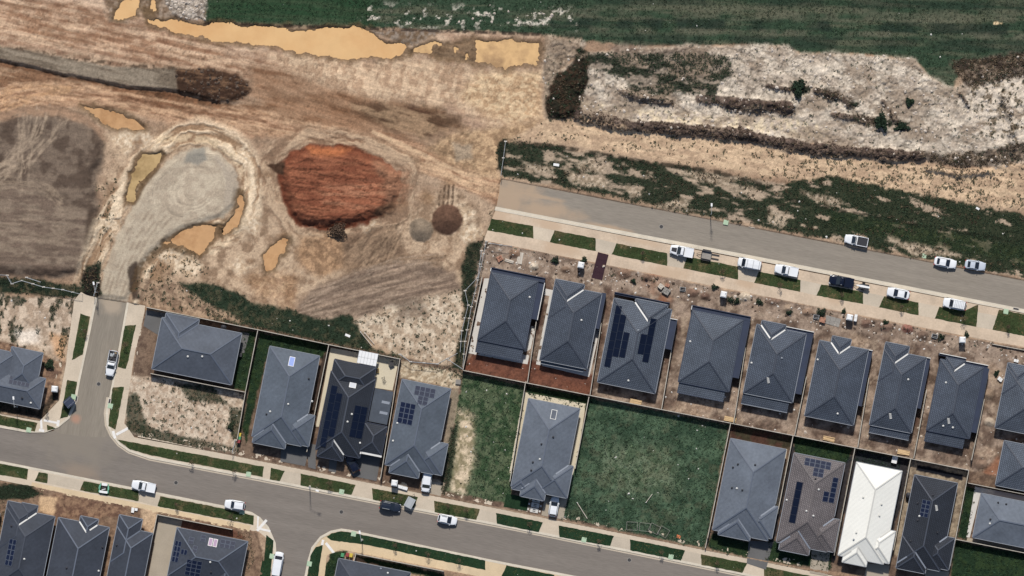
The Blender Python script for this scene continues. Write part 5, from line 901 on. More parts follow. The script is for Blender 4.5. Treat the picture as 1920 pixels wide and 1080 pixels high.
    for (wi, side, u, v, nu, nv, du, dv, black) in pv:
        for i in range(nu):
            for j in range(nv):
                uc, vc = u + du * (i + .5), v + dv * (j + .5); o = obj('solar_panel', pvmesh(side, du, dv, black, 'pv'), ro); o.location = L_(uc, vc, onroof(wi, side, uc, vc))
    for (wi, side, uc, vc, du, dv, kind, nm) in sky:
        o = obj(nm, pvmesh(side, du, dv, False, kind), ro); o.location = L_(uc, vc, onroof(wi, side, uc, vc))
    for (px, py, c) in vents:
        u, v = tolocal(px, py, A); z = env(u, v); mb = MB(); mb.cyl((0, 0), .16, .13, -.12, .16, 8); mb.cyl((0, 0), .2, .05, .17, .27, 8); o = mb.build('roof_vent', M[c], ro); o.location = L_(u, v, z)
    for (px, py) in tiles:                                       # spare tiles left on the roof
        u, v = tolocal(px, py, A)
        for k in range(5): mb = MB(); mb.box(-.22, -.07, 0, .22, .07, .1); o = mb.build('spare_tile', M['flash'], ro); o.location = L_(u + .8 * k, v + 2.1 * k, env(u + .8 * k, v + 2.1 * k) + .04); o.rotation_euler = (.3, 0, .1 * k)
    # openings: garage door, front door, windows
    m_ = wings[0]; fs = 1 if front == 'S' else -1
    if garage:
        u0, u1, v = garage; y = -(v - 4.5 * fs) * PXM; mb = MB(); mb.box(u0 * PXM, y - .03, .15, u1 * PXM, y + .03, 2.2); gd = mb.build('garage_door', M['gutter_dark'], root)
        for k in range(3): mb = MB(); zz = .62 + .5 * k; mb.box(u0 * PXM, y - .04, zz, u1 * PXM, y + .04, zz + .03); mb.build('panel_rib', M['gutter'], gd)
    for sgn, u in ((-1, m_[0] + 4.5), (1, m_[2] - 4.5)):
        for k in (0.3, 0.55):
            v = m_[1] + (m_[3] - m_[1]) * k; mb = MB(); x = u * PXM; mb.box(x - .05, -v * PXM - .9, .95, x + .05, -v * PXM + .9, 2.1); wi_ = mb.build('window', M['gutter'], root); mb = MB(); mb.box(x - .06, -v * PXM - .83, 1.02, x + .06, -v * PXM + .83, 2.03); mb.build('pane', M['glass'], wi_)
    return root
def mtype(name, label, A, mn, Lw, Rw, roof, cap, flash='flash_grey', **kw):
    return house(name, label, A, [mn, Lw, Rw] + list(kw.pop('extra', ())), roof, cap, valley=(('SR', 1, 1), ('SL', 1, .55), ('E', 2, 1)), flash=flash, garage=(Rw[0] + 14, Rw[2] - 9, Rw[3]), **kw)
house('house', 'charcoal tiled hip-roof house at the open end of the new row, white path round it', (921, 509), [(0, 0, 90, 130)], 'tile', lean=[(0, 130, 88, 153, 'S')], boxg=[(-2, -8, 102, -.2, 'nW'), (90.3, 0, 103, 72, 'En')], vents=[(993, 557, 'flash')], front='N', gut='gutter_dark')
house('house', 'charcoal tiled house with a bright valley line and white path, second in the new row', (1042, 523), [(0, 10, 90, 154), (0, 0, 55, 75)], 'tile', valley=[('NR', 1, 1)], lean=[(3, 154, 84, 160, 'S')], boxg=[(90.3, 8, 98, 76, 'e')], vents=[(1090, 600, 'flash')], front='N', garage=(60, 86, 10))
house('house', 'tiled house with two stepped blocks of black solar panels on its roof', (1152, 557), [(0, 2, 110, 162), (40, -5, 101, 70)], 'tile_mid', valley=[('NL', 1, 1)], boxg=[(-1, -10, 104, -5.2, 'n'), (110.3, 18, 124, 76, 'eN')], vents=[(1178, 713, 'flash'), (1196, 619, 'gutter')], front='N',
      pv=[(0, 'W', 6, 14, 1, 7, 11.5, 16.7, 1), (0, 'W', 17.5, 29, 1, 5, 11.5, 16, 1), (0, 'W', 29.5, 60, 1, 3, 11.5, 16, 1), (0, 'E', 62, 57, 1, 2, 12, 19, 1), (0, 'E', 74, 25, 1, 5, 12, 16.6, 1)])
house('house', 'weathered slate-tiled house with an unbroken front hip and a dark side gutter', (1299, 578), [(0, 3, 97, 140)], 'tile_mid', lean=[(2, 140, 90, 160, 'S')], boxg=[(-3, -6, 110, 2.8, 'nW'), (97.3, 3, 110, 112, 'e')], vents=[(1294, 640, 'flash')], front='N', gut='gutter_dark')
house('house', 'charcoal tiled house whose small front gable sits between two bright valley lines', (1421, 599), [(0, 9, 94, 140), (8, 0, 54, 75)], 'tile', valley=[('NL', 1, .9), ('NR', 1, 1)], lean=[(0, 140, 88, 160, 'S')], boxg=[(54.5, 2, 108, 8.8, 'N'), (94.3, 9, 107, 122, 'e')], tiles=[(1439, 708)], vents=[(1409, 680, 'flash'), (1465, 671, 'gutter')], front='N')
house('house', 'charcoal tiled house with a narrow front dormer wing between bright valleys', (1538, 632), [(0, 6, 93, 150), (22, -7, 58, 60)], 'tile', valley=[('NL', 1, 1), ('NR', 1, 1)], boxg=[(93.3, 5, 101, 112, 'eN')], vents=[(1533, 674, 'flash'), (1570, 775, 'flash')], front='N', garage=(62, 90, 6))
house('house', 'charcoal tiled house with a projecting left front wing beside a single bright valley', (1661, 641), [(0, 14, 80, 158), (0, 0, 45, 75)], 'tile', valley=[('NR', 1, 1)], lean=[(2, 158, 78, 172, 'S')], boxg=[(80.3, 13, 88, 110, 'eN')], tiles=[(1668, 775)], vents=[(1702, 711, 'flash')], front='N', garage=(50, 78, 14))
house('house', 'charcoal tiled house with white parapet caps along its front', (1764, 671), [(0, 2, 82, 138), (10, -4, 46, 60)], 'tile', valley=[('NR', 1, 1)], lean=[(0, 138, 74, 158, 'S')], boxg=[(-4, -9, 47, -4.2, 'Nw'), (47.5, -4, 90, 1.8, 'N'), (82.3, 2, 93, 125, 'e')], tiles=[(1777, 784)], vents=[(1773, 717, 'flash'), (1768, 798, 'flash'), (1786, 801, 'flash')], front='N', gut='gutter_dark')
house('house', 'pale slate roof of the last house in the new row', (1890, 680), [(0, 8, 95, 124), (0, 0, 44, 60)], 'tile_mid', front='N')
house('house', 'slate roof facing the rubble strip behind the new row', (1883, 826), [(0, 0, 130, 85)], 'tile_mid')
house('house', 'wide steel-grey metal-roofed corner house beside the side street', (307, 600), [(-4, -4, 148, 94), (2, -14, 65, 60)], 'metal_l1', 'cap_mid', flash='cap_mid', vents=[(353, 668, 'flash'), (380, 668, 'flash')], valley=[('NR', 1, 1)])
mtype('house', 'pale blue-grey metal-roofed house with a blue roof window', (506, 649), (0, 0, 95, 172), (3, 112, 65, 183), (48, 111, 108, 170), 'metal_mid', 'cap_mid', sky=[(0, 'N', 46, 20, 11, 18, 'skyblue', 'roof_window')], vents=[(541, 757, 'flash'), (585, 752, 'flash'), (507, 771, 'flash'), (500, 776, 'black'), (579, 710, 'black')])
h2 = house('house', 'near-black roofed house with rows of black panels and a white roof window', (621, 695), [(0, 0, 84, 150), (5, 100, 54, 162), (2, -22, 81, 30), (80, 82, 123, 137)], 'tile_dark', valley=[('SR', 1, 1)], flat=[(86.5, 16, 122, 79, 'metal_mid')], garage=(88, 118, 137), gut='gutter_dark',
      pv=[(0, 'W', 6, 26, 1, 7, 12, 16.6, 1), (0, 'W', 18, 38, 1, 5, 12, 16.6, 1), (0, 'E', 57, 54, 2, 4, 12, 15, 1)], sky=[(0, 'N', 45, 14, 13, 19, 'skylight', 'roof_window')], vents=[(660, 776, 'flash'), (652, 790, 'flash'), (675, 830, 'flash')])
mb = MB(); mb.box(8.6, -14.1, 2.2, 12.4, -13.75, 2.62); mb.build('fascia_beam', M['flash'], h2); mb = MB(); mb.box(7.9, -14.2, 2.3, 8.55, -13.8, 2.6); mb.build('fascia_beam', M['flash'], h2)
for k_ in (36, 56): mb = MB(); mb.box(10.4, -(k_ + 5) * PXM, 2.135, 11.9, -k_ * PXM, 2.17); mb.build('clear_sheet', M['flash_grey'], h2)
mtype('house', 'slate-blue metal roof with blue solar panels on two faces', (754, 711), (0, 0, 93, 163), (10, 110, 66, 176), (48, 102, 108, 162), 'metal_mid', 'cap_mid', pv=[(0, 'N', 27, 6, 4, 2, 9.7, 8.6, 0), (0, 'N', 36, 23.5, 2, 2, 9.7, 8, 0), (0, 'W', 6, 41, 3, 4, 9.6, 10, 0)], vents=[(737, 826, 'flash'), (745, 793, 'flash')])
mtype('house', 'pale metal-roofed house between the weedy lot and the large green lot', (991, 747), (0, 0, 98, 168), (20, 110, 66, 182), (48, 108, 107, 169), 'metal_light', 'cap_mid', extra=[(2, 128, 32, 172)], sky=[(0, 'N', 52, 20, 11, 18, 'metal_light', 'roof_window')], vents=[(1015, 832, 'black'), (1037, 819, 'black'), (999, 866, 'black'), (996, 881, 'black'), (1012, 860, 'flash')])
mtype('house', 'large blue-grey metal-roofed house on the far side of the green lot', (1370, 822), (0, 0, 106, 174), (12, 112, 72, 181), (54, 108, 112, 169), 'metal_light', 'cap_mid', vents=[(1383, 870, 'black'), (1374, 876, 'black'), (1415, 871, 'black'), (1372, 914, 'black'), (1381, 915, 'flash'), (1391, 918, 'black')])
mtype('house', 'brown-grey tiled house with three groups of solar panels', (1489, 849), (0, 0, 97, 170), (7, 118, 64, 183), (50, 106, 109, 168), 'tile_brown', 'cap_brown', pv=[(0, 'N', 22, 4, 5, 2, 10, 7.2, 0), (0, 'N', 41, 19, 2, 2, 10, 8, 0), (0, 'E', 80, 30, 1, 5, 11, 9.6, 0), (0, 'E', 68, 58.8, 1, 2, 11, 9.6, 0), (0, 'W', 15, 51, 1, 5, 12, 15.6, 1)], vents=[(1534, 917, 'flash'), (1475, 937, 'flash'), (1511, 957, 'flash'), (1524, 966, 'flash'), (1528, 897, 'black')])
mtype('house', 'house with a bright white tiled roof', (1606, 866), (0, 0, 87, 178), (10, 126, 56, 189), (44, 113, 97, 175), 'tile_white', 'cap_white', flash='cap_white', walls='render', vents=[(1618, 932, 'cap_white'), (1652, 945, 'cap_white'), (1648, 966, 'cap_white'), (1605, 998, 'cap_white'), (1600, 1011, 'gutter')])
mtype('house', 'dark tiled house with one pale-framed solar array on its west face', (1715, 890), (0, 0, 82, 168), (0, 116, 55, 178), (42, 102, 97, 163), 'tile_dark', 'cap_dark', pv=[(0, 'W', 22.7, 42, 2, 4, 7.8, 8, 0)], tiles=[(1754, 947)], vents=[(1720, 943, 'black'), (1748, 928, 'black'), (1720, 975, 'black'), (1723, 967, 'flash'), (1707, 1014, 'black'), (1757, 998, 'black')])
house('house', 'blue-grey hip roof beside the lawn at the street end', (1840, 925), [(0, 0, 150, 84)], 'metal_light', 'cap_mid', vents=[(1871, 942, 'black'), (1886, 945, 'black'), (1856, 973, 'black'), (1855, 981, 'flash')])
house('house', 'grey L-shaped house on the corner west of the side street', (22, 650), [(-110, 46, 74, 104), (0, 0, 60, 75), (-110, 10, 10, 90)], 'metal_l1', 'cap_mid', pv=[(0, 'N', 8, 52, 5, 2, 7.8, 8, 0)], vents=[(42, 746, 'black'), (58, 755, 'flash')])
house('house', 'dark semi-detached house with a column of solar panels, left of its twin', (15, 939), [(0, 12, 92, 165), (0, 0, 57, 90), (26, -2, 57, 40)], 'metal_dark', 'cap_dark', valley=[('NR', 1, 1)], pv=[(0, 'W', 17.6, 68, 2, 5, 7, 10, 0)], vents=[(22, 986, 'black'), (47, 1047, 'flash')], front='N')
house('house', 'dark semi-detached house without panels, its front gable between two bright valleys', (109, 974), [(0, -4, 97, 150), (40, -15, 74, 60)], 'metal_dark', 'cap_mid', valley=[('NL', 1, 1), ('NR', 1, .7)], vents=[(126, 1064, 'black'), (192, 1026, 'black'), (185, 1070, 'flash')], front='N')
house('house', 'narrow dark house with a projecting front wing beside the panelled corner house', (224, 965), [(0, 22, 68, 165), (0, 0, 44, 90)], 'metal_dark', 'cap_mid', valley=[('NR', 1, 1)], flash='cap_mid', vents=[(219, 1022, 'black')], front='N')
house('house', 'corner house with many scattered solar panels and two pink-tinted collectors', (332, 989), [(0, 0, 135, 92), (78, 34, 133, 140)], 'metal_dark', 'cap_mid', pv=[(0, 'W', 2, 24, 2, 4, 6.2, 10, 0), (0, 'W', 16, 37, 2, 1, 6.2, 10, 0), (0, 'N', 26, 12, 1, 2, 10, 6.2, 0), (0, 'N', 37, 26, 1, 2, 9, 6.2, 0), (0, 'N', 47, 4, 1, 2, 10, 6.2, 0), (0, 'N', 84.5, 4.5, 3, 2, 9.5, 7.6, 0), (0, 'S', 31, 53, 3, 4, 9.6, 7.6, 0)], sky=[(0, 'N', 67, 14, 8, 15, 'pink', 'collector'), (0, 'N', 76, 14, 8, 15, 'pink', 'collector')], vents=[(395, 1053, 'flash'), (396, 1072, 'black')], front='N')
house('house', 'dark roof of the corner house behind the tinted footpath', (635, 1047), [(0, 0, 137, 100)], 'metal_dark', 'cap_dark', vents=[(727, 1074, 'flash'), (714, 1066, 'gutter')], front='N')
# ------------------------------------------------------------------ fences
def paling_mesh(bay, h):
    mb = MB(); n = max(4, int(bay / .12)); w = bay / n
    for i in range(n):
        j = .012 * (i % 2); mb.box(i * w + .006, -.012 + j, .04, (i + 1) * w - .006, .008 + j, h + random.uniform(-.02, .02))
    for z in (.35, h - .35): mb.box(0, -.05, z, bay, -.015, z + .07)
    return mb.mesh('paling_panel', M['timber'])
def fence(label, pts, h=1.8, z=.1, cap=True):
    P = [Vector(p) for p in pts]; c = W(*P[0]); root = tag(empty('paling_fence', (c.x, c.y, 0)), label, 'fence', 'timber boundary fences'); mp = MB(); mp.box(-.07, -.07, -.1, .07, .07, h + .05); post = mp.mesh('post', M['timber'])
    for a, b in zip(P[:-1], P[1:]):
        A_, B_ = W(*a), W(*b); d = B_ - A_; L_ = d.length; n = max(1, round(L_ / 2.4)); bay = L_ / n; pm = paling_mesh(bay, h); rz = math.atan2(d.y, d.x); d.normalize()
        mc = MB(); mc.box(.01, -.06, 0, bay - .01, .06, .045); cm = mc.mesh('capping', M['timber_cap'])
        for i in range(n):
            q = A_ + d * bay * i - c; dz = random.uniform(-.03, .03)
            o = obj('paling_panel', pm, root, (q.x, q.y, z + dz), rz); obj('post', post, root, (q.x, q.y, z), rz)
            if cap: obj('capping', cm, o, (0, 0, h + .03))
    obj('post', post, root, (B_.x - c.x, B_.y - c.y, z), rz)
fence('long timber fence behind the new row of houses', [(868, 694), (1370, 793), (1815, 881)])
fence('timber fence on the open side of the end house with the white path', [(868, 694), (886, 606), (904, 520)])
for lab, a, b in (('timber fence dividing the two houses with white concrete paths', (1007, 592), (989, 716)), ('timber fence between a white path and the roof with stepped black panels', (1127, 606), (1106, 740)), ('timber fence between the black-panelled tiled roof and the house with an unbroken front hip', (1262, 634), (1240, 766)), ('timber fence between the unbroken-hip house and the house with two bright valleys', (1397, 652), (1375, 792)), ('timber fence beside the house whose narrow dormer wing faces the street', (1511, 706), (1489, 815)), ('timber fence between the dormer-wing house and the projecting-wing house', (1628, 708), (1607, 838)), ('timber fence between the projecting-wing house and the white-capped parapet house', (1736, 730), (1712, 858)), ('timber fence behind the white-capped parapet house beside the rubble strip', (1844, 748), (1820, 862))): fence(lab, [a, b])
fence('timber fence above the corner house and the two back yards, weeds behind it', [(276, 576), (484, 618), (618, 646)])
fence('timber fence closing the cream concrete patio on the weed side', [(618, 646), (751, 673)])
fence('timber fence between the steel-grey corner house and the sandy lot', [(284, 700), (461, 735)])
fence('timber fence from the corner lawn down beside the sandy lot', [(484, 620), (461, 735), (446, 822)])
fence('timber fence between the blue roof-window house and the cream patio', [(617, 647), (576, 846)])
fence('timber fence between the near-black house and the blue-panelled house', [(750, 674), (714, 896)])
fence('timber fence on the weedy side of the pale house with a car in its drive', [(985, 718), (956, 902)])
fence('timber fence between the pale house and the large green lot', [(1104, 744), (1078, 878)])
fence('timber fence on the far side of the large green lot', [(1369, 794), (1326, 1008)])
fence('low timber fence running from the green lot to the footpath', [(1326, 1008), (1322, 1027)], .9)
fence('timber fence between the large blue-grey house and the brown-grey tiled house', [(1486, 817), (1457, 962)])
fence('timber fence between the brown-grey house and the white-roofed house', [(1602, 839), (1563, 1040)])
fence('timber fence between the white-roofed house and the dark tiled house', [(1706, 860), (1674, 1030)])
fence('timber fence between the dark tiled house and the lawn at the street end', [(1815, 881), (1790, 1010), (1780, 1060)])
fence('timber fence above the house at the street end', [(1814, 905), (1960, 934)])
fence('timber fence below the house at the street end, lawn beyond it', [(1790, 1010), (1960, 1044)])
fence('timber fence screening the yard of the house with pink-tinted collectors', [(296, 964), (436, 992)])
fence('timber fence down the drive of the house with pink-tinted collectors', [(296, 964), (268, 1100)])
fence('timber fence along the tinted footpath', [(666, 1037), (832, 1070)])
fence('short timber return fence at the corner house behind the bins', [(668, 1037), (664, 1052)])
fence('timber fence in the gap between the semi-detached houses', [(99, 1034), (86, 1110)])
fence('timber fence at the left of the semi-detached pair', [(2, 962), (-6, 1010)])
# retaining wall boxes on the unfinished lot at the right
fence('low timber retaining wall around the excavated pad', [(1860, 645), (1960, 664)], .5); 
def meshfence(label, pts, h=1.9):
    c = W(*pts[0]); g0 = gz(*pts[0]); root = tag(empty('temporary_fence', (c.x, c.y, 0)), label, 'fence', 'temporary mesh site fences')
    for a, b in zip(pts[:-1], pts[1:]):
        A_, B_ = W(*a), W(*b); n = max(1, round((B_ - A_).length / 2.4))
        for i in range(n):
            p = A_.lerp(B_, i / n) - c; q = A_.lerp(B_, (i + 1) / n) - c; p.z = gz(a[0] + (b[0] - a[0]) * i / n, a[1] + (b[1] - a[1]) * i / n); q.z = gz(a[0] + (b[0] - a[0]) * (i + 1) / n, a[1] + (b[1] - a[1]) * (i + 1) / n)
            mb = MB(); up = Vector((0, 0, h)); mb.bar(p + up, q + up, .07, .06); mb.bar(p + Vector((0, 0, .12)), q + Vector((0, 0, .12)), .04, .04); mb.bar(p + Vector((0, 0, .0)), p + up, .05, .05); mb.bar(q + Vector((0, 0, .05)), q + up * .99, .05, .05)
            for k in range(1, 12): r = p.lerp(q, k / 12); mb.bar(r + Vector((0, 0, .12)), r + up, .008, .008)
            pn = mb.build('mesh_panel', M['steel'], root); mb = MB(); mb.box(p.x - .28, p.y - .11, p.z - .02, p.x + .28, p.y + .11, p.z + .11); mb.build('foot_block', M['stone'], root)
meshfence('temporary mesh fence along the weeds below the dark earth plateau', [(-20, 514), (14, 516), (23, 532), (42, 526), (82, 538), (118, 543), (155, 552)])
meshfence('spare mesh panels standing behind the temporary fence on the plateau edge', [(50, 520), (78, 529)])
meshfence('temporary mesh fence beside the gravel entry', [(184, 530), (177, 555)])
meshfence('inner temporary fence in the weeds beside the end house', [(912, 452), (902, 500), (884, 575), (872, 640), (868, 688)])
meshfence('outer temporary fence in the weeds beside the end house', [(903, 470), (896, 520), (872, 545), (878, 572), (866, 620), (863, 660)])
meshfence('temporary fence round the corner of the chalky lot', [(750, 664), (770, 678), (820, 682), (858, 662)])
meshfence('temporary fence linking the chalky lot to the back fence', [(842, 675), (868, 692)])
meshfence('temporary fence at the end of the new street', [(948, 265), (944, 296), (939, 330)])
meshfence('temporary fence at the front of the end lot', [(918, 456), (960, 462)])
meshfence('temporary fence beside the sandy lot corner', [(442, 825), (436, 848)])
# ------------------------------------------------------------------ vehicles
def outline(L_, Wd, z, nf=3.2, nr=4.5, s=1.0, tap=.9, n=32):
    pts = []
    for i in range(n):
        a = 6.28319 * i / n; c, s_ = math.cos(a), math.sin(a); e = 2 / (nf if c > 0 else nr); x = math.copysign(abs(c) ** e, c) * L_ / 2 * s; y = math.copysign(abs(s_) ** (2 / 5.0), s_) * Wd / 2 * s
        if c > .3: y *= 1 - (1 - tap) * (c - .3) / .7
        pts.append((x, y, z))
    return pts
def quad(mb, a, b, c, d, t=.014, mi=0):
    n = (Vector(b) - Vector(a)).cross(Vector(d) - Vector(a)).normalized() * t; mb.face([Vector(p) + n for p in (a, b, c, d)], mi)
    for p, q in ((a, b), (b, c), (c, d), (d, a)): mb.face([Vector(p), Vector(q), Vector(q) + n, Vector(p) + n], mi)
def lerp4(a, b, c, d, i, j):
    """inset quad: i = inset along a-b, j = along a-d"""
    f = lambda s, t: (Vector(a) * (1 - s) + Vector(b) * s) * (1 - t) + (Vector(d) * (1 - s) + Vector(c) * s) * t
    return f(i, j), f(1 - i, j), f(1 - i, 1 - j), f(i, 1 - j)
def vehicle(name, kind, px, py, deg, paint_, label, cat, L_=4.6, Wd=1.82, H=1.46, group='vehicles parked along the streets', z=0.0, bonnet=None, deck=None, rack=False, tub=None, rails=False, roofglass=False, tilt=0):
    p = W(px, py); root = empty(name, (p.x, p.y, z), math.atan2(-math.sin(R(deg)), math.cos(R(deg)))); tag(root, label, cat, group); pm = M[paint_]
    hb = .98 if kind in ('sedan', 'hatch') else 1.08
    mb = MB(); mb.rings([outline(L_, Wd, .24, s=.95), outline(L_, Wd, .42), outline(L_, Wd, .72), outline(L_, Wd, hb - .1, s=.985), outline(L_, Wd, hb - .02, s=.93), outline(L_, Wd, hb + .02, s=.82)]); body = mb.build('body', pm, root, True)
    hl = L_ / 2
    if kind == 'sedan': xf, xr, tf, tr = hl - 1.25, -hl + .45, .85, .62
    elif kind == 'hatch': xf, xr, tf, tr = hl - 1.05, -hl + .12, .85, .35
    elif kind == 'suv': xf, xr, tf, tr = hl - 1.2, -hl + .1, .7, .25
    elif kind == 'van': xf, xr, tf, tr = hl - .75, -hl + .06, .7, .12
    elif kind == 'ute': xf, xr, tf, tr = hl - 1.35, -hl + (1.75 if tub != 'long' else 2.2), .75, .2
    b, t, zb, zt = Wd / 2 - .11, Wd / 2 - (.27 if kind != 'van' else .2), hb - .01, H
    Fb, Ft = ((xf, -b * .94, zb), (xf, b * .94, zb)), ((xf - tf, -t, zt - .03), (xf - tf, t, zt - .03)); Rb, Rt = ((xr, -b * .95, zb), (xr, b * .95, zb)), ((xr + tr, -t, zt - .04), (xr + tr, t, zt - .04))
    mb = MB(); mid = ((xf - tf + xr + tr) / 2)
    mb.face([Fb[0], Fb[1], Ft[1], Ft[0]]); mb.face([Rb[1], Rb[0], Rt[0], Rt[1]]); mb.face([Fb[1], Rb[1], Rt[1], Ft[1]]); mb.face([Rb[0], Fb[0], Ft[0], Rt[0]])
    m0, m1 = (mid, -t, zt + .01), (mid, t, zt + .01); c0, c1, c2 = (xf - tf, 0, zt + .02), (mid, 0, zt + .05), (xr + tr, 0, zt + .01)
    mb.face([Ft[0], c0, c1, m0]); mb.face([c0, Ft[1], m1, c1]); mb.face([m0, c1, c2, Rt[0]]); mb.face([c1, m1, Rt[1], c2]); mb.face([Ft[0], Ft[1], c0]); mb.face([Rt[1], Rt[0], c2]); cab = mb.build('cabin', pm, root)
    mb = MB(); quad(mb, *lerp4(Fb[0], Fb[1], Ft[1], Ft[0], .04, .06)); mb.build('windscreen', M['carglass'], cab)
    if not (kind == 'van' and rack == 2): mb = MB(); quad(mb, *lerp4(Rb[1], Rb[0], Rt[0], Rt[1], .09, .12)); mb.build('rear_window', M['carglass'], cab)
    for sgn, q in ((1, (Fb[1], Rb[1], Rt[1], Ft[1])), (-1, (Rb[0], Fb[0], Ft[0], Rt[0]))):
        mb = MB(); quad(mb, *lerp4(*q, .07, .14)); mb.build('side_window', M['carglass'], cab)
        mb = MB(); mb.box(xf - .35, sgn * (b + .06) - .05 + (.06 if sgn > 0 else -.06), hb - .02, xf - .18, sgn * (b + .06) + .05 + (.06 if sgn > 0 else -.06), hb + .14); mb.build('mirror', pm, cab)
        mb = MB(); mb.box(hl - .42, sgn * (Wd / 2 - .34) - .17, .66, hl - .10, sgn * (Wd / 2 - .34) + .17, hb - .16); mb.build('headlight', M['lamp'], body)
        mb = MB(); mb.box(-hl - .01, sgn * (Wd / 2 - .24) - .12, .66, -hl + .2, sgn * (Wd / 2 - .24) + .12, hb - .12); mb.build('tail_light', M['tail'], body)
        for x in (hl - .88, -hl + .95):
            mb = MB(); mb.cyly((0, 0, 0), .34, .22); wh = mb.build('wheel', M['tyre'], root); wh.location = (x, sgn * (Wd / 2 - .10), .34); mb = MB(); mb.cyly((0, sgn * .09, 0), .2, .06, 10); mb.build('rim', M['rim'], wh)
        if rails: mb = MB(); mb.bar((xf - tf - .15, sgn * (t - .06), zt + .1), (xr + tr + .25, sgn * (t - .06), zt + .1), .06, .06); mb.build('roof_rail', M['steel'], cab)
    if bonnet: mb = MB(); mb.prism([(hl - .3, -.34), (hl - .3, .34), (xf + .06, .42), (xf + .06, -.42)], hb + .012, hb + .05); mb.build('bonnet_patch', M[bonnet], body)
    if roofglass: mb = MB(); mb.box(xr + tr + .2, -t * .8, zt + .04, xf - tf - .2, t * .8, zt + .065); mb.build('glass_roof', M['carglass'], cab)
    if rack:
        for k in range(6 if rack > 1 else 3): x = xr + tr + .3 + k * ((xf - tf - xr - tr) - .6) / (5 if rack > 1 else 2); mb = MB(); mb.box(x - .03, -t, zt + .07, x + .03, t, zt + .11); mb.build('roof_bar', M['steel'] if rack > 1 else M['gutter'], cab)
    if kind == 'ute':
        x0, x1, w = -hl + .06, xr - .06, Wd / 2 - .05; mb = MB(); th = .09
        for q in ((x0, -w, x1, -w + th), (x0, w - th, x1, w), (x0, -w + th, x0 + th, w - th), (x1 - th, -w + th, x1, w - th)): mb.box(q[0], q[1], hb - .2, q[2], q[3], hb + .16)
        tb = mb.build('tray', pm, root); mb = MB(); zf = hb + .12 if deck == 'cover' else hb + .03
        mb.box(x0 + th, -w + th, hb - .15, x1 - th, w - th, zf); mb.build('tray_cover' if deck == 'cover' else 'tray_liner', pm if deck == 'cover' else M['black'], tb)
        if deck == 'tools':
            for k in range(9):
                mb = MB(); x, y, a = random.uniform(x0 + .3, x1 - .4), random.uniform(-w + .3, w - .3), random.uniform(.08, .22); mb.box(x - a * 1.5, y - a, hb + .03, x + a * 1.5, y + a, hb + .12 + random.random() * .25); mb.build('tool', M[random.choice(['steel', 'dsteel', 'fresh', 'greyblock'])], tb)
            for y in (-w + .02, w - .02): mb = MB(); mb.bar((x0, y, hb + .6), (x1, y, hb + .6), .05, .05); mb.build('rack_rail', M['steel'], tb)
            for x in (x0, x1): mb = MB(); mb.bar((x, -w, hb + .63), (x, w, hb + .63), .06, .05); [mb.bar((x, y, hb), (x, y, hb + .6), .05, .05) for y in (-w + .02, w - .02)]; mb.build('rack_hoop', M['steel'], tb)
    return root
AL = 11.3
vehicle('pickup', 'ute', 1278, 471, 180 + AL, 'carwhite', 'white dual-cab pickup with a black bonnet stripe, hitched to an open trailer', 'pickup', 4.5, 1.9, 1.8, z=.125, bonnet='black', deck='cover')
vehicle('van', 'van', 1405, 494.5, 180 + AL, 'carwhite', 'white van with slim roof bars in a bay between two white utilities', 'van', 4.5, 1.9, 1.9, z=.125, rack=1)
vehicle('pickup', 'ute', 1474, 507, 180 + AL, 'carwhite', 'plain white pickup with covered tray parked ahead of the black pickup', 'pickup', 4.5, 1.85, 1.75, z=.125, deck='cover')
vehicle('pickup', 'ute', 1577, 527.5, 180 + AL, 'carblack', 'black pickup with silver roof rails towing a small boat trailer', 'pickup', 4.7, 1.95, 1.8, z=.125, deck='cover', rails=True)
vehicle('sedan', 'sedan', 1683.5, 550, 180 + AL, 'carwhite', 'white sedan with a dark rear window parked beside a grass verge', 'car', 4.3, 1.85, 1.42, z=.125)
vehicle('van', 'suv', 1789, 570, 180 + AL, 'carwhite', 'white wagon carrying a full roof rack of cross bars', 'van', 4.4, 1.9, 1.85, z=.125, rack=2)
vehicle('pickup', 'ute', 1605, 451, 180 + AL, 'carwhite', 'white pickup with an open black tray on the weed side of the street', 'pickup', 4.5, 1.85, 1.75, tub='long', z=.02)
vehicle('sedan', 'sedan', 1772, 492.5, AL, 'carwhite', 'white sedan parked against the weed bank, in front of a silver sedan', 'car', 4.25, 1.8, 1.42)
vehicle('sedan', 'sedan', 1828, 497.5, AL - 2, 'carsilver', 'silver sedan parked against the weed bank', 'car', 3.95, 1.78, 1.4, z=.02)
vehicle('work_truck', 'ute', 210, 681, 101, 'carwhite', 'white work truck with racks and tools in its tray on the side street', 'truck', 4.9, 1.8, 1.75, tub='long', deck='tools', z=.005)
vehicle('pickup', 'ute', 270, 911.5, 180 + AL, 'carwhite', 'white pickup with tinted cover parked above the dusty building lot', 'pickup', 4.6, 1.85, 1.75, deck='cover')
vehicle('hatchback', 'suv', 440.5, 946.5, 180 + AL - 3, 'carwhite', 'white wagon parked beside the corner nature strip', 'car', 3.85, 1.78, 1.6)
vehicle('wagon', 'suv', 732, 949, AL, 'carnavy', 'dark navy wagon parked beside a grey box trailer', 'car', 4.0, 1.8, 1.65, rails=True)
vehicle('hatchback', 'hatch', 839, 974, AL, 'carwhite', 'white hatchback driving in the middle of the main street', 'car', 3.7, 1.75, 1.48, rails=True)
vehicle('car', 'suv', 661, 869, 243, 'carblack', 'black wagon parked askew at the front of the near-black house', 'car', 3.6, 1.75, 1.6, z=.18)
vehicle('people_mover', 'van', 800, 903, 98, 'carwhite', 'white people mover nosing out of a carport', 'van', 3.9, 1.8, 1.75, z=.18, group='cars on driveways')
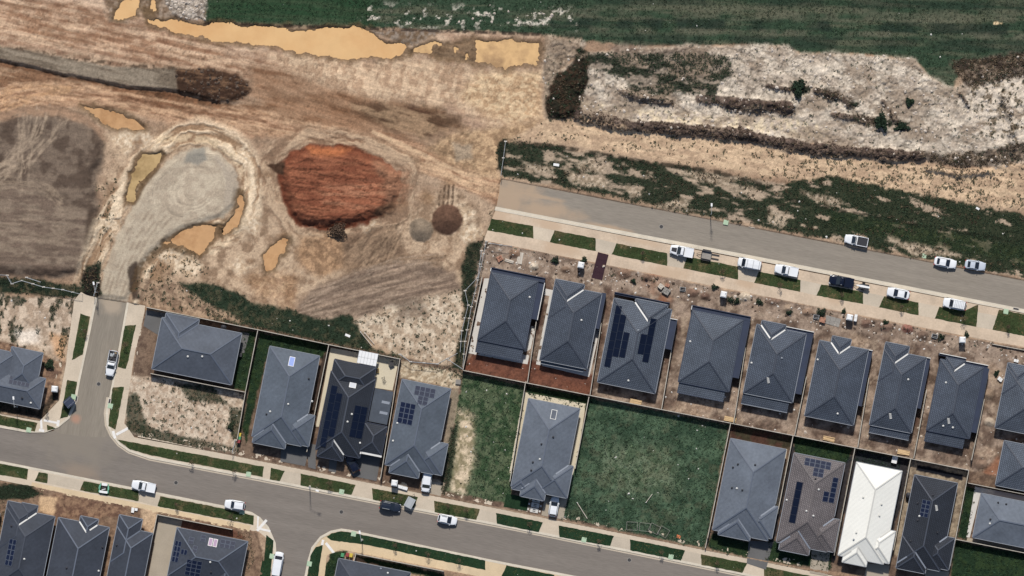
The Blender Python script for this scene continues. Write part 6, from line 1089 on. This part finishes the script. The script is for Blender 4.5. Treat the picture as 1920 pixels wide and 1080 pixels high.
vehicle('hatchback', 'hatch', 1038.5, 949, 279, 'carwhite', 'white hatchback on the driveway beside square pavers', 'car', 3.85, 1.75, 1.5, z=.185, group='cars on driveways')
vehicle('van', 'van', 521, 1057, 280, 'carwhite', 'long white van parked in the street opening beside a grass strip', 'van', 4.6, 1.85, 2.0, rack=0)
def trailer(name, label, px, py, deg, L_, Wd, H, kind, z=.125):
    p = W(px, py); root = tag(empty(name, (p.x, p.y, z), R(-deg)), label, 'trailer', 'trailers beside the streets'); hl, hw = L_ / 2, Wd / 2
    if kind == 'open':
        mb = MB(); mb.box(-hl, -hw + .3, .42, hl, hw - .3, .5); mb.build('floor', M['greyblock'], root)
        for q in ((-hl, -hw + .24, hl, -hw + .3), (-hl, hw - .3, hl, hw - .24), (-hl, -hw + .3, -hl + .06, hw - .3)): mb = MB(); mb.box(q[0], q[1], .42, q[2], q[3], .95); mb.build('side_board', M['dsteel'], root)
        for s in (-1, 1): mb = MB(); mb.box(-hl * .9, s * (hw - .1) - .14, .66, hl * .8, s * (hw - .1) + .14, .72); mb.build('mudguard', M['dsteel'], root); mb = MB(); mb.box(hl, s * .38 - .14, .05, hl + 1.5, s * .38 + .14, .11); mb.build('ramp', M['dsteel'], root)
    elif kind == 'boat':
        mb = MB(); mb.rings([[(hl * 1.1, 0, .95)] * 2 + [(hl * .5, hw * .55, .95), (-hl, hw * .7, .95), (-hl, -hw * .7, .95), (hl * .5, -hw * .55, .95)], [(hl * .9, 0, .5)] * 2 + [(hl * .4, hw * .3, .45), (-hl, hw * .5, .45), (-hl, -hw * .5, .45), (hl * .4, -hw * .3, .45)]]); mb.build('hull', M['black'], root)
        mb = MB(); mb.prism([(hl * 1.3, -.06), (hl * 1.3, .06), (hl * .4, hw * .3), (-hl * 1.15, hw * .22), (-hl * 1.15, -hw * .22), (hl * .4, -hw * .3)], .95, 1.05); mb.build('deck', M['white'], root)
    else:
        mb = MB(); mb.box(-hl, -hw, .45, hl, hw, H); mb.build('box_body', M['boxgut'] if kind == 'dark' else M['gutter'], root); mb = MB(); mb.box(-hl - .03, -hw - .03, H, hl + .03, hw + .03, H + .06); lid = mb.build('lid', M['boxgut'] if kind == 'dark' else M['steel'], root)
        for s in (-.33, .33): mb = MB(); mb.box(-hl, s * Wd - .02, H + .06, hl, s * Wd + .02, H + .085); mb.build('lid_rib', M['gutter'], lid)
    for s in (-1, 1): mb = MB(); mb.cyly((0, 0, 0), .3, .18); wh = mb.build('wheel', M['tyre'], root); wh.location = (0, s * (hw - .08), .3)
    s = -1 if kind == 'open' else 1; mb = MB(); mb.bar((s * hl, -.4, .46), (s * (hl + .9), 0, .46), .06, .06); mb.bar((s * hl, .4, .46), (s * (hl + .9), 0, .46), .06, .06); mb.build('drawbar', M['dsteel'], root)
trailer('trailer', 'open dark car trailer with its two loading ramps down', 1324, 478.5, AL, 1.9, 2.0, 1, 'open')
trailer('boat_trailer', 'small boat with a white deck on a trailer behind the black pickup', 1618, 537, 180 + AL, 2.1, 1.5, 1, 'boat')
trailer('box_trailer', 'grey box trailer parked on the grass beside the navy wagon', 768.5, 942, -62, 1.9, 1.5, 1.2, 'grey', .15)
trailer('box_trailer', 'navy box trailer standing askew on the corner nature strip', 131, 754, 140, 1.7, 1.6, 1.7, 'dark', .15)
# ------------------------------------------------------------------ street furniture and site clutter
def part(name, m, parent, fn): mb = MB(); fn(mb); return mb.build(name, M[m], parent)
def boxthing(name, label, cat, px, py, sx, sy, h, m, deg=AL, z=None, group=None, lid=None, fresh=0):
    p = W(px, py); root = tag(empty(name, (p.x, p.y, gz(px, py) if z is None else z), R(-deg)), label, cat, group); sx *= PXM / 2; sy *= PXM / 2; return root, sx, sy
SITEG = 'portable toilets on the building lots'
def toilet(px, py, deg, label):
    r, a, b = boxthing('portable_toilet', label, 'portable toilet', px, py, 11, 11, 2.2, 'white', deg, group=SITEG)
    part('cabin', 'white', r, lambda m: m.box(-a, -b, .05, a, b, 2.05)); part('roof', 'white', r, lambda m: m.rings([[(-a - .03, -b - .03, 2.06), (a + .03, -b - .03, 2.06), (a + .03, b + .03, 2.06), (-a - .03, b + .03, 2.06)], [(-a * .7, -b * .7, 2.24), (a * .7, -b * .7, 2.24), (a * .7, b * .7, 2.24), (-a * .7, b * .7, 2.24)]]))
    d = part('door', 'gutter', r, lambda m: m.box(-a * .7, -b - .03, .1, a * .7, -b + .01, 1.95)); part('handle', 'black', d, lambda m: m.box(a * .4, -b - .07, 1, a * .55, -b - .03, 1.1)); part('vent_pipe', 'gutter', r, lambda m: m.cyl((a * .5, b * .5), .05, .05, 2.1, 2.5, 8))
toilet(1089, 497, AL, 'white portable toilet beside the maroon mat'); toilet(1356, 552, AL, 'white portable toilet beside a heap of black scrap'); toilet(1592, 595, AL, 'white portable toilet beside two stacked white boxes'); toilet(1803, 637, 2, 'white portable toilet standing alone with a dark roof vent'); toilet(104, 729, 5, 'white portable toilet near the grey corner house'); toilet(740, 905, 8, 'white portable toilet in front of the blue-panelled house')
def stack(name, label, cat, px, py, nx, ny, nz_, sx, sy, sz, m, deg=AL, group=None, jit=.03, pallet=True, z=None):
    r, _, _ = boxthing(name, label, cat, px, py, 1, 1, 1, m, deg, group=group, z=z); mb = MB(); mb.box(-sx / 2 + .008, -sy / 2 + .008, 0, sx / 2 - .008, sy / 2 - .008, sz - .008); me = mb.mesh('piece', M[m]); z0 = 0
    if pallet:
        for k in range(4): y = (k - 1.5) * ny * sy / 3.6; part('pallet_board', 'fresh', r, lambda mm: mm.box(-nx * sx / 2, y - .05, .08, nx * sx / 2, y + .05, .11))
        z0 = .115
    for k in range(nz_):
        for i in range(nx):
            for j in range(ny):
                if k == nz_ - 1 and random.random() < .12 and nx * ny > 3: continue
                o = obj('piece', me, r, ((i - (nx - 1) / 2) * sx + random.uniform(-jit, jit), (j - (ny - 1) / 2) * sy + random.uniform(-jit, jit), z0 + k * sz), random.uniform(-.05, .05))
BR = 'pallets of building material'
stack('block_pallet', 'pallet of grey blocks on the reddish soil in front of the panelled tile roof', 'pallet', 1249, 546, 4, 3, 3, .32, .38, .2, 'greyblock', 32, BR)
stack('block_pallet', 'pallet of pale blocks beside the grey block pallet', 'pallet', 1239, 537, 3, 3, 3, .3, .3, .2, 'stone', 40, BR)
stack('brick_pallet', 'small pallet of bricks above the pale block pallet', 'pallet', 1251, 535, 3, 2, 3, .25, .3, .15, 'brickred', 20, BR)
stack('brick_pallet', 'loose stack of reddish bricks in front of the end house', 'pallet', 937, 485, 3, 4, 2, .32, .26, .15, 'brickred', 60, BR, .08)
stack('plank_bundle', 'bundle of pale planks lying beside a wide board', 'timber', 955, 489.5, 1, 4, 2, 1.7, .13, .1, 'stone', 18, None, .03, False)
stack('board_stack', 'wide pale board pile beside the concrete-spattered ground', 'timber', 975, 484, 1, 5, 2, 2.2, .2, .1, 'stone', 100, None, .02, False)
stack('brick_pallet', 'brick pallet beside a wire bin in front of the two-valley house', 'pallet', 1542, 600, 4, 4, 4, .26, .24, .15, 'brickred', 14, BR)
stack('sand_slab', 'grey slab pad in front of the narrow dormer house', 'slab', 1561, 602, 3, 2, 1, .95, .8, .14, 'greyblock', 16, None, .01, False)
stack('white_boxes', 'two white boxes stacked beside a portable toilet', 'boxes', 1604, 596, 1, 2, 2, .55, .7, .5, 'white', 12, None, .06, False)
TS = 'timber stacks along the back fence'
for px, py, lab, sx in ((1192, 755, 'stack of fresh timber behind the panelled tile roof', 2.2), (1369, 788, 'stack of fresh timber where the green lot meets the back fence', 2.3), (1554, 825, 'thin stack of fresh timber behind the brown-grey tiled house', 2.2), (1694, 850, 'stack of fresh timber behind the white-roofed house', 2.3)):
    stack('timber_stack', lab, 'timber', px, py - 2, 1, 6, 3, sx, .14, .1, 'fresh', AL, TS, .02, False)
stack('white_crate', 'long white crate lying beside a portable toilet', 'crate', 755, 914, 2, 1, 1, .95, .6, .5, 'white', 16, None, .01, False)
stack('shed_blocks', 'small concrete shed base behind the blue-panelled house', 'slab', 859, 716, 1, 1, 1, 1.0, .9, .4, 'greyblock', 6, None, 0, False)
stack('air_unit_crate', 'white water unit on dark paving behind the white-roofed house', 'crate', 1677, 861, 1, 1, 1, 1.0, 1.5, .8, 'white', 14, None, 0, False)
stack('white_litter_box', 'white box dumped on the rubble beside the last house of the new row', 'boxes', 1875, 711, 2, 1, 1, .5, .7, .4, 'white', 30, None, .08, False)
stack('white_litter_box', 'white box lying in front of the last house of the new row', 'boxes', 1905, 676, 2, 1, 1, .5, .55, .4, 'white', 10, None, .08, False)
stack('white_litter_box', 'pale wrapped bundle on the dusty building lot beside the white pickup', 'boxes', 252, 957, 2, 2, 1, .55, .5, .35, 'white', 10, None, .05, False)
stack('orange_sheet', 'orange plastic sheet lying on the green lot', 'sheet', 1272, 1006, 1, 1, 1, .8, .6, .12, 'orange', 20, None, 0, False)
stack('white_board', 'white board lying in the weeds near the end of the new street', 'board', 1043, 309, 1, 1, 1, 1.1, .5, .12, 'white', 10, None, 0, False)
stack('white_board', 'white board lying in the weeds behind the cream patio', 'board', 652, 629, 1, 1, 1, 1.0, .45, .12, 'white', 24, None, 0, False)
stack('white_board', 'white board in the weeds far along the new street', 'board', 1833, 391, 1, 1, 1, .7, .4, .12, 'white', 30, None, 0, False)
p = W(1125, 499); r = tag(empty('ground_mat', (p.x, p.y, .16), R(-AL - 3)), 'dark maroon mat laid across the footpath onto a building lot', 'mat')
for k in range(4): part('mat_panel', 'maroon', r, lambda m: m.box(-1.02, -2.46 + k * 1.235, 0, 1.02, -2.46 + (k + 1) * 1.235 - .012, .05))
# scrap bins
for px, py, lab, deg in ((1530, 594, 'wire rubbish bin beside a brick pallet', 10), (1752, 630, 'wire rubbish cage beside a black tarpaulin', 12), (1280, 542, 'low wire cage on the reddish building lot', 5)):
    p = W(px, py); r = tag(empty('wire_cage', (p.x, p.y, gz(px, py)), R(-deg)), lab, 'bin', 'wire rubbish cages')
    for s in (-1, 1):
        part('side', 'steel', r, lambda m: [m.bar((-.5, s * .35, z), (.5, s * .35, z), .05, .05) for z in (.05, .4, .8)] + [m.bar((x, s * .35, 0), (x, s * .35, .8), .04, .04) for x in (-.5, 0, .5)]); part('end', 'steel', r, lambda m: [m.bar((s * .5, -.35, z), (s * .5, .35, z), .05, .05) for z in (.05, .4, .8)])
    part('rubbish', 'dsteel', r, lambda m: m.rings([[(-.46, -.3, .05), (.46, -.3, .05), (.46, .3, .05), (-.46, .3, .05)], [(-.4, -.28, .5), (.3, -.2, .62), (.42, .26, .45), (-.3, .3, .55)]]))
BINS = (('green', 'bingrn', 642.5, 1040.5), ('red', 'binred', 651.5, 1040), ('yellow', 'binyel', 658.5, 1041), ('yellow', 'binyel', 449.5, 815), ('green', 'bingrn', 449, 821), ('red', 'binred', 448, 827))
for i, (cn, m, px, py) in enumerate(BINS):
    p = W(px, py); r = tag(empty('wheelie_bin', (p.x, p.y, .14), R(-AL)), f'wheelie bin with a {cn} lid ' + ('beside the corner house' if i < 3 else 'beside the sandy lot'), 'bin', 'wheelie bins')
    part('body', 'binbody', r, lambda mm: mm.rings([[(-.2, -.24, .05), (.2, -.24, .05), (.2, .24, .05), (-.2, .24, .05)], [(-.28, -.33, .95), (.28, -.33, .95), (.28, .33, .95), (-.28, .33, .95)]])); part('lid', m, r, lambda mm: mm.rings([[(-.32, -.38, .955), (.32, -.38, .955), (.32, .38, .955), (-.32, .38, .955)], [(-.26, -.3, 1.06), (.26, -.3, 1.06), (.26, .3, 1.06), (-.26, .3, 1.06)]]))
    for s in (-1, 1): part('wheel', 'tyre', r, lambda mm: mm.cyly((s * .2, .26, .1), .1, .06, 10))
# pit lids
for px, py, lab, z in [(1732.5, 479.5, 'pale green pit lid in the weed bank beside the silver sedans', .2), (1361, 417, 'pale pit lid in the weed bank above the street drain', .2)] + [(x, y, 'pale green pit lid set at the kerb in a grass verge', VZ) for x, y in ((207, 761), (54, 806), (640.5, 922), (663, 1001), (580, 1057), (510, 1043), (454, 960), (946, 889), (1095, 1012), (1258, 1044), (1886, 584), (138, 744))][:7] + [(x, y, 'pale green pit lid set at the kerb in a grass verge', VZ) for x, y in ((1095, 1012), (1258, 1044), (1886, 584), (138, 744), (466, 889))]:
    p = W(px, py); r = tag(empty('pit_lid', (p.x, p.y, z), R(-AL)), lab, 'pit lid', 'pit lids along the kerbs'); part('surround', 'greenlid', r, lambda m: m.box(-.46, -.46, -.05, .46, .46, .03)); part('cover', 'greenlid', r, lambda m: m.box(-.38, -.38, .02, .38, .38, .045))
for px, py, lab in ((1410, 424, 'street drain grate in the kerb of the weed bank'), (205, 753, 'street drain grate at the east kerb of the side street'), (143, 748, 'street drain grate at the west kerb of the side street'), (1540, 1100, 'street drain grate at the kerb near the brown-grey house'), (1905, 579, 'street drain grate at the bay kerb')):
    p = W(px, py); r = tag(empty('drain_grate', (p.x, p.y, .128), R(-AL if px not in (205, 143) else 78)), lab, 'drain', 'street drains'); part('frame', 'stone', r, lambda m: m.box(-.6, -.3, -.05, .6, .3, .012)); part('grate', 'black', r, lambda m: m.box(-.5, -.18, 0, .5, .12, .02))
for px, py, lab in ((640, 960, 'round access cover in the main street near the junction'), (1180, 1050, 'round access cover in the main street below the green lot'), (330, 905, 'round access cover in the main street above the white pickup'), (1240, 425, 'round access cover in the middle of the new street'), (185, 720, 'round access cover in the side street')):
    p = W(px, py); r = tag(empty('access_cover', (p.x, p.y, .004), 0), lab, 'access cover', 'access covers in the streets'); part('ring', 'greyblock', r, lambda m: m.cyl((0, 0), .42, .42, -.03, .008, 20)); part('lid', 'dsteel', r, lambda m: m.cyl((0, 0), .33, .33, -.02, .013, 20))
# street lamps and signs
for px, py, lab, deg, h in ((1332, 402, 'street lamp at the kerb of the weed bank', 90, 6), (581, 912, 'street lamp on the verge in front of the pale blue-grey house', -20, 5.5), (679, 1012, 'street lamp on the corner verge opposite the navy wagon', 100, 5.5), (183, 548, 'street lamp at the gravel entry', 100, 5.5), (32, 762, 'street lamp behind the footpath by the grey corner house', 95, 5.5)):
    p = W(px, py); r = tag(empty('street_lamp', (p.x, p.y, .1), R(deg)), lab, 'street lamp', 'street lamps'); part('pole', 'steel', r, lambda m: m.cyl((0, 0), .09, .05, 0, h, 10)); part('arm', 'steel', r, lambda m: m.bar((0, 0, h - .05), (1.5, 0, h + .15), .06, .06)); hd = part('lamp_head', 'white', r, lambda m: m.box(1.4, -.16, h + .1, 2.0, .16, h + .2)); part('lens', 'lamp', hd, lambda m: m.box(1.45, -.12, h + .06, 1.95, .12, h + .1)); part('base', 'stone', r, lambda m: m.cyl((0, 0), .22, .2, -.1, .06, 10))
# teal framed play table on a verge
p = W(195.5, 915); r = tag(empty('teal_swing_frame', (p.x, p.y, .15), R(-8)), 'teal and white upturned frame seat standing on a grass verge', 'frame seat')
for s in (-1, 1): part('side_frame', 'teal', r, lambda m: (m.bar((s * .85, -.85, .5), (s * .7, .85, .6), .16, .12), m.bar((s * .85, -.85, 0), (s * .85, -.85, .5), .1, .1), m.bar((s * .7, .85, 0), (s * .7, .85, .6), .1, .1))); part('arm_rest', 'teal', r, lambda m: m.bar((s * .95, -.2, .75), (s * .85, .5, .75), .12, .06))
part('seat_board', 'white', r, lambda m: m.box(-.75, -.95, .5, .75, -.5, .58)); part('back_board', 'white', r, lambda m: m.box(-.5, .45, .6, .5, .95, .68)); part('centre_panel', 'dsteel', r, lambda m: m.box(-.4, -.4, .3, .4, .4, .36)); part('brace', 'white', r, lambda m: m.bar((-.4, -.4, .45), (.3, -.1, .45), .12, .05))
# mesh panels lying on the green lot, stakes, poles
for px, py, sx, sy, deg, lab in ((1185, 986, 2.0, 1.5, 3, 'fallen wire fence panel in the grass, alone at the end of the group'), (1209, 988, 2.0, 1.5, 6, 'fallen wire fence panel beside the lone panel'), (1227, 991, 1.9, 1.5, 28, 'fallen wire fence panel propped between two others'), (1244, 997, 1.8, 1.6, 30, 'fallen wire fence panel nearest the orange sheet')):
    p = W(px, py); r = tag(empty('fallen_panel', (p.x, p.y, gz(px, py) + .4), R(-deg)), lab, 'mesh panel', 'fallen fence panels on the green lot'); part('frame', 'greyblock', r, lambda m: [m.bar((-sx / 2, s * sy / 2, 0), (sx / 2, s * sy / 2, 0), .05, .04) for s in (-1, 1)] + [m.bar((s * sx / 2, -sy / 2, .05), (s * sx / 2, sy / 2, .05), .05, .04) for s in (-1, 1)]); part('wire', 'dsteel', r, lambda m: [m.bar((-sx / 2 + sx * k / 9, -sy / 2, .02), (-sx / 2 + sx * k / 9, sy / 2, .02), .012, .012) for k in range(1, 9)])
for a, b, lab in (((1082, 942), (1101, 972), 'pale pole lying in the grass beside the driveway of the white hatchback'), ((1211, 942), (1223, 926), 'short pale pole lying in the middle of the green lot'), ((676, 622), (697, 648), 'pale plank thrown in the weeds beside the chalky lot'), ((684, 624), (702, 645), 'second pale plank thrown in the weeds beside the chalky lot')):
    A_, B_ = W(*a), W(*b); A_.z = gz(*a) + .3; B_.z = gz(*b) + .3; d = B_ - A_; r = tag(empty('pole', A_, math.atan2(d.y, d.x)), lab, 'pole'); part('shaft', 'stone', r, lambda m: m.bar((0, 0, 0), (d.length, 0, .02), .1, .08)); part('cap', 'white', r, lambda m: m.box(-.05, -.06, -.05, .1, .06, .06))
# patio things behind the near-black house
p = W(690, 671.5); r = tag(empty('pergola', (p.x, p.y, .17), R(-AL)), 'white sheeted pergola on the cream patio', 'pergola')
for i in range(6):
    for j in range(2): part('roof_sheet', 'white', r, lambda m: m.box(-1.8 + i * .6 + .02, -1.2 + j * 1.2 + .02, 2.3, -1.8 + (i + 1) * .6 - .02, -1.2 + (j + 1) * 1.2 - .02, 2.33))
for i in range(7): part('rafter', 'gutter', r, lambda m: m.box(-1.83 + i * .6, -1.22, 2.2, -1.77 + i * .6, 1.22, 2.29))
for sx in (-1, 1):
    for sy in (-1, 1): part('post', 'white', r, lambda m: m.box(sx * 1.75 - .05, sy * 1.15 - .05, 0, sx * 1.75 + .05, sy * 1.15 + .05, 2.2))
p = W(720, 712); r = tag(empty('clothes_rack', (p.x, p.y, .17), R(20)), 'folding clothes rack on the cream patio', 'clothes rack')
for s in (-1, 1): part('leg_frame', 'dsteel', r, lambda m: (m.bar((-.3, s * .5, 0), (.0, 0, 1.1), .05, .05), m.bar((.3, s * .5, 0), (.0, 0, 1.1), .05, .05), m.bar((-.3, s * .5, .02), (.3, s * .5, .02), .04, .04)))
for k in range(3): part('rail', 'dsteel', r, lambda m: m.bar((-.25 + .25 * k, -.45, .7 + .1 * k), (-.25 + .25 * k, .45, .7 + .1 * k), .03, .03))
p = W(734, 682); r = tag(empty('outdoor_table', (p.x, p.y, .17), R(25)), 'small dark square table in the patio corner', 'table'); part('table_top', 'dsteel', r, lambda m: m.box(-.45, -.45, .7, .45, .45, .75)); [part('leg', 'dsteel', r, lambda m: m.box(a * .4 - .03, b * .4 - .03, 0, a * .4 + .03, b * .4 + .03, .7)) for a in (-1, 1) for b in (-1, 1)]
p = W(708, 695); r = tag(empty('garden_tub', (p.x, p.y, .17), 0), 'yellow garden tub against the near-black house', 'tub'); part('tub', 'binyel', r, lambda m: m.rings([[(-.2, -.3, 0), (.2, -.3, 0), (.2, .3, 0), (-.2, .3, 0)], [(-.28, -.42, .4), (.28, -.42, .4), (.28, .42, .4), (-.28, .42, .4)]])); part('soil', 'rubble', r, lambda m: m.box(-.24, -.38, .39, .24, .38, .42))
p = W(443, 651); r = tag(empty('air_conditioner', (p.x + .8, p.y - 1.4, .17), R(-AL)), 'dark outdoor unit on the grey patio slab', 'outdoor unit'); part('case', 'dsteel', r, lambda m: m.box(-.3, -.35, 0, .3, .35, .8)); part('fan_grille', 'black', r, lambda m: m.cyl((0, 0), .22, .22, .8, .83, 12))
for px, py, lab in ((420, 613, 'round dark tank beside the steel-grey corner house'), (1703, 928, 'dark round tank beside the dark tiled house')):
    p = W(px, py); r = tag(empty('water_tank', (p.x, p.y, .15), 0), lab, 'water tank'); part('drum', 'dsteel', r, lambda m: m.cyl((0, 0), .5, .5, 0, 1.3, 16)); part('lid', 'black', r, lambda m: m.cyl((0, 0), .52, .1, 1.3, 1.5, 16))
# stepping pavers by the white hatchback
r = tag(empty('stepping_pavers', (W(1005, 950).x, W(1005, 950).y, .17), R(-AL)), 'square pale pavers with black inserts beside the white hatchback', 'pavers')
for i in range(3):
    part('paver', 'conc_white', r, lambda m: m.box(-.95, .85 - i * 1.0, 0, .55, 1.7 - i * 1.0, .05))
    for k in (0, 1): part('insert', 'black', r, lambda m: m.box(-.5, 1.02 + k * .3 - i, .04, .05, 1.17 + k * .3 - i, .058))
    for x in (-1.35, .85): part('edge_paver', 'conc_white', r, lambda m: m.box(x - .16, 1.1 - i, 0, x + .16, 1.45 - i, .05))
# ------------------------------------------------------------------ shrubs, saplings
def foliage(r_, h, n, ls, zc=0.0, squash=1.0, hollow=.35, sd=0):
    g = np.random.default_rng(sd); a = g.random(n) * 6.283; cz = g.random(n) ** .8; rr = np.sqrt(g.random(n)) * r_ * np.sqrt(np.clip(1.05 - cz ** 2 * .9, 0, 1)); lob = 1 + .28 * np.sin(a * 3 + sd) + .18 * np.sin(a * 5 + 2 * sd); x = rr * lob * np.cos(a); y = rr * lob * np.sin(a) * squash; z = zc + cz * h; mb = MB()
    for i in range(n):
        t = Vector((g.normal(), g.normal(), g.normal() * .6)).normalized(); u = t.cross(Vector((g.normal(), g.normal(), 1))).normalized(); s = ls * (.6 + .8 * g.random()); c = Vector((x[i], y[i], z[i])); mb.face([c - t * s, c + u * s * .55, c + t * s, c - u * s * .55])
    return mb
def shrub(name, label, px, py, r_, h, n, ls, m='bush', cat='shrub', group=None, sd=1, squash=1.0):
    p = W(px, py); root = tag(empty(name, (p.x, p.y, gz(px, py) - .05), random.random() * 6), label, cat, group); foliage(r_, h, n, ls, .1, squash, sd=sd).build('crown', M[m], root)
    part('trunk', 'bark', root, lambda mm: (mm.cyl((0, 0), .09, .04, 0, h * .7, 7), [mm.bar((0, 0, h * .25), (math.cos(k * 2.1) * r_ * .5, math.sin(k * 2.1) * r_ * .5, h * .6), .05, .05) for k in range(3)]))
shrub('bush', 'dark scrubby bush at the foot of the red clay stockpile', 634, 432, 1.7, 1.5, 900, .17, 'dry', sd=3); shrub('bush', 'dark green bush in the chalk beside the notch of the grass field', 1497, 165, 1.9, 1.0, 700, .2, sd=4, squash=.55); shrub('bush', 'dark spreading bush in the middle of the chalk rubble', 1652, 228, 1.8, 1.0, 700, .2, sd=6, squash=.6); shrub('bush', 'dark bush trailing down the chalk rubble', 1690, 238, 1.3, .8, 500, .2, sd=7, squash=.6); shrub('bush', 'small dark bush on the chalk rubble', 1705, 192, .8, .7, 300, .18, sd=8)
shrub('bush', 'grey-green bush on the sandy soil beside the corner house', 93, 683, 1.0, 1.0, 420, .15, 'weed', sd=9); shrub('bush', 'small bush at the corner of the sandy lot fence', 433, 800, .7, .8, 260, .13, 'weed', sd=10); shrub('bush', 'dark bush in front of the second house of the new row', 1041, 488, .75, .8, 300, .14, sd=11); shrub('bush', 'dark bush beside the wire bin on a building lot', 1540, 586, .9, .9, 320, .14, sd=12)
for k, (px, py, r_) in enumerate(((1370, 562, .9), (1382, 565, .7), (1424, 566, .9), (1660, 604, .6), (1764, 632, .9), (1812, 628, .8), (1582, 584, .6), (1095, 487, .7), (1480, 586, .6), (1340, 538, .7), (1188, 527, .5), (1868, 700, .6))): shrub('weed_clump', 'weed clump at the front of a building lot', px, py, r_, .55, 200, .13, 'bush', 'weed clump', 'weed clumps at the front of the building lots', 20 + k, .7)
SG = 'street saplings on the nature strips'
for k, (px, py) in enumerate(((741, 1022), (803, 1038), (861, 1050), (993, 982), (1123, 1014), (1240, 1035), (1344, 1055), (874, 956), (840, 948), (618, 905), (752, 934), (433, 968), (1462, 535), (1578, 552), (1690, 574), (1806, 597), (1889, 613), (1354, 508), (1205, 475), (332, 945), (236, 645), (160, 620), (88, 768), (440, 882), (360, 866))):
    p = W(px, py); root = tag(empty('sapling', (p.x, p.y, VZ), random.random() * 6), 'thin brown-leaved street sapling planted in a grass verge', 'sapling', SG); foliage(.42 + .25 * random.random(), 1.3, 110, .085, 1.0, sd=k + 40).build('crown', M['sapling'], root); part('trunk', 'bark', root, lambda mm: (mm.cyl((0, 0), .035, .02, 0, 1.7, 6), mm.bar((0, 0, 1.1), (.2, .1, 1.6), .02, .02), mm.bar((0, 0, 1.2), (-.15, .15, 1.7), .02, .02))); part('stake', 'fresh', root, lambda mm: mm.box(.25, -.02, 0, .29, .02, 1.1))
# pale litter on verges, weeds and lots
LIT = np.zeros((NY, NX))
for poly, v in ((WB, .08), (WK, .06), (FIELD, .015), (V3, .05), (V2, .12), (SAND, .06), (NL, .10), (FR, .3), (VL, .06)): dens(poly, LIT, v, 4, 2)
lumps(LIT, 'litter', 'scraps of pale rubbish blown over the weeds and lots', M['litter'], .08, .28, 'litter')
LV = (DV > 4) * .10
zs = Z.copy(); Z[:] = np.where(DV > 1, VZ, Z); lumps(LV, 'verge_litter', 'pale scraps lying on the nature strips', M['litter'], .06, .2, 'litter'); Z[:] = zs
